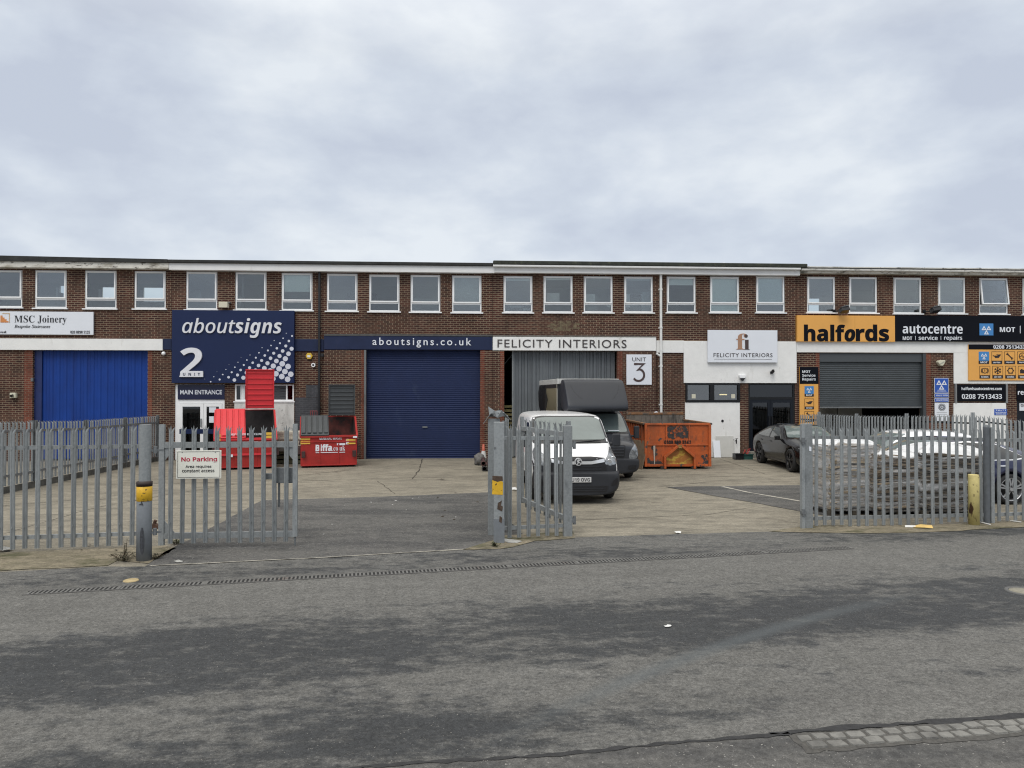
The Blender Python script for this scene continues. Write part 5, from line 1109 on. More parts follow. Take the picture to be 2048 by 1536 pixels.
mb.build('sticker', YSTK, c2); MB().box(kx(690.5), kx(696), fy(.8) - .006, fy(.8) + .03, kz(891.5), kz(881)).build('sticker', SWHITE, c2); MB().box(kx(704), kx(712), -.05, .0, kz(878.8), kz(875.6)).build('sticker', SWHITE, c2)
# left container with red lids, half behind the gate
a, b = ctx(441, 556, 939)
c1 = container('red waste container with bright red lids behind the no parking gate', ((a.x+b.x)/2 - .11, a.y, 0), .37, b.x - a.x + .02, 1.0, 1.86, 1.75, 1.25, REDL, INSIDEG)
w = b.x - a.x + .02; kx = lambda p: (p - 498.5) * w / 112.0; kz = lambda y: (939 - y) * 1.0 / (939 - 878)
mb = MB(); text_into(mb, 'DRY MIXED RECYCLING', kx(470), kx(529), kz(872.5), kz(868.5), -.05, .012, st='sb'); mb.box(kx(486), kx(520), .02 - .03, .04, kz(887), kz(885)); mb.box(kx(471), kx(475), -.03, .05, kz(914), kz(909)); mb.box(kx(500), kx(522), -.02, .05, kz(911.5), kz(910)); mb.build('lettering', SWHITE, c1)
mb = MB()
for (l, r, t, bb) in ((444, 453, 870, 875), (444, 453, 877, 882), (532, 548, 868, 872.5), (532, 548, 874, 879)): mb.box(kx(l), kx(r), -.052, .03, kz(bb), kz(t))
mb.build('sticker', YSTK, c1); MB().bar((-w/2+.02, .0, .48), (w/2-.02, .0, .48), .05, .06).build('rib', REDL, c1)
# things stacked between the containers
p = at_depth(580, 900, 25.0)
pl = thing('board_pile', 'pile of cream boards standing between the two red containers', 'boards', (p.x, 25.0, 0), 0)
mb = MB(); z = .62
for i in range(9): h = .055; mb.box(-.50 + rnd.uniform(-.03, .03), .45 + rnd.uniform(-.03, .03), -.1 + rnd.uniform(-.03, .03), .6, z, z + h - .008); z += h
mb.build('boards', mat('cream_boards', (.62, .60, .50), .8, noise=(5, .1), stains=[(4, .6, .7, (.25, .22, .15))]), pl)
mb = MB()
for i, z in enumerate((.0, .16, .32)): mb.box(-.55, .5, -.12, .6, z + .02, z + .12)
for x in (-.5, 0, .42): mb.box(x, x+.09, -.1, .55, 0, .44)
mb.build('bearer', mat('mossy_timber', (.085, .085, .05), .9, noise=(6, .3)), pl)
MB().prism([(-.62, .44), (.62, .44), (.3, .62), (-.5, .60)], -.2, .6).build('grey_tarpaulin', mat('grey_tarpaulin', (.2, .2, .18), .8, noise=(3, .2)), pl)
p = gnd(632, 925)
wf = thing('wire_basket', 'small red wire frame behind the grey lidded container', 'basket', fworld(fac(632, 822)[0], .35, 0), FA)
mb = MB()
for x in (-.13, -.05, .03, .11): mb.cyl((x, 0, .2), (x, 0, 1.78), .009, .009, 6)
for z in (.3, 1.0, 1.45, 1.78): mb.cyl((-.13, 0, z), (.11, 0, z), .009, .009, 6)
for (x, y) in ((-.13, -.25), (.11, -.25)): mb.cyl((x, y, 0), (x, 0, .5), .012, .012, 6)
mb.cyl((-.13, 0, 0), (-.13, 0, .3), .012, .012, 6); mb.cyl((.11, 0, 0), (.11, 0, .3), .012, .012, 6)
mb.build('frame', mat('red_wire', (.32, .04, .04), .5), wf)

# ---- orange skip
SKO = mat('skip_orange', (.42, .085, .014), .6, noise=(3.5, .22), bump=(4, .9), stains=[(1.7, .50, .68, (.25, .062, .018), (1, 1, .5)), (8, .56, .68, (.20, .055, .02), (1.5, 1, .4)), (4.5, .635, .66, (.045, .042, .042)), (3.0, .66, .685, (.06, .05, .045), (1, 1, .6)), (9, .68, .70, (.30, .16, .05))])
SKD = mat('skip_edge', (.22, .11, .05), .75, noise=(8, .3), stains=[(4, .5, .6, (.10, .085, .07))])
SKS = mat('skip_side', (.36, .085, .022), .65, noise=(2.5, .2), stains=[(2, .52, .68, (.20, .06, .025), (1, 1, .4)), (5, .6, .68, (.10, .05, .03))])
SKI = mat('skip_inside', (.15, .13, .11), .9, noise=(3, .35), stains=[(2, .5, .6, (.05, .045, .04), (3, 1, .5)), (3, .6, .7, (.19, .17, .15))])
fl_, fr_ = gnd(1291, 938), gnd(1421.5, 938); Y0 = fl_.y; w = fr_.x - fl_.x
skp = thing('skip', 'battered orange roll on skip with hook frame in front of the white wall', 'skip', ((fl_.x + fr_.x)/2, Y0, 0), .028)
hw, ht, hr, ln = w/2, 1.43, 1.60, 3.3
mb = MB(); mb.box(-hw, hw, 0, .03, .10, ht); mb.build('front_panel', SKO, skp)
for a_, b_, c_, d_ in ((-hw, -hw + .03, -hw - .07, -hw), (hw - .03, hw, hw, hw + .07)):
    mb = MB(); mb.box(a_, b_, .03, ln, .10, ht)
    for i in range(8): y = .3 + i*.42; mb.box(c_, d_, y, y + .09, .12, ht - .04)
    mb.build('side_panel', SKS, skp)
mb = MB(); mb.box(-hw, hw, ln - .03, ln, .1, hr + .04); mb.build('rear_door', SKI, skp); mb = MB(); mb.box(-hw + .031, -hw + .04, .04, ln - .04, .12, ht - .02); mb.box(hw - .04, hw - .031, .04, ln - .04, .12, ht - .02); mb.box(-hw + .04, hw - .04, .04, ln - .04, .10, .14)
for i in range(6): x = -hw + .2 + i*.34; mb.box(x, x + .06, ln - .06, ln - .031, .15, hr)
mb.build('liner', SKI, skp)
mb = MB(); mb.box(-hw - .075, -hw + .04, .036, ln, ht - .02, ht + .045); mb.box(hw - .04, hw + .075, .036, ln, ht - .02, ht + .045); mb.box(-hw, hw, ln - .05, ln + .03, hr + .04, hr + .12); mb.build('rim', SKD, skp, .01); MB().box(-hw - .03, hw + .03, -.04, .035, ht - .03, ht + .04).build('front_rim', SKO, skp, .01)
sx = lambda p: (p - 1356.2) * w / 130.5; sz = lambda y: (938 - y) * 1.43 / (938 - 850.5)
mb = MB()
for (l, r) in ((1288.5, 1293.5), (1417, 1422.5)): mb.box(sx(l), sx(r), -.05, .0, .08, ht - .03)
for (l, r) in ((1331, 1334), (1377, 1380)): mb.box(sx(l), sx(r), -.03, .0, sz(890), ht - .03)
mb.box(sx(1294), sx(1417), -.035, .0, sz(892), sz(889)); mb.box(sx(1294), sx(1417), -.03, .0, .08, .16); mb.build('stiffener', SKO, skp, .006)
mb = MB()
mb.stroke([(sx(1328), 0.02), (sx(1328), sz(914)), (sx(1354), sz(893))], .07, -.16, -.0); mb.stroke([(sx(1387.5), 0.02), (sx(1387.5), sz(914)), (sx(1363), sz(893))], .07, -.16, -.0); mb.build('hook_frame', SKO, skp, .008)
mb = MB(); mb.prism([(sx(1351), sz(900)), (sx(1366), sz(900)), (sx(1363), sz(891)), (sx(1355), sz(891))], -.06, -.03); mb.cyl((sx(1354), -.1, sz(896)), (sx(1363), -.1, sz(896)), .03, .03, 10); mb.build('hook_bar', mat('worn_ochre', (.26, .15, .04), .6, noise=(6, .3)), skp)
mb = MB(); mb.prism([(sx(1331), .16), (sx(1385), .16), (sx(1385), sz(914)), (sx(1366), sz(899)), (sx(1350), sz(899)), (sx(1331), sz(914))], -.012, -.002); mb.build('scraped_panel', mat('scraped_yellow', (.34, .13, .025), .6, noise=(3, .2), stains=[(4, .5, .62, (.55, .40, .06), (1, 1, 1.5))]), skp)
mb = MB(); text_into(mb, '0208 890 3142', sx(1328.5), sx(1382), sz(888.4), sz(881.8), -.034, .03, st='b'); mb.build('lettering', mat('stencil_black', (.02, .018, .018), .7), skp)
def blotch(cx, cz, rx, rz, n, seed, y=-.006):
    r = random.Random(seed); pts = []
    for i in range(n): a = 2*math.pi*i/n; k = r.uniform(.55, 1.15); pts.append((cx + rx*k*math.cos(a), cz + rz*k*math.sin(a)))
    return pts
mb = MB(); r = random.Random(5)
for i in range(34):
    u, v = r.random(), r.random(); mb.prism(blotch(sx(1336 + 40*u), sz(854 + 22*v), .05 + .05*r.random(), .04 + .06*r.random(), 11, i), -.008 - i*.0001, .0)
for (x, y, a, b_) in ((1296, 922, .10, .12), (1306, 926, .14, .10), (1318, 928, .14, .10), (1410, 915, .12, .12), (1402, 930, .16, .08), (1415, 927, .08, .12), (1307, 895, .08, .12), (1312, 906, .05, .14)): mb.prism(blotch(sx(x), sz(y), a, b_, 15, int(x)), -.006 - x*1e-6, .0)
text_into(mb, 'D&G', sx(1335), sx(1377), sz(873), sz(863), -.013, .01, st='b')
mb.build('worn_paint', mat('worn_black', (.035, .033, .033), .75, noise=(15, .4), stains=[(9, .55, .6, (.30, .08, .025))]), skp)
mb = MB(); mb.prism([(sx(1306), sz(892)), (sx(1310), sz(892)), (sx(1309), sz(930)), (sx(1307.6), sz(930))], -.03, -.02); mb.build('paint_run', mat('paint_run', (.42, .38, .33), .7), skp)
mb = MB(); mb.box(-hw*.55, -hw*.4, -.1, .25, 0, .1); mb.box(hw*.4, hw*.55, -.1, .25, 0, .1); mb.box(-hw*.55, -hw*.45, .3, ln, .02, .1); mb.box(hw*.45, hw*.55, .3, ln, .02, .1); mb.build('skid', mat('skid_dark', (.03, .026, .024), .8), skp)
rg = thing('rag', 'white rag lying on the rear edge of the orange skip', 'rag', skp.matrix_basis @ Vector((.05, ln - .01, hr + .121)), 0)
MB().add([(-.09, 0, 0), (.0, -.03, .05), (.08, 0, .01), (.13, .02, 0), (.0, .04, .01), (-.02, -.04, -.04)], [(0, 5, 1), (5, 2, 1), (2, 4, 1), (4, 0, 1), (2, 3, 4)]).build('cloth', SWHITE, rg, fix=False)
# plywood leaning on the skip
p = gnd(1273, 944)
pw = thing('plywood_sheet', 'worn plywood sheet leaning beside the orange skip', 'board', (fl_.x - .30, Y0 + .35, 0), .35)
o = MB().box(-.015, .015, -.5, .5, 0, .92).build('sheet', mat('plywood', (.19, .14, .095), .85, noise=(6, .25)), pw, .004); o.rotation_euler = (0, R(14), 0)
# panels leaning on the white wall
s0 = fac(1431, 914)[0]; pn = thing('panel', 'narrow white panel leaning on the white wall beside the skip', 'panel', fworld(s0, .22, 0), FA)
o = MB().box(-.13, .13, -.02, .02, 0, .64).build('sheet', SWHITE, pn, .005); o.rotation_euler = (R(-12), 0, 0)
s0 = fac(1449, 914)[0]; pn = thing('panel', 'wide grey board leaning on the white wall behind the narrow panel', 'panel', fworld(s0, .14, 0), FA)
o = MB().box(-.36, .32, -.01, .01, 0, .80).build('sheet', mat('grey_board', (.55, .55, .52), .8, noise=(4, .06)), pn, .004); o.rotation_euler = (R(-5), 0, 0)
MB().cyl((.27, -.06, .66), (.31, -.06, .66), .012, .012, 8).build('handle', BLACKM, pn)
s0 = fac(1470, 880)[0]; z0 = fac(1470, 885, .05)[1]; tp = thing('tap', 'small black tap on the white wall left of the brick pillar', 'tap', fworld(s0, .05, z0), FA)
mb = MB(); mb.cyl((0, 0, .08), (0, -.12, .08), .018, .018, 8); mb.cyl((0, -.11, -.04), (0, -.11, .16), .016, .016, 8); mb.cyl((-.06, -.11, .14), (.06, -.11, .17), .01, .01, 6); mb.build('body', BLACKM, tp)
s0, z0 = fac(1445, 842, .05); hl = thing('wall_vent', 'small round black vent hole in the white wall', 'vent', fworld(s0, .046, z0), FA); MB().cyl((0, .01, 0), (0, -.012, 0), .055, .05, 14).build('rim', BLACKM, hl)
# crates by the step
p = gnd(1476, 919); cr = thing('crate', 'black plastic crate on the ground by the brick pillar', 'crate', p, .1)
mb = MB(); mb.box(-.15, .15, -.14, .14, 0, .02)
for q in ((-.15, -.13, -.14, .14), (.13, .15, -.14, .14), (-.13, .13, -.14, -.12), (-.13, .13, .12, .14)): mb.box(*q, .02, .22)
mb.box(-.17, .17, -.16, -.139, .19, .23); mb.build('body', BLACKM, cr)
p = gnd(1494, 918.5); cr = thing('crate', 'green plastic crate with red handles near the dark door', 'crate', p, .05)
mb = MB(); mb.box(-.17, .17, -.14, .14, 0, .02)
for q in ((-.17, -.15, -.14, .14), (.15, .17, -.14, .14), (-.15, .15, -.14, -.12), (-.15, .15, .12, .14)): mb.box(*q, .02, .19)
mb.box(-.19, .19, -.16, -.139, .16, .20); mb.build('body', mat('green_crate', (.02, .075, .065), .5), cr)
mb = MB(); mb.tube([(-.14, -.02, .19), (-.08, -.02, .36), (-.02, 0, .2)], .012, 6); mb.tube([(.0, .02, .19), (.05, .02, .36), (.13, 0, .38)], .012, 6); mb.tube([(.02, 0, .18), (.1, 0, .34)], .012, 6); mb.build('handle', mat('red_handle', (.5, .05, .05), .5), cr)
# cone and pipes by the pier
p = gnd(967, 930); co = thing('traffic_cone', 'dirty orange and white traffic cone beside the brick pier', 'traffic cone', p, 0)
MB().lathe([(.145, .03), (.135, .05), (.100, .25)], (0, 0, 0), 'z', 20).build('cone_foot', mat('faded_cone', (.22, .13, .11), .7, noise=(8, .3)), co); MB().lathe([(.100, .25), (.062, .48)], (0, 0, 0), 'z', 20).build('white_band', mat('cone_white', (.55, .55, .54), .6, noise=(8, .2)), co)
MB().lathe([(.062, .48), (.032, .70), (.001, .705)], (0, 0, 0), 'z', 20).build('cone_tip', mat('cone_orange', (.42, .10, .06), .6, noise=(8, .2)), co); MB().box(-.19, .19, -.19, .19, 0, .03).build('base', RUBBER, co, .01)
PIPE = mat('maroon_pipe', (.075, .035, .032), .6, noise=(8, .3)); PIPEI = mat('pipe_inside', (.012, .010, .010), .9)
for i, (px_, py_, lb) in enumerate(((967, 931.5, 'upper left maroon drain pipe end by the brick pier'), (979, 931.5, 'upper right maroon drain pipe end touching the gate post'), (969, 941, 'lower left dark pipe end on the ground by the pier'), (980, 941, 'lower right dark pipe end on the ground by the gate post'))):
    c = at_depth(px_, py_, 22.6); z = .245 if i < 2 else .08; root = thing('drain_pipe', lb, 'pipe', (c.x, 22.55, z), .05, 'stacked pipes by the pier')
    ring = MB(); ring.lathe([(.058, 0), (.085, 0), (.085, .12), (.07, .13), (.07, 1.4), (.058, 1.4), (.058, 0)], (0, 0, 0), 'y', 20); ring.build('pipe', PIPE if i < 2 else mat('dark_pipe', (.03, .028, .028), .7), root)
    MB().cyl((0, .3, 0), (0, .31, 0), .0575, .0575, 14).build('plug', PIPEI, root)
p = gnd(958, 933); rb = thing('rubble_sack', 'grey rubble sack slumped behind the traffic cone', 'sack', (p.x + .02, p.y + .5, 0), 0)
bm = bmesh.new(); bmesh.ops.create_icosphere(bm, subdivisions=3, radius=.22); 
for v in bm.verts: v.co.z = max(-.17, v.co.z * 1.1) + .17; v.co += v.normal * .03 * math.sin(v.co.x*25) * math.cos(v.co.z*21)
me = bpy.data.meshes.new('sack'); bm.to_mesh(me); bm.free(); me.materials.append(mat('sack_grey', (.12, .115, .11), .8, noise=(6, .3))); link(bpy.data.objects.new('sack', me), rb)

# ---- drainage channel in the road
A, B = gnd(56, 1187), gnd(1700, 1096); d = (B - A); Ld = d.length
dr = thing('drain_channel', 'long slotted steel drainage channel across the road', 'drain', (A.x, A.y, .004), math.atan2(d.y, d.x))
MB().box(0, Ld, -.075, .075, 0, .0035).build('channel', mat('drain_dark', (.012, .012, .012), .9), dr)
mb = MB(); mb.box(-.03, Ld, -.098, -.07, 0, .008); mb.box(-.03, Ld, .07, .098, 0, .008); mb.build('frame', mat('drain_frame', (.085, .082, .078), .7, noise=(8, .3)), dr)
mb = MB(); x = .0
while x < Ld: mb.box(x, x + .024, -.07, .07, .0035, .0075); x += .052
for i in range(int(Ld)): mb.box(i*1.0, i*1.0 + .03, -.07, .07, .0036, .0077)
mb.build('grate', mat('drain_grate', (.15, .148, .14), .6, metal=.3, noise=(3, .3), stains=[(1.5, .6, .7, (.10, .06, .045))]), dr)
p = gnd(262, 1162); mh = thing('cover_plate', 'small pale round cover set in the road near the drain', 'cover', (p.x, p.y, .004), 0)
MB().lathe([(.001, .012), (.085, .012), (.092, .008), (.095, 0)], (0, 0, 0), 'z', 28).build('lid', mat('cover_sand', (.38, .30, .16), .8, noise=(10, .2)), mh)
p = gnd(2038, 1184); mh = thing('manhole', 'round manhole cover in the road at the right edge', 'manhole', (p.x + .06, p.y, .004), 0)
MB().lathe([(.16, .006), (.165, .012), (.20, .012), (.205, 0)], (0, 0, 0), 'z', 32).build('frame', mat('manhole_frame', (.10, .10, .098), .7), mh); MB().lathe([(.001, .009), (.155, .009), (.158, .0)], (0, 0, 0), 'z', 32).build('lid', mat('manhole_lid', (.24, .225, .18), .85, noise=(12, .25)), mh)

# ---- litter
WPAP = mat('paper_white', (.66, .66, .64), .7); DPAP = mat('dirty_wrapper', (.36, .36, .34), .6, noise=(20, .3))
def scrap(name, label, cat, px_, py_, r, m, seed, group=None, hz=.02):
    p = gnd(px_, py_, .008); rr = random.Random(seed); n = 8; vs = [(0, 0, hz)]
    for i in range(n): a = 2*math.pi*i/n; k = r*rr.uniform(.5, 1.15); vs.append((k*math.cos(a)*1.3, k*math.sin(a), rr.uniform(0, hz)))
    o = MB().add(vs, [(0, i+1, (i+1) % n + 1) for i in range(n)]).build(name, m, None, fix=False, loc=(p.x, p.y, .0125), rz=rr.uniform(0, 3)); return tag(o, label, cat, group)
for i, (x, y, r, hz, lb) in enumerate(((1030, 981, .09, .08, 'crumpled white bag on the asphalt beside the centre gate leaf'), (1356, 1066, .06, .03, 'white paper scrap at the road edge of the right yard'), (1022, 1083, .16, .015, 'flat pale wrapper at the foot of the short centre fence'), (8, 1101, .11, .06, 'crumpled white litter at the foot of the left fence'), (356, 1123, .08, .01, 'flat pale scrap on the apron below the no parking gate'), (1336, 1253, .032, .008, 'round white scrap on the dark road right of centre'))):
    scrap('litter', lb, 'litter', x, y, r, WPAP if i in (0, 1, 5) else DPAP, i, None, hz)
r = random.Random(21)
for i in range(12):
    x, y = (r.uniform(600, 985), r.uniform(992, 1075)) if i < 12 else (r.uniform(60, 1950), r.uniform(1150, 1500))
    scrap('litter', 'tiny pale scrap on the asphalt', 'litter', x, y, (.016 if i < 12 else .009) * r.uniform(.6, 1.3), WPAP, 50 + i, 'tiny scraps on the asphalt', .006)
DLEAF = mat('dead_leaf', (.05, .04, .025), .9)
for i in range(16):
    x, y = r.uniform(860, 985) if i < 8 else r.uniform(20, 280), r.uniform(955, 1040) if i < 8 else r.uniform(1066, 1112)
    scrap('dead_leaf', 'small dark dead leaf on the ground', 'leaf', x, y, .03 * r.uniform(.6, 1.3), DLEAF, 90 + i, 'dead leaves on the ground', .012)
p = gnd(1843, 1056); cd = thing('cardboard', 'yellow brown cardboard piece at the foot of the right fence', 'cardboard', (p.x, p.y, .014), .15)
MB().add([(-.17, -.04, .01), (-.05, -.13, .02), (.14, -.12, .0), (.21, .0, .03), (.08, .12, .03), (-.12, .1, .01)], [(0, 1, 2, 3, 4, 5)]).build('sheet', mat('yellow_card', (.66, .46, .16), .8, noise=(5, .1)), cd, fix=False); MB().add([(-.28, .06, .0), (-.1, .0, .0), (-.1, .03, .03), (-.26, .09, .03)], [(0, 1, 2, 3)]).build('flap', WPAP, cd, fix=False)
for (x0, y0, x1, y1, lb) in ((1960, 1047, 1980, 1052, 'thin white batten on the ground right of the bollard'), (2021, 1044, 2042, 1047, 'thin white batten on the ground at the right edge')):
    a, b = gnd(x0, y0), gnd(x1, y1); o = MB().bar((0, 0, .02), b - a + Vector((0, 0, .02)), .035, .012).build('batten', WPAP, None, loc=(a.x, a.y, .008)); tag(o, lb, 'batten')
# weeds at the round gate post
def weed(label, px_, py_, h, n, spread, seed, cols):
    p = gnd(px_, py_); rr = random.Random(seed); root = thing('weed', label, 'weed', (p.x, p.y, .008), 0); stem = MB(); lf = MB()
    for i in range(n):
        a = rr.uniform(0, 6.28); k = rr.uniform(.1, 1) * spread; hh = h * (1 - .75*k/spread) * rr.uniform(.5, 1) + .03; pts = [(rr.uniform(-.02, .02) + k*.3*math.cos(a)*1.0, k*.3*math.sin(a), 0), (k*.6*math.cos(a), k*.6*math.sin(a), hh*.6), (k*math.cos(a), k*math.sin(a), hh)]
        stem.tube(pts, .003, 4)
        for j in range(6):
            t = (j + 1)/6.; q = Vector(pts[1]).lerp(Vector(pts[2]), t) if t > .5 else Vector(pts[0]).lerp(Vector(pts[1]), t*2); b = rr.uniform(0, 6.28); l = rr.uniform(.02, .05); dd = Vector((math.cos(b), math.sin(b), rr.uniform(-.4, .5))) * l; ww = Vector((-math.sin(b), math.cos(b), 0)) * l * .32
            lf.add([q, q + dd*.5 + ww, q + dd, q + dd*.5 - ww], [(0, 1, 2, 3)])
    stem.build('stem', mat('weed_stem', (.07, .05, .03), .9), root); lf.build('leaves', cols, root, fix=False); return root
WL = mat('weed_leaf', (.05, .045, .022), .8, noise=(30, .5))
weed('tall dry weed standing against the left fence beside the round post', 251, 1112, .40, 5, .06, 3, WL)
weed('low sprawling dead weed at the foot of the round post', 246, 1121, .12, 34, .26, 4, WL)
weed('low weed tuft right of the round post', 312, 1118, .06, 14, .14, 6, WL)
MOSS = mat('moss_leaf', (.045, .055, .016), .9, noise=(20, .4))
weed('green moss tuft under the hinge end of the no parking gate', 352, 1088, .05, 16, .14, 8, MOSS)
weed('green weed tuft at the foot of the centre gate post', 990, 1094, .05, 16, .12, 9, MOSS)
# dark lump by the gate hinge
p = gnd(309, 1057); rk = thing('gate_stop', 'small rusty gate stop on the concrete by the hinge stile', 'gate stop', p, 0); mb = MB(); mb.prism([(-.09, 0), (.09, 0), (.07, .06), (.0, .10), (-.05, .05)], -.05, .05); mb.cyl((-.02, 0, .05), (.02, 0, .15), .03, .03, 8); mb.build('block', mat('rust', (.07, .035, .022), .85, noise=(12, .4)), rk)

# ---- wrapped pallet stacks behind the right fence
def card_mat(name, a, b, c):
    m = bpy.data.materials.new(name); m.use_nodes = True; t = m.node_tree; bs = t.nodes['Principled BSDF']; K = t.links.new
    tc = t.nodes.new('ShaderNodeTexCoord'); mp = t.nodes.new('ShaderNodeMapping'); mp.inputs['Scale'].default_value = (.45, .45, 10); K(tc.outputs['Object'], mp.inputs[0])
    n = t.nodes.new('ShaderNodeTexNoise'); n.inputs['Scale'].default_value = 2.4; n.inputs['Detail'].default_value = 5; n.inputs['Roughness'].default_value = .6; K(mp.outputs[0], n.inputs['Vector'])
    cr = t.nodes.new('ShaderNodeValToRGB'); K(n.outputs['Fac'], cr.inputs[0]); E_ = cr.color_ramp.elements; E_[0].position = .32; E_[0].color = (*a, 1); E_[1].position = .68; E_[1].color = (*c, 1); q = E_.new(.5); q.color = (*b, 1)
    K(cr.outputs[0], bs.inputs['Base Color']); bs.inputs['Roughness'].default_value = .6; return m
CARD = card_mat('old_cardboard', (.09, .072, .05), (.27, .22, .155), (.46, .39, .29)); CARDM = card_mat('brown_cardboard', (.045, .034, .024), (.17, .128, .086), (.36, .29, .205)); CARD2 = card_mat('dark_cardboard', (.030, .024, .018), (.10, .080, .057), (.25, .205, .15))
def film_mat(name, amt, lo=.46, hi=.68):
    m = bpy.data.materials.new(name); m.use_nodes = True; t = m.node_tree; K = t.links.new; bs = t.nodes['Principled BSDF']; o = t.nodes['Material Output']
    bs.inputs['Base Color'].default_value = (.66, .67, .68, 1); bs.inputs['Roughness'].default_value = .22
    tr = t.nodes.new('ShaderNodeBsdfTransparent'); mx = t.nodes.new('ShaderNodeMixShader'); tc = t.nodes.new('ShaderNodeTexCoord')
    mp = t.nodes.new('ShaderNodeMapping'); mp.inputs['Scale'].default_value = (.45, .45, 4.2); mp.inputs['Rotation'].default_value = (0, R(9), 0); K(tc.outputs['Object'], mp.inputs[0])
    n = t.nodes.new('ShaderNodeTexNoise'); n.inputs['Scale'].default_value = 2.0; n.inputs['Detail'].default_value = 9; n.inputs['Roughness'].default_value = .66; n.inputs['Distortion'].default_value = .6; K(mp.outputs[0], n.inputs['Vector'])
    mr = t.nodes.new('ShaderNodeMapRange'); mr.inputs[1].default_value = lo; mr.inputs[2].default_value = hi; mr.inputs[3].default_value = .05; mr.inputs[4].default_value = amt; K(n.outputs['Fac'], mr.inputs[0])
    ge = t.nodes.new('ShaderNodeNewGeometry'); sp = t.nodes.new('ShaderNodeSeparateXYZ'); K(ge.outputs['Normal'], sp.inputs[0])
    up_ = t.nodes.new('ShaderNodeMapRange'); up_.inputs[1].default_value = .25; up_.inputs[2].default_value = .8; K(sp.outputs[2], up_.inputs[0])    # the top sheet is opaque
    ma = t.nodes.new('ShaderNodeMath'); ma.operation = 'MAXIMUM'; K(mr.outputs[0], ma.inputs[0]); K(up_.outputs[0], ma.inputs[1])
    K(ma.outputs[0], mx.inputs[0]); K(tr.outputs[0], mx.inputs[1]); K(bs.outputs[0], mx.inputs[2]); K(mx.outputs[0], o.inputs[0])
    bp = t.nodes.new('ShaderNodeBump'); bp.inputs['Strength'].default_value = .7; bp.inputs['Distance'].default_value = .03; K(n.outputs['Fac'], bp.inputs['Height']); K(bp.outputs[0], bs.inputs['Normal']); return m
FILM = film_mat('stretch_film', .85); FILML = film_mat('hazy_stretch_film', .72, .36, .66)
def stack(label, cx, cy, w, d, h, rz, seed, m, top=.0, lean=0.0):
    root = thing('wrapped_stack', label, 'pallet stack', (cx, cy, 0), rz, 'plastic wrapped stacks behind the fence'); r = random.Random(seed)
    mb = MB(); z = .15; k = 0
    while z < h - .03:
        t = (z - .15)/(h - .15); th = r.uniform(.016, .05); bul = 1 + .05*math.sin(t*math.pi) - .08*max(0, t - .75)
        xa_ = -w/2*bul*r.uniform(.93, 1.0) + lean*t; xb_ = w/2*bul*r.uniform(.93, 1.0) + lean*t; yf = -d/2*bul + r.uniform(-.02, .06); nx = 9; ph = r.uniform(0, 6); vs = []
        for i in range(nx + 1):
            x = xa_ + (xb_ - xa_)*i/nx; sag = .03*math.sin(x*2.1 + seed) + .012*math.sin(x*5 + z*3) + r.uniform(-.004, .004); yy = yf + .025*math.sin(i*1.1 + ph)
            vs += [(x, yy, z + sag), (x, d/2*.97, z + sag), (x, d/2*.97, z + sag + th), (x, yy + r.uniform(-.01, .01), z + sag + th*r.uniform(.6, 1))]
        fs = [(0, 1, 2, 3), (4*nx+3, 4*nx+2, 4*nx+1, 4*nx)]
        for i in range(nx):
            for q in range(4): fs.append((4*i+q, 4*i+4+q, 4*i+4+(q+1) % 4, 4*i+(q+1) % 4))
        mb.add(vs, fs); z += th + r.uniform(.001, .010)
    mb.build('bundles', m, root)
    # film: a rounded skin with bulges
    bm = bmesh.new(); nx, nz = 40, 30; ring = []
    def sec(t, a):
        ca, sa = math.cos(a), math.sin(a); e_ = .28; x = math.copysign(abs(ca)**e_, ca)*w/2; y = math.copysign(abs(sa)**e_, sa)*d/2
        bul = 1.045 + .05*math.sin(t*math.pi) - .08*max(0, t - .75); wob = 1 + .012*math.sin(9*a + 23*t + seed) + .010*math.sin(17*a - 31*t)
        return x*bul*wob + lean*t, y*bul*wob
    for j in range(nz+1):
        t = j/nz; row = []
        for i in range(nx*2):
            a = 2*math.pi*(i + .5)/(nx*2); x, y = sec(t, a); row.append(bm.verts.new((x, y, .10 + (h - .10)*t + (.05*math.sin(3*a + seed)*(t - .6)*2 + .02*math.sin(7*a + seed) if t > .6 else 0))))
        ring.append(row)
    for kk, (sc, dz) in enumerate(((.93, .03), (.75, .05 + top*.3), (.45, .06 + top*.7), (.15, .05 + top))):
        row = []
        for i in range(nx*2):
            a = 2*math.pi*(i + .5)/(nx*2); x, y = sec(1, a); row.append(bm.verts.new((lean + (x - lean)*sc, y*sc, h + dz + .05*math.sin(3*a + seed)*.8*sc + .025*math.sin(7*a + kk*2 + seed)*sc + .012*math.sin(13*a)*sc)))
        ring.append(row)
    m2 = nx*2
    for j in range(len(ring)-1):
        for i in range(m2): bm.faces.new((ring[j][i], ring[j][(i+1) % m2], ring[j+1][(i+1) % m2], ring[j+1][i]))
    bm.faces.new(ring[-1])
    for f in bm.faces: f.smooth = True
    me = bpy.data.meshes.new('film'); bm.to_mesh(me); bm.free(); me.materials.append(FILML if seed == 1 else FILM); link(bpy.data.objects.new('film', me), root)
    mb = MB()
    for y in (-d/2, -.05, d/2 - .1): mb.box(-w/2, w/2, y, y + .1, .0, .02); mb.box(-w/2, w/2, y, y + .1, .115, .135)
    for x in (-w/2, -.05, w/2 - .1):
        for y in (-d/2, -.05, d/2 - .1): mb.box(x, x + .1, y, y + .1, .02, .115)
    mb.build('pallet', mat('dark_pallet', (.07, .06, .045), .9), root); return root
def mid(px0, px1, Y): return ((px0 + px1)/2 - 1024)/1450*Y, (px1 - px0)/1450*Y
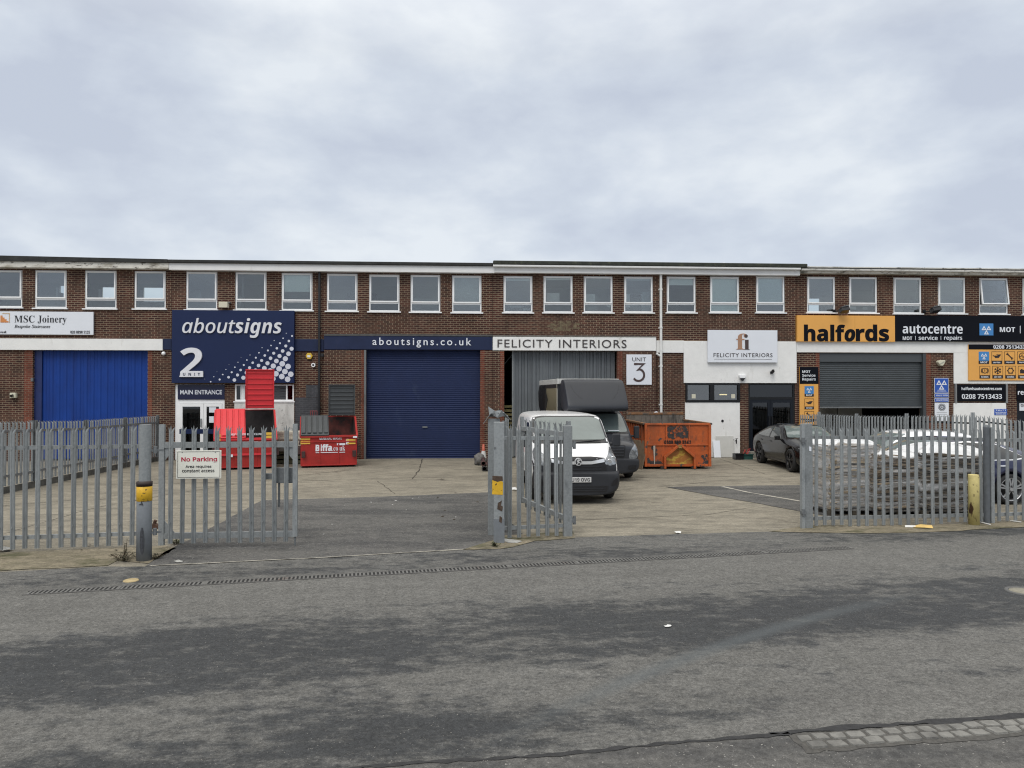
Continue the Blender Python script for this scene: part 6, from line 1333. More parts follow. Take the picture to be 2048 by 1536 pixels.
cx_, w_ = mid(1638, 1742, 14.75); stack('tall leaning wrapped stack of pale cardboard nearest the broad gate post', cx_, 14.75 + .2, w_, 1.0, 1.40, .1, 1, CARD, .04, .05)
cx_, w_ = mid(1728, 1822, 14.6); stack('lowest middle wrapped stack of dark brown cardboard', cx_, 14.75, w_, .95, 1.20, .14, 2, CARDM, .0, 0)
cx_, w_ = mid(1814, 1958, 14.6); stack('widest wrapped stack with white sheet top behind the yellow bollard', cx_, 14.85, w_, 1.1, 1.22, .16, 3, CARD2, .16, 0)
# ================================================================ vehicles
def evaluated(o):
    dg = bpy.context.evaluated_depsgraph_get(); ev = o.evaluated_get(dg); return bpy.data.meshes.new_from_object(ev)
def loft_body(stations, sub=2, arches=(), crease=()):
    """stations: [(y, [(x,z)...half ring from bottom centre to top centre])]; mirrored, capped, smoothed, wheel arches cut"""
    bm = bmesh.new(); rings = []
    stations = [(y, list(p[:-1]) + [(p[-2][0]*.55, p[-1][1] - .22*(p[-1][1] - p[-2][1])), p[-1]]) for y, p in stations]
    for (y, pts) in stations:
        row = [bm.verts.new((x, y, z)) for x, z in pts]
        row += [bm.verts.new((-x, y, z)) for x, z in pts[-2:0:-1]]
        rings.append(row)
    n = len(rings[0])
    for a, b in zip(rings[:-1], rings[1:]):
        for i in range(n): bm.faces.new((a[i], a[(i+1) % n], b[(i+1) % n], b[i]))
    for row, fl in ((rings[0], True), (rings[-1], False)):
        h = n // 2                                # strip of quads across the cap
        for i in range(h):
            q = [row[i], row[i+1], row[(n - i - 1) % n], row[(n - i) % n]]; u = []
            for v in q:
                if v not in u: u.append(v)
            if len(u) >= 3: bm.faces.new(u)
    bmesh.ops.recalc_face_normals(bm, faces=bm.faces)
    me = bpy.data.meshes.new('cage'); bm.to_mesh(me); bm.free()
    o = bpy.data.objects.new('cage', me); COL.objects.link(o)
    s = o.modifiers.new('s', 'SUBSURF'); s.levels = sub; s.render_levels = sub
    m1 = evaluated(o); bpy.data.objects.remove(o)
    o = bpy.data.objects.new('cage', m1); COL.objects.link(o); m1.materials.append(None); m1.materials.append(None)
    m2 = m1
    for dz in (0, .0037, .0071, -.0043):
        cut = []
        for (x0, x1, y, z, r) in arches:
            mb = MB(); mb.cyl((x0, y + dz, z + dz), (x1, y + dz, z + dz), r, r, 28); c = mb.build('cut'); c.data.materials.append(None); c.data.materials.append(None)
            for p in c.data.polygons: p.material_index = 1
            md = o.modifiers.new('b', 'BOOLEAN'); md.operation = 'DIFFERENCE'; md.solver = 'EXACT'; md.object = c; cut.append(c)
        m2 = evaluated(o) if arches else m1
        for c in cut: bpy.data.objects.remove(c)
        o.modifiers.clear()
        if len(m2.vertices) > .6 * len(m1.vertices): break
    else: m2 = m1
    bpy.data.objects.remove(o)
    return m2
def finish_body(me, name, m, root, inner=None):
    me.materials.clear(); me.materials.append(m); me.materials.append(inner or RUBBER)
    for p in me.polygons: p.use_smooth = True
    o = link(bpy.data.objects.new(name, me), root)
    return o, BVHTree.FromPolygons([v.co.copy() for v in me.vertices], [tuple(p.vertices) for p in me.polygons])
def densify(poly, step):
    o = []
    for i, a in enumerate(poly):
        b = poly[(i+1) % len(poly)]; n = max(1, int(math.hypot(b[0]-a[0], b[1]-a[1]) / step))
        for k in range(n): o.append((a[0] + (b[0]-a[0])*k/n, a[1] + (b[1]-a[1])*k/n))
    return o
def inside(p, poly):
    c = False; j = len(poly) - 1
    for i in range(len(poly)):
        a, b = poly[i], poly[j]
        if (a[1] > p[1]) != (b[1] > p[1]) and p[0] < (b[0]-a[0])*(p[1]-a[1])/(b[1]-a[1]) + a[0]: c = not c
        j = i
    return c
def rounded(poly, r, n=4):
    o = []; N = len(poly)
    for i in range(N):
        p, a, b = Vector(poly[i]), Vector(poly[i-1]), Vector(poly[(i+1) % N]); u, v = (a - p), (b - p); k = min(r, u.length*.45, v.length*.45)
        s, e = p + u.normalized()*k, p + v.normalized()*k
        for t in range(n+1): q = t/n; o.append(tuple(s*(1-q)**2 + p*2*q*(1-q) + e*q*q))
    return o
def patch(bvh, poly, axis, name, m, root, off=.006, step=.06, back=.02):
    """a panel lying on the body: poly seen from the front ('f': x,z), rear ('r'), or side ('L' -x side / 'R' +x side: y,z)"""
    P = densify(poly, step); xs = [p[0] for p in P]; zs = [p[1] for p in P]; pts = [Vector(p) for p in P]; n0 = len(P)
    x = min(xs) + step*.6
    while x < max(xs):
        z = min(zs) + step*.6
        while z < max(zs):
            if inside((x, z), P) and min((Vector((x, z)) - q).length for q in pts[:n0]) > step*.45: pts.append(Vector((x, z)))
            z += step
        x += step
    vs, es, fs, *_ = delaunay_2d_cdt(pts, [(i, (i+1) % n0) for i in range(n0)], [], 1, 1e-6)
    D = {'f': Vector((0, 1, 0)), 'r': Vector((0, -1, 0)), 'L': Vector((1, 0, 0)), 'R': Vector((-1, 0, 0)), 't': Vector((0, 0, -1))}[axis]
    def org(p): return {'f': Vector((p.x, -9, p.y)), 'r': Vector((p.x, 19, p.y)), 'L': Vector((-9, p.x, p.y)), 'R': Vector((9, p.x, p.y)), 't': Vector((p.x, p.y, 9))}[axis]
    out, ok = [], []
    for p in vs:
        h, nrm, i, dist = bvh.ray_cast(org(p), D)
        if h is None: out.append(None)
        else:
            if nrm.dot(D) > 0: nrm = -nrm
            out.append(h + (nrm - D).normalized() * off)
    for i, o in enumerate(out):
        if o is None:
            j = min((k for k in range(len(out)) if out[k] is not None), key=lambda k: (vs[k] - vs[i]).length, default=None)
            if j is None: return None
            h = org(vs[i]); d = (out[j] - org(vs[j])).dot(D); out[i] = h + D*d
    bm = bmesh.new(); bv = [bm.verts.new(o) for o in out]
    for f in fs:
        try: bm.faces.new([bv[i] for i in f])
        except ValueError: pass
    bmesh.ops.recalc_face_normals(bm, faces=bm.faces)
    s = sum((f.normal.dot(D) for f in bm.faces), 0)
    if s > 0: bmesh.ops.reverse_faces(bm, faces=bm.faces)
    for f in bm.faces: f.smooth = True
    be = [e for e in bm.edges if e.is_boundary]; r = bmesh.ops.extrude_edge_only(bm, edges=be)
    for g in r['geom']:
        if isinstance(g, bmesh.types.BMVert): g.co += D*back
    for e in be: e.smooth = False
    me = bpy.data.meshes.new(name); bm.to_mesh(me); bm.free(); me.materials.append(m); return link(bpy.data.objects.new(name, me), root)
def mirror(poly): return [(-x, z) for x, z in poly[::-1]]
TYRE = mat('tyre', (.017, .017, .018), .8, noise=(15, .2))
def wheel(root, x, y, r, w, side, rimm, spokes=5, rr=.68, split=False):
    """side=+1: outer face towards +x"""
    prof = [(r*rr, -w/2*.9), (r*.86, -w/2), (r*.97, -w/2*.8), (r, -w/2*.4), (r, w/2*.4), (r*.97, w/2*.8), (r*.86, w/2), (r*rr, w/2*.9)]
    t = MB().lathe(prof, (x, y, r), 'x', 32).build('wheel', TYRE, root)
    xo = x + side*w*.36; m = MB()
    m.lathe([(r*rr, -w*.4), (r*rr*1.02, w*.42), (r*rr*.94, w*.44), (r*rr*.92, w*.3), (r*rr*.92, -w*.4)] if side > 0 else [(r*rr, w*.4), (r*rr*1.02, -w*.42), (r*rr*.94, -w*.44), (r*rr*.92, -w*.3), (r*rr*.92, w*.4)], (x, y, r), 'x', 32)
    for k in range(spokes):
        for da in ((-.16, .16) if split else (0,)):
            a = 2*math.pi*k/spokes + .3; c = Vector((xo, y, r)); d = Vector((0, math.cos(a + da), math.sin(a + da))); d0 = Vector((0, math.cos(a), math.sin(a)))
            m.bar(c + d0*r*.10, c + d*r*rr*.95, .05 if not split else .03, .055 if not split else .028, (side, 0, 0))
    m.cyl((xo - side*.02, y, r), (xo + side*.03, y, r), r*.15, r*.12, 16); m.build('rim', rimm, t)
    MB().cyl((x - side*w*.1, y, r), (x - side*w*.08, y, r), r*rr*.93, r*rr*.93, 24).build('brake_disc', mat('brake_dark', (.012, .012, .012), .7), t)
def paint(name, c, rough=.28, coat=.6, spec=.5): return mat(name, c, rough, coat=coat, spec=spec, noise=(1.5, .03))
VGLASS = mat('vehicle_glass', (.125, .155, .152), .06, spec=.9, noise=(1.2, .18)); SGLASS = mat('tinted_glass', (.018, .020, .022), .05, spec=.9)
BPLAST = mat('dark_bumper_plastic', (.024, .026, .031), .55, spec=.35, noise=(8, .1)); GRILLE = mat('grille_black', (.010, .010, .012), .4)
CHROME = mat('chrome', (.78, .79, .80), .22, metal=.55); LAMPG = mat('lamp_glass', (.26, .275, .29), .10, metal=.4, spec=.8, noise=(14, .6)); LAMPD = mat('lamp_dark', (.10, .11, .12), .12, spec=.9, noise=(12, .5))
PLATEW = mat('plate_white', (.55, .55, .55), .45)

# ---- white panel van
WV = paint('white_van_paint', (.87, .875, .88), .32)
def van_stations(sc=1.0):
    S = [(.00, [(0,.60),(.50,.60),(.68,.61),(.78,.65),(.78,.72),(.74,.84),(.60,.95),(0,.985)]),
         (.07, [(0,.50),(.62,.50),(.84,.52),(.905,.60),(.905,.76),(.86,.92),(.70,1.02),(0,1.06)]),
         (.28, [(0,.25),(.70,.25),(.93,.30),(.968,.54),(.955,.82),(.91,1.01),(.75,1.10),(0,1.145)]),
         (.72, [(0,.25),(.72,.25),(.95,.29),(.978,.58),(.968,.93),(.935,1.12),(.79,1.215),(0,1.26)]),
         (.92, [(0,.25),(.72,.25),(.955,.29),(.98,.60),(.972,.98),(.94,1.19),(.85,1.295),(0,1.34)]),
         (1.30, [(0,.25),(.72,.25),(.955,.29),(.98,.60),(.975,1.05),(.925,1.46),(.83,1.61),(0,1.66)]),
         (1.62, [(0,.25),(.72,.25),(.955,.29),(.98,.60),(.975,1.08),(.91,1.69),(.835,1.865),(0,1.895)]),
         (1.82, [(0,.25),(.72,.25),(.955,.29),(.98,.60),(.975,1.1),(.91,1.77),(.845,1.905),(0,1.925)]),
         (2.8, [(0,.25),(.72,.25),(.955,.29),(.98,.60),(.975,1.1),(.915,1.79),(.845,1.92),(0,1.945)]),
         (4.75, [(0,.25),(.72,.25),(.955,.29),(.98,.60),(.975,1.1),(.915,1.78),(.845,1.91),(0,1.935)]),
         (4.95, [(0,.30),(.70,.30),(.92,.34),(.95,.60),(.945,1.1),(.86,1.72),(.70,1.90),(0,1.93)])]
    return S
p = gnd(1147, 1003); vy = p.y
VX = (1147 - 1024)/1450*vy
van = thing('panel_van', 'white panel van with dark bumper parked behind the centre fence', 'van', (VX + .07, vy - .35, 0), .085)
ar = []
for y in (.86, 3.9):
    for s in (-1, 1): ar.append((s*.70, s*1.1, y, .36, .40))
me = loft_body(van_stations(), 2, ar); body, bv = finish_body(me, 'body', WV, van)
for y in (.86, 3.9):
    for s in (-1, 1): wheel(van, s*.86, y, .335, .21, s, mat('wheel_cover', (.20, .205, .21), .4), 7, .66)
patch(bv, rounded([(-.90, 1.27), (.90, 1.27), (.825, 1.85), (.6, 1.885), (-.6, 1.885), (-.825, 1.85)], .05), 'f', 'windscreen_surround', mat('black_trim', (.014, .015, .016), .35), van, .006)
ws = patch(bv, rounded([(-.835, 1.345), (.835, 1.345), (.775, 1.82), (.55, 1.85), (-.55, 1.85), (-.775, 1.82)], .09), 'f', 'windscreen', VGLASS, van, .016)
mb = MB()
for (x, xe) in ((.70, .10), (-.02, -.62)):
    a = bv.ray_cast(Vector((x, -9, 1.315)), Vector((0, 1, 0)))[0]; b = bv.ray_cast(Vector((xe, -9, 1.30)), Vector((0, 1, 0)))[0]; mb.bar(a + Vector((0, -.03, .03)), b + Vector((0, -.03, -.005)), .022)
mb.build('wiper', BLACKM, van)
patch(bv, [(-.64, .74), (-.56, .60), (.56, .60), (.64, .74), (.60, 1.0), (.3, 1.03), (-.3, 1.03), (-.60, 1.0)], 'f', 'grille', GRILLE, van, .012)
for z, w_ in ((.90, .59),):
    patch(bv, [(-w_, z + .015), (-.30, z - .03), (.30, z - .03), (w_, z + .015), (w_, z + .085), (.30, z + .035), (-.30, z + .035), (-w_, z + .085)], 'f', 'chrome_bar', CHROME, van, .03)
for i, z in enumerate((.795, .73, .665)): patch(bv, [(-.54 + i*.02, z + .02), (.54 - i*.02, z + .02), (.54 - i*.02, z + .042), (-.54 + i*.02, z + .042)], 'f', 'grille_slat', BPLAST, van, .022)
yb = bv.ray_cast(Vector((0, -9, .925)), Vector((0, 1, 0)))[0].y
mb = MB(); mb.cyl((0, yb - .055, .925), (0, yb - .02, .925), .082, .088, 28); bd = mb.build('badge', CHROME, van)
mb = MB(); mb.cyl((0, yb - .057, .925), (0, yb - .0545, .925), .066, .066, 28); mb.build('badge_field', mat('badge_dark', (.06, .06, .065), .3, metal=.6), bd)
mb = MB(); mb.prism([(-.035, 0.860), (-.02, 0.910), (-.045, 0.955), (-.01, 0.965), (.0, 0.990), (.03, 0.975), (.055, 0.960), (.02, 0.950), (.01, 0.930), (.045, 0.910), (.05, 0.870), (.025, 0.900), (-.005, 0.905), (-.01, 0.870)], yb - .062, yb - .056); mb.build('badge_emblem', CHROME, bd)
HL = [(.60, .87), (.62, .98), (.72, 1.07), (.87, 1.20), (.925, 1.10), (.93, .95), (.89, .87), (.72, .83)]
for q in (HL, mirror(HL)): patch(bv, rounded(q, .03), 'f', 'headlight', LAMPG, van, .012, .035)
UB = [(.58, .64), (.95, .64), (.955, .92), (.89, .88), (.72, .845), (.61, .885)]
for q in (UB, mirror(UB)): patch(bv, q, 'f', 'bumper_corner', BPLAST, van, .008)
for s in (-1, 1):
    for (x, z, r) in ((.71, .93, .05), (.82, .98, .055)):
        h = bv.ray_cast(Vector((s*x, -9, z)), Vector((0, 1, 0)))[0]; MB().cyl(h + Vector((0, -.016, 0)), h + Vector((0, -.022, 0)), r, r*.85, 18).build('headlight_lens', mat('lens_bright', (.62, .64, .66), .08, metal=.7), van)
bst = [(-.11, [(0,.20),(.60,.20),(.72,.27),(.78,.42),(.78,.54),(.74,.63),(.60,.67),(0,.67)]),
       (-.06, [(0,.19),(.66,.19),(.82,.25),(.885,.42),(.885,.57),(.86,.68),(.66,.70),(0,.70)]),
       (.05, [(0,.19),(.70,.19),(.88,.25),(.945,.42),(.945,.60),(.92,.72),(.70,.73),(0,.73)]),
       (.25, [(0,.19),(.72,.19),(.95,.25),(.992,.42),(.988,.62),(.965,.76),(.76,.76),(0,.76)]),
       (.48, [(0,.19),(.72,.19),(.96,.25),(.996,.42),(.992,.62),(.97,.74),(.76,.74),(0,.74)])]
me = loft_body(bst, 2, [(s*.70, s*1.2, .86, .36, .405) for s in (-1, 1)]); bump, bb = finish_body(me, 'bumper', BPLAST, van)
patch(bb, rounded([(-.62, .27), (.62, .27), (.66, .40), (-.66, .40)], .03), 'f', 'lower_grille', GRILLE, van, .006)
for z in (.30, .345): patch(bb, [(-.6, z), (.6, z), (.6, z + .014), (-.6, z + .014)], 'f', 'grille_slat', BPLAST, van, .016)
for s in (-1, 1): patch(bb, rounded([(s*.70, .40), (s*.86, .42), (s*.88, .58), (s*.76, .52)] if s > 0 else mirror([(.70, .40), (.86, .42), (.88, .58), (.76, .52)]), .03), 'f', 'fog_recess', GRILLE, van, .006, .04)
mb = MB()
pyb = bb.ray_cast(Vector((0, -9, .54)), Vector((0, 1, 0)))[0].y; mb.box(-.27, .27, pyb - .025, pyb + .02, .485, .60); pt_ = mb.build('number_plate', PLATEW, van, .006)
mb = MB(); text_into(mb, 'DU19 OVG', -.235, .235, .505, .582, pyb - .027, .004, st='sb', offset=-.004); mb.build('plate_lettering', BLACKM, pt_)
for s in (-1, 1):
    mb = MB(); mb.obox((s*1.09, 1.02, 1.33), (.095, 0, 0), (0, .05, 0), (.0, .0, .15)); mb.obox((s*.99, 1.05, 1.24), (.06, 0, 0), (0, .03, 0), (0, 0, .04)); mb.build('mirror', BPLAST, van, .035)
    patch(bv, rounded([(1.18, 1.22), (2.05, 1.20), (2.05, 1.72), (1.72, 1.72)], .05), 'LR'[s > 0], 'side_window', SGLASS, van, .006)
    patch(bv, [(.95, .32), (3.45, .32), (3.45, .52), (.95, .52)] if False else [(1.32, .34), (3.42, .34), (3.42, .52), (1.32, .52)], 'LR'[s > 0], 'side_moulding', BPLAST, van, .012)

# ---- dark box van
DG = paint('dark_grey_paint', (.032, .034, .040), .28, .2, .45)
def CZ(z): return z if z < .6 else .6 + (z - .6)*.885
def cab_stations():
    return [(y, [(x, CZ(z)) for x, z in p]) for y, p in [(.00, [(0,.36),(.55,.36),(.74,.40),(.84,.55),(.85,.72),(.83,.90),(.66,1.00),(0,1.02)]),
         (.08, [(0,.30),(.65,.30),(.88,.36),(.95,.55),(.94,.78),(.90,1.0),(.72,1.10),(0,1.13)]),
         (.30, [(0,.28),(.70,.28),(.95,.34),(.985,.56),(.97,.85),(.93,1.08),(.76,1.19),(0,1.22)]),
         (.62, [(0,.28),(.72,.28),(.96,.34),(.99,.6),(.98,.95),(.95,1.17),(.80,1.28),(0,1.31)]),
         (.80, [(0,.28),(.72,.28),(.96,.34),(.99,.6),(.985,1.0),(.95,1.26),(.82,1.38),(0,1.41)]),
         (1.10, [(0,.28),(.72,.28),(.96,.34),(.99,.6),(.985,1.1),(.93,1.62),(.78,1.78),(0,1.82)]),
         (1.36, [(0,.28),(.72,.28),(.96,.34),(.99,.6),(.985,1.1),(.91,1.86),(.74,2.04),(0,2.08)]),
         (1.75, [(0,.28),(.72,.28),(.96,.34),(.99,.6),(.985,1.1),(.91,1.96),(.74,2.16),(0,2.2)]),
         (2.15, [(0,.28),(.72,.28),(.96,.34),(.99,.6),(.985,1.1),(.91,1.98),(.74,2.18),(0,2.22)])]]
q = gnd(1262, 957); LY = q.y
lut = thing('box_van', 'dark grey box van with open curtain side behind the white van', 'box van', (2.58, LY - .75, 0), .10)
me = loft_body(cab_stations(), 2, [(s*.70, s*1.2, .98, .37, .42) for s in (-1, 1)]); body, bv = finish_body(me, 'cab', DG, lut)
for y in (.98, 4.55):
    for s in (-1, 1): wheel(lut, (s*.87 if y < 2 else -.12 + s*.78), y, .345, .21, s, mat('steel_wheel', (.10, .10, .105), .5), 6, .62)
patch(bv, rounded([(x, CZ(z)) for x, z in ((-.88, 1.36), (.88, 1.36), (.79, 2.02), (-.79, 2.02))], .05), 'f', 'windscreen_surround', GRILLE, lut, .006)
patch(bv, rounded([(x, CZ(z)) for x, z in ((-.83, 1.41), (.83, 1.41), (.745, 1.98), (-.745, 1.98))], .08), 'f', 'windscreen', VGLASS, lut, .014)
patch(bv, rounded([(-.52, .66), (.52, .66), (.56, 1.0), (-.56, 1.0)], .04), 'f', 'grille', GRILLE, lut, .01)
for z in (.70, .78, .86, .94): patch(bv, [(-.50, z), (.50, z), (.505, z + .035), (-.505, z + .035)], 'f', 'grille_slat', DG, lut, .024)
HL = rounded([(.64, .60), (.87, .62), (.93, .76), (.92, .98), (.85, 1.03), (.73, .90), (.67, .80)], .04)
for qq in (HL, mirror(HL)): patch(bv, qq, 'f', 'headlight', LAMPG, lut, .012, .035)
me = loft_body([(-.05, [(0,.22),(.62,.22),(.80,.28),(.86,.42),(.86,.52),(.84,.58),(.66,.62),(0,.62)]), (.05, [(0,.20),(.70,.20),(.92,.26),(.975,.42),(.975,.54),(.95,.62),(.70,.65),(0,.65)]), (.30, [(0,.20),(.72,.20),(.97,.26),(1.0,.42),(1.0,.54),(.98,.66),(.76,.68),(0,.68)]), (.55, [(0,.20),(.72,.20),(.97,.26),(1.005,.42),(1.0,.54),(.98,.64),(.76,.66),(0,.66)])], 2, [(s*.70, s*1.2, .98, .37, .425) for s in (-1, 1)]); bo_, bb = finish_body(me, 'bumper', BPLAST, lut)
for s in (-1, 1): patch(bb, rounded([(.60, .33), (.84, .34), (.86, .46), (.62, .45)] if s > 0 else mirror([(.60, .33), (.84, .34), (.86, .46), (.62, .45)]), .03), 'f', 'fog_recess', GRILLE, lut, .006, .04)
for s in (-1, 1):
    mb = MB(); mb.obox((s*1.13, .98, 1.30), (.075, 0, 0), (0, .05, 0), (0, 0, .18)); mb.obox((s*1.02, 1.0, 1.19), (.05, 0, 0), (0, .025, 0), (0, 0, .03)); mb.build('mirror', BPLAST, lut, .03)
    patch(bv, rounded([(1.05, 1.15), (2.0, 1.15), (2.0, 1.72), (1.42, 1.72)], .05), 'LR'[s > 0], 'side_window', SGLASS, lut, .006)
# cab contents seen through the screen: paper on the dashboard
h = bv.ray_cast(Vector((.42, -9, 1.36)), Vector((0, 1, 0)))[0]; MB().box(.25, .58, h.y - .03, h.y - .018, 1.35, 1.375).build('dash_paper', SWHITE, lut)
# luton pod
pod = []
prof = [(.60, 1.90), (.42, 1.94), (.38, 2.00), (.40, 2.14), (.90, 2.72), (1.02, 2.80), (1.30, 2.84), (1.75, 2.84), (1.75, 1.90)]
bm = bmesh.new(); rings = []
for x, k in ((-1.0, .10), (-.98, .03), (-.86, .0), (-.12, -.03), (.62, .0), (.74, .03), (.76, .10)):
    rings.append([bm.verts.new((x, y + (1.4 - y)*k*.6 if y < 1.7 else y, 2.38 + (z - 2.38)*(1 - k*.5))) for y, z in prof])
for a, b in zip(rings[:-1], rings[1:]):
    for i in range(len(prof)): j = (i+1) % len(prof); bm.faces.new((a[i], a[j], b[j], b[i]))
bm.faces.new(rings[0][::-1]); bm.faces.new(rings[-1]); bmesh.ops.recalc_face_normals(bm, faces=bm.faces)
for f in bm.faces: f.smooth = True
me = bpy.data.meshes.new('pod'); bm.to_mesh(me); bm.free()
PODM = mat('pod_grey', (.030, .033, .040), .42, spec=.28, noise=(2, .06)); me.materials.append(PODM); po_ = link(bpy.data.objects.new('roof_pod', me), lut); s = po_.modifiers.new('s', 'SUBSURF'); s.levels = s.render_levels = 3
pm = evaluated(po_); pb = BVHTree.FromPolygons([v.co.copy() for v in pm.vertices], [tuple(p.vertices) for p in pm.polygons])
def groove(bvh, pts, w, m, root, name):
    L_, R_ = [], []; P = [Vector(q) for q in pts]
    for i, q in enumerate(P):
        d = (P[min(i+1, len(P)-1)] - P[max(0, i-1)]).normalized(); n = Vector((-d.y, d.x)); L_.append(tuple(q + n*w/2)); R_.append(tuple(q - n*w/2))
    patch(bvh, L_ + R_[::-1], 'f', name, m, root, .003, .05, .01)
for sg_ in (1, -1): groove(pb, [(sg_*x*.82 - .12, z - .02) for x, z in ((.86, 2.70), (.82, 2.58), (.74, 2.46), (.62, 2.35), (.52, 2.28))], .016, BPLAST, lut, 'pod_groove')
BOXW = mat('box_roof', (.50, .50, .48), .5, noise=(2, .1)); BOXT = bpy.data.materials.new('translucent_roof'); BOXT.use_nodes = True; _t = BOXT.node_tree; _a = _t.nodes.new('ShaderNodeBsdfTranslucent'); _a.inputs[0].default_value = (.75, .74, .70, 1); _m = _t.nodes.new('ShaderNodeMixShader'); _m.inputs[0].default_value = .6; _t.nodes['Principled BSDF'].inputs['Base Color'].default_value = (.6, .6, .58, 1); _t.links.new(_t.nodes['Principled BSDF'].outputs[0], _m.inputs[1]); _t.links.new(_a.outputs[0], _m.inputs[2]); _t.links.new(_m.outputs[0], _t.nodes['Material Output'].inputs[0]); CURT = mat('black_curtain', (.014, .014, .015), .35, bump=(4, .5)); BEIGE = mat('box_lining', (.46, .41, .30), .7, noise=(1.5, .06))
mb = MB(); mb.add([(-1.0, 1.8, 2.83), (.75, 1.8, 2.83), (.75, 5.5, 2.83), (-1.0, 5.5, 2.83)], [(0, 1, 2, 3)]); mb.build('roof', BOXT, lut, fix=False)
mb = MB(); mb.box(-1.07, -1.0, 1.70, 5.5, 2.70, 2.86); mb.box(.75, .80, 1.70, 5.5, 2.70, 2.86); mb.box(-1.07, .80, 5.5, 5.6, 2.70, 2.86); mb.box(-1.0, .75, 1.70, 1.8, 2.72, 2.86); mb.build('roof_frame', BOXW, lut, .01)
mb = MB(); mb.box(-1.06, -1.0, 1.78, 5.6, 2.58, 2.70); mb.build('curtain_rail', CURT, lut)
mb = MB(); mb.box(-1.06, .80, 1.76, 5.6, .72, .86); mb.build('load_floor', mat('load_floor', (.06, .055, .05), .8), lut)
mb = MB(); mb.box(.74, .79, 1.82, 5.6, .86, 2.70); mb.box(-1.0, .74, 5.5, 5.56, .86, 2.70); mb.box(-1.0, .74, 1.81, 1.83, .86, 2.70); mb.build('lining', BEIGE, lut)
mb = MB(); mb.box(-1.05, .79, 1.755, 1.80, .70, 2.70); mb.build('bulkhead', BPLAST, lut); mb = MB(); mb.box(-1.066, -1.02, 1.80, 1.86, .86, 2.70); mb.build('door_post', mat('pale_post', (.45, .43, .37), .6), lut)
mb = MB(); mb.box(.79, .805, 1.81, 5.6, .74, 2.70); mb.build('side_panel', CURT, lut)
vs = []; nn = 34; r = random.Random(8)
for i in range(nn + 1):
    y = 4.35 + 1.2*i/nn
    for k in range(9):
        z = .86 + 1.80*k/8; t = abs(k/8 - .55); amp = .05 + .025*math.sin(k*1.3); ys = y + .35*(k/8 - .5)*(1 - i/nn)*-1.0
        vs.append((-1.05 + amp*math.sin(i*1.9 + k*.35) + .02*r.uniform(-1, 1), ys, z))
fs = [(i*9+k, (i+1)*9+k, (i+1)*9+k+1, i*9+k+1) for i in range(nn) for k in range(8)]
MB().add(vs, fs, True).build('curtain', CURT, lut, fix=False)

# ---- saloon cars
def car_stations(L=4.95, W=.955, H=1.42, roof=(1.75, 2.35, 3.0, 3.6, 4.25), bon=.98, tail=1.0, hatch=False):
    k = L / 4.95; h = H / 1.42; w = W / .955
    raw = [(.00, [(0,.26),(.45,.26),(.60,.30),(.68,.44),(.68,.56),(.62,.66),(.45,.69),(0,.70)]),
      (.10, [(0,.20),(.62,.20),(.80,.25),(.85,.44),(.84,.60),(.76,.72),(.56,.76),(0,.78)]),
      (.42, [(0,.18),(.70,.18),(.89,.22),(.935,.46),(.92,.68),(.84,.80),(.62,.85),(0,.88)]),
      (1.15, [(0,.17),(.72,.17),(.90,.22),(.95,.5),(.94,.78),(.87,.89),(.66,.94),(0,.965)]),
      (1.55, [(0,.17),(.72,.17),(.90,.22),(.95,.5),(.945,.83),(.87,.93),(.70,.98),(0,1.0)]),
      (1.98, [(0,.17),(.72,.17),(.90,.22),(.95,.5),(.945,.87),(.79,1.15),(.62,1.23),(0,1.25)]),
      (2.38, [(0,.17),(.72,.17),(.90,.22),(.95,.5),(.945,.88),(.725,1.30),(.58,1.385),(0,1.405)]),
      (2.95, [(0,.17),(.72,.17),(.90,.22),(.95,.5),(.945,.89),(.715,1.33),(.57,1.415),(0,1.432)]),
      (3.60, [(0,.17),(.72,.17),(.90,.22),(.95,.5),(.945,.91),(.715,1.27),(.56,1.36),(0,1.375)]),
      (4.20, [(0,.18),(.72,.18),(.90,.22),(.945,.5),(.935,.93),(.76,1.11),(.58,1.195),(0,1.21)]),
      (4.70, [(0,.22),(.70,.22),(.86,.28),(.90,.52),(.88,.90),(.74,1.01),(.55,1.045),(0,1.06)]),
      (4.93, [(0,.30),(.60,.30),(.76,.36),(.81,.55),(.78,.82),(.68,.92),(.50,.955),(0,.965)])]
    if hatch:
        raw[8] = (3.60, [(0,.17),(.72,.17),(.90,.22),(.95,.5),(.945,.92),(.73,1.33),(.58,1.41),(0,1.425)])
        raw[9] = (4.40, [(0,.18),(.72,.18),(.90,.22),(.945,.5),(.935,.94),(.74,1.29),(.58,1.37),(0,1.385)])
        raw[10] = (4.80, [(0,.22),(.70,.22),(.86,.28),(.91,.52),(.90,.93),(.77,1.13),(.58,1.19),(0,1.20)])
        raw[11] = (4.95, [(0,.30),(.60,.30),(.80,.36),(.85,.55),(.84,.86),(.72,1.0),(.52,1.03),(0,1.04)])
    return [(y*k, [(x*w, z*(h if z > 1.02 else 1) if z < 1.02 else 1.02 + (z - 1.02)*(h*1.42 - 1.02)/.40) for x, z in pts]) for y, pts in raw]
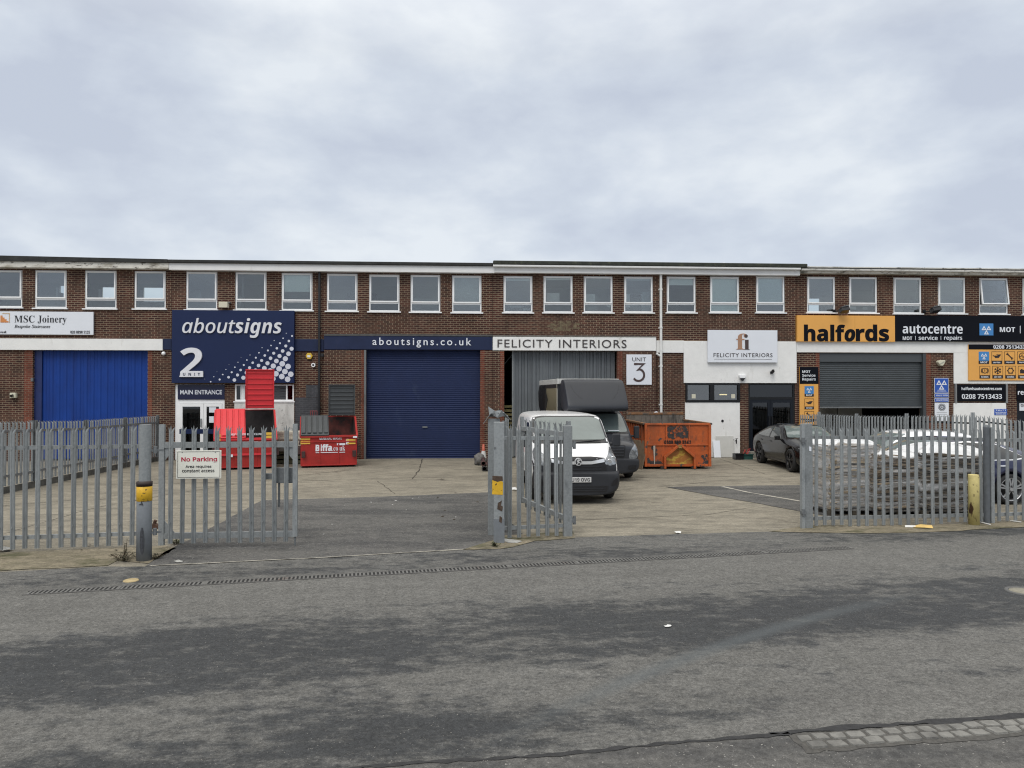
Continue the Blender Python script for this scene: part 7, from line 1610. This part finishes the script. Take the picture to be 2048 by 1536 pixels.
def car(name, label, cat, loc, rz, pm, L=4.95, H=1.42, rimm=None, hatch=False, glass=SGLASS, rw=.345, split=True, chrome=None, group=None):
    root = thing(name, label, cat, loc, rz, group); k = L/4.95; yf, yr = .92*k, 3.83*k
    ar = [(s*.68, s*1.2, y, rw, rw + .055) for y in (yf, yr) for s in (-1, 1)]
    me = loft_body(car_stations(L, .955, H, hatch=hatch), 2, ar); body, bv = finish_body(me, 'body', pm, root)
    for y in (yf, yr):
        for s in (-1, 1): wheel(root, s*.835, y, rw, .235, s, rimm, 5, .76, split)
    zt = 1.02 + (1.385 - 1.02)*(H - 1.02)/.40
    patch(bv, rounded([(-.74, 1.02), (.74, 1.02), (.58, zt - .03), (-.58, zt - .03)], .06), 'f', 'windscreen', VGLASS if pm is not SGLASS else SGLASS, root, .008)
    zs = zt - .10
    for s in (-1, 1):
        sd_ = 'LR'[s > 0]
        dlo = [(1.80*k, .955), (3.95*k, .99), (4.20*k, 1.03), (3.65*k, zs - .01), (3.0*k, zs + .035), (2.45*k, zs)] if not hatch else [(1.80*k, .955), (4.2*k, .98), (4.35*k, 1.08), (4.1*k, zs), (3.0*k, zs + .03), (2.42*k, zs - .01)]
        if chrome: patch(bv, [(y + (-.05 if y < 2*k else .06 if y > 4*k else 0), z + (-.025 if z < 1.05 else .03)) for y, z in dlo], sd_, 'window_trim', chrome, root, .004)
        patch(bv, dlo, sd_, 'side_window', glass, root, .010)
        patch(bv, [(2.86*k, .965), (2.94*k, .967), (2.93*k, zs + .03), (2.87*k, zs + .03)], sd_, 'door_pillar', BLACKM, root, .016)
        patch(bv, [(1.25*k, .24), (3.45*k, .24), (3.45*k, .30), (1.25*k, .30)], sd_, 'sill_trim', mat('sill_trim', (.09, .09, .092), .4), root, .012)
        for y in (2.62*k, 3.55*k): patch(bv, rounded([(y, .83), (y + .2, .835), (y + .2, .862), (y, .858)], .01), sd_, 'door_handle', pm if not chrome else chrome, root, .03)
        mb = MB(); mb.obox((s*1.0, 1.83*k, 1.0), (.09, 0, 0), (0, .05, 0), (0, 0, .065)); mb.obox((s*.92, 1.85*k, .95), (.05, 0, 0), (0, .02, 0), (0, 0, .02)); mb.build('mirror', pm, root, .03)
        HL = rounded([(.46, .63), (.78, .66), (.85, .76), (.72, .76), (.48, .70)], .02)
        patch(bv, HL if s > 0 else mirror(HL), 'f', 'headlight', LAMPD, root, .008, .04)
    patch(bv, rounded([(-.40, .36), (.40, .36), (.44, .60), (.36, .68), (-.36, .68), (-.44, .60)], .03), 'f', 'grille', GRILLE, root, .008)
    patch(bv, rounded([(-.72, .24), (.72, .24), (.70, .32), (-.70, .32)], .02), 'f', 'lower_grille', GRILLE, root, .008)
    for s in (-1, 1): patch(bv, rounded([(.50, .34), (.72, .34), (.74, .46), (.54, .46)] if s > 0 else mirror([(.50, .34), (.72, .34), (.74, .46), (.54, .46)]), .02), 'f', 'air_intake', GRILLE, root, .008, .05)
    y0 = bv.ray_cast(Vector((0, -9, .45)), Vector((0, 1, 0)))[0].y
    return root, bv, y0
BLK = paint('black_car_paint', (.006, .006, .0065), .16, .0, .42); NVY = paint('navy_car_paint', (.010, .014, .055), .22, .8); WHT = paint('white_car_paint', (.82, .83, .85), .28, .6)
BRIM = mat('black_rim', (.035, .035, .037), .35, metal=.4); SRIM = mat('silver_rim', (.55, .56, .58), .25, metal=.7)
q = gnd(1579, 944)
aud, bv, y0 = car('saloon_car', 'black saloon car parked in front of the dark glazed door', 'car', (8.55 + .92, q.y - .95, 0), R(-1.0), BLK, 4.95, 1.42, BRIM, rw=.36, chrome=BLACKM, glass=mat('grey_side_glass', (.10, .11, .11), .08, spec=.8))
patch(bv, rounded([(-.5, 1.9), (.5, 1.9), (.48, 3.3), (-.48, 3.3)], .1) if False else rounded([(-.50, 2.45), (.50, 2.45), (.48, 3.4), (-.48, 3.4)], .1), 't', 'sunroof', SGLASS, aud, .006)
# white hatchback: front towards the left
wx = 7.95; wh, bv, y0 = car('hatchback_car', 'white hatchback car hidden behind the wrapped stacks', 'car', (wx, 18.95, 0), R(-86), WHT, 4.25, 1.46, mat('grey_rim', (.3, .3, .31), .35, metal=.5), True, rw=.33)
mb = MB(); mb.box(-.26, .26, y0 - .03, y0 - .008, .40, .51); pl_ = mb.build('number_plate', PLATEW, wh, .005); mb = MB(); text_into(mb, 'CC', -.2, .1, .42, .49, y0 - .032, .004, st='sb'); mb.build('plate_lettering', BLACKM, pl_)
MB().box(-.42, .42, y0 - .02, y0 + .02, .53, .60).build('dealer_strip', BLACKM, wh); mb = MB(); text_into(mb, '227', -.02, .2, .545, .59, y0 - .025, .004, st='sb'); mb.build('strip_lettering', SWHITE, wh)
# navy car in front of it
nx = (2021 - 1024)/1450*15.85; kk = 4.75/4.95
nav, bv, y0 = car('saloon_car', 'navy saloon car with silver wheels behind the right fence', 'car', (nx - 3.83*kk, 15.85 + .93, 0), R(-90), NVY, 4.75, 1.44, SRIM, rw=.335, chrome=CHROME)
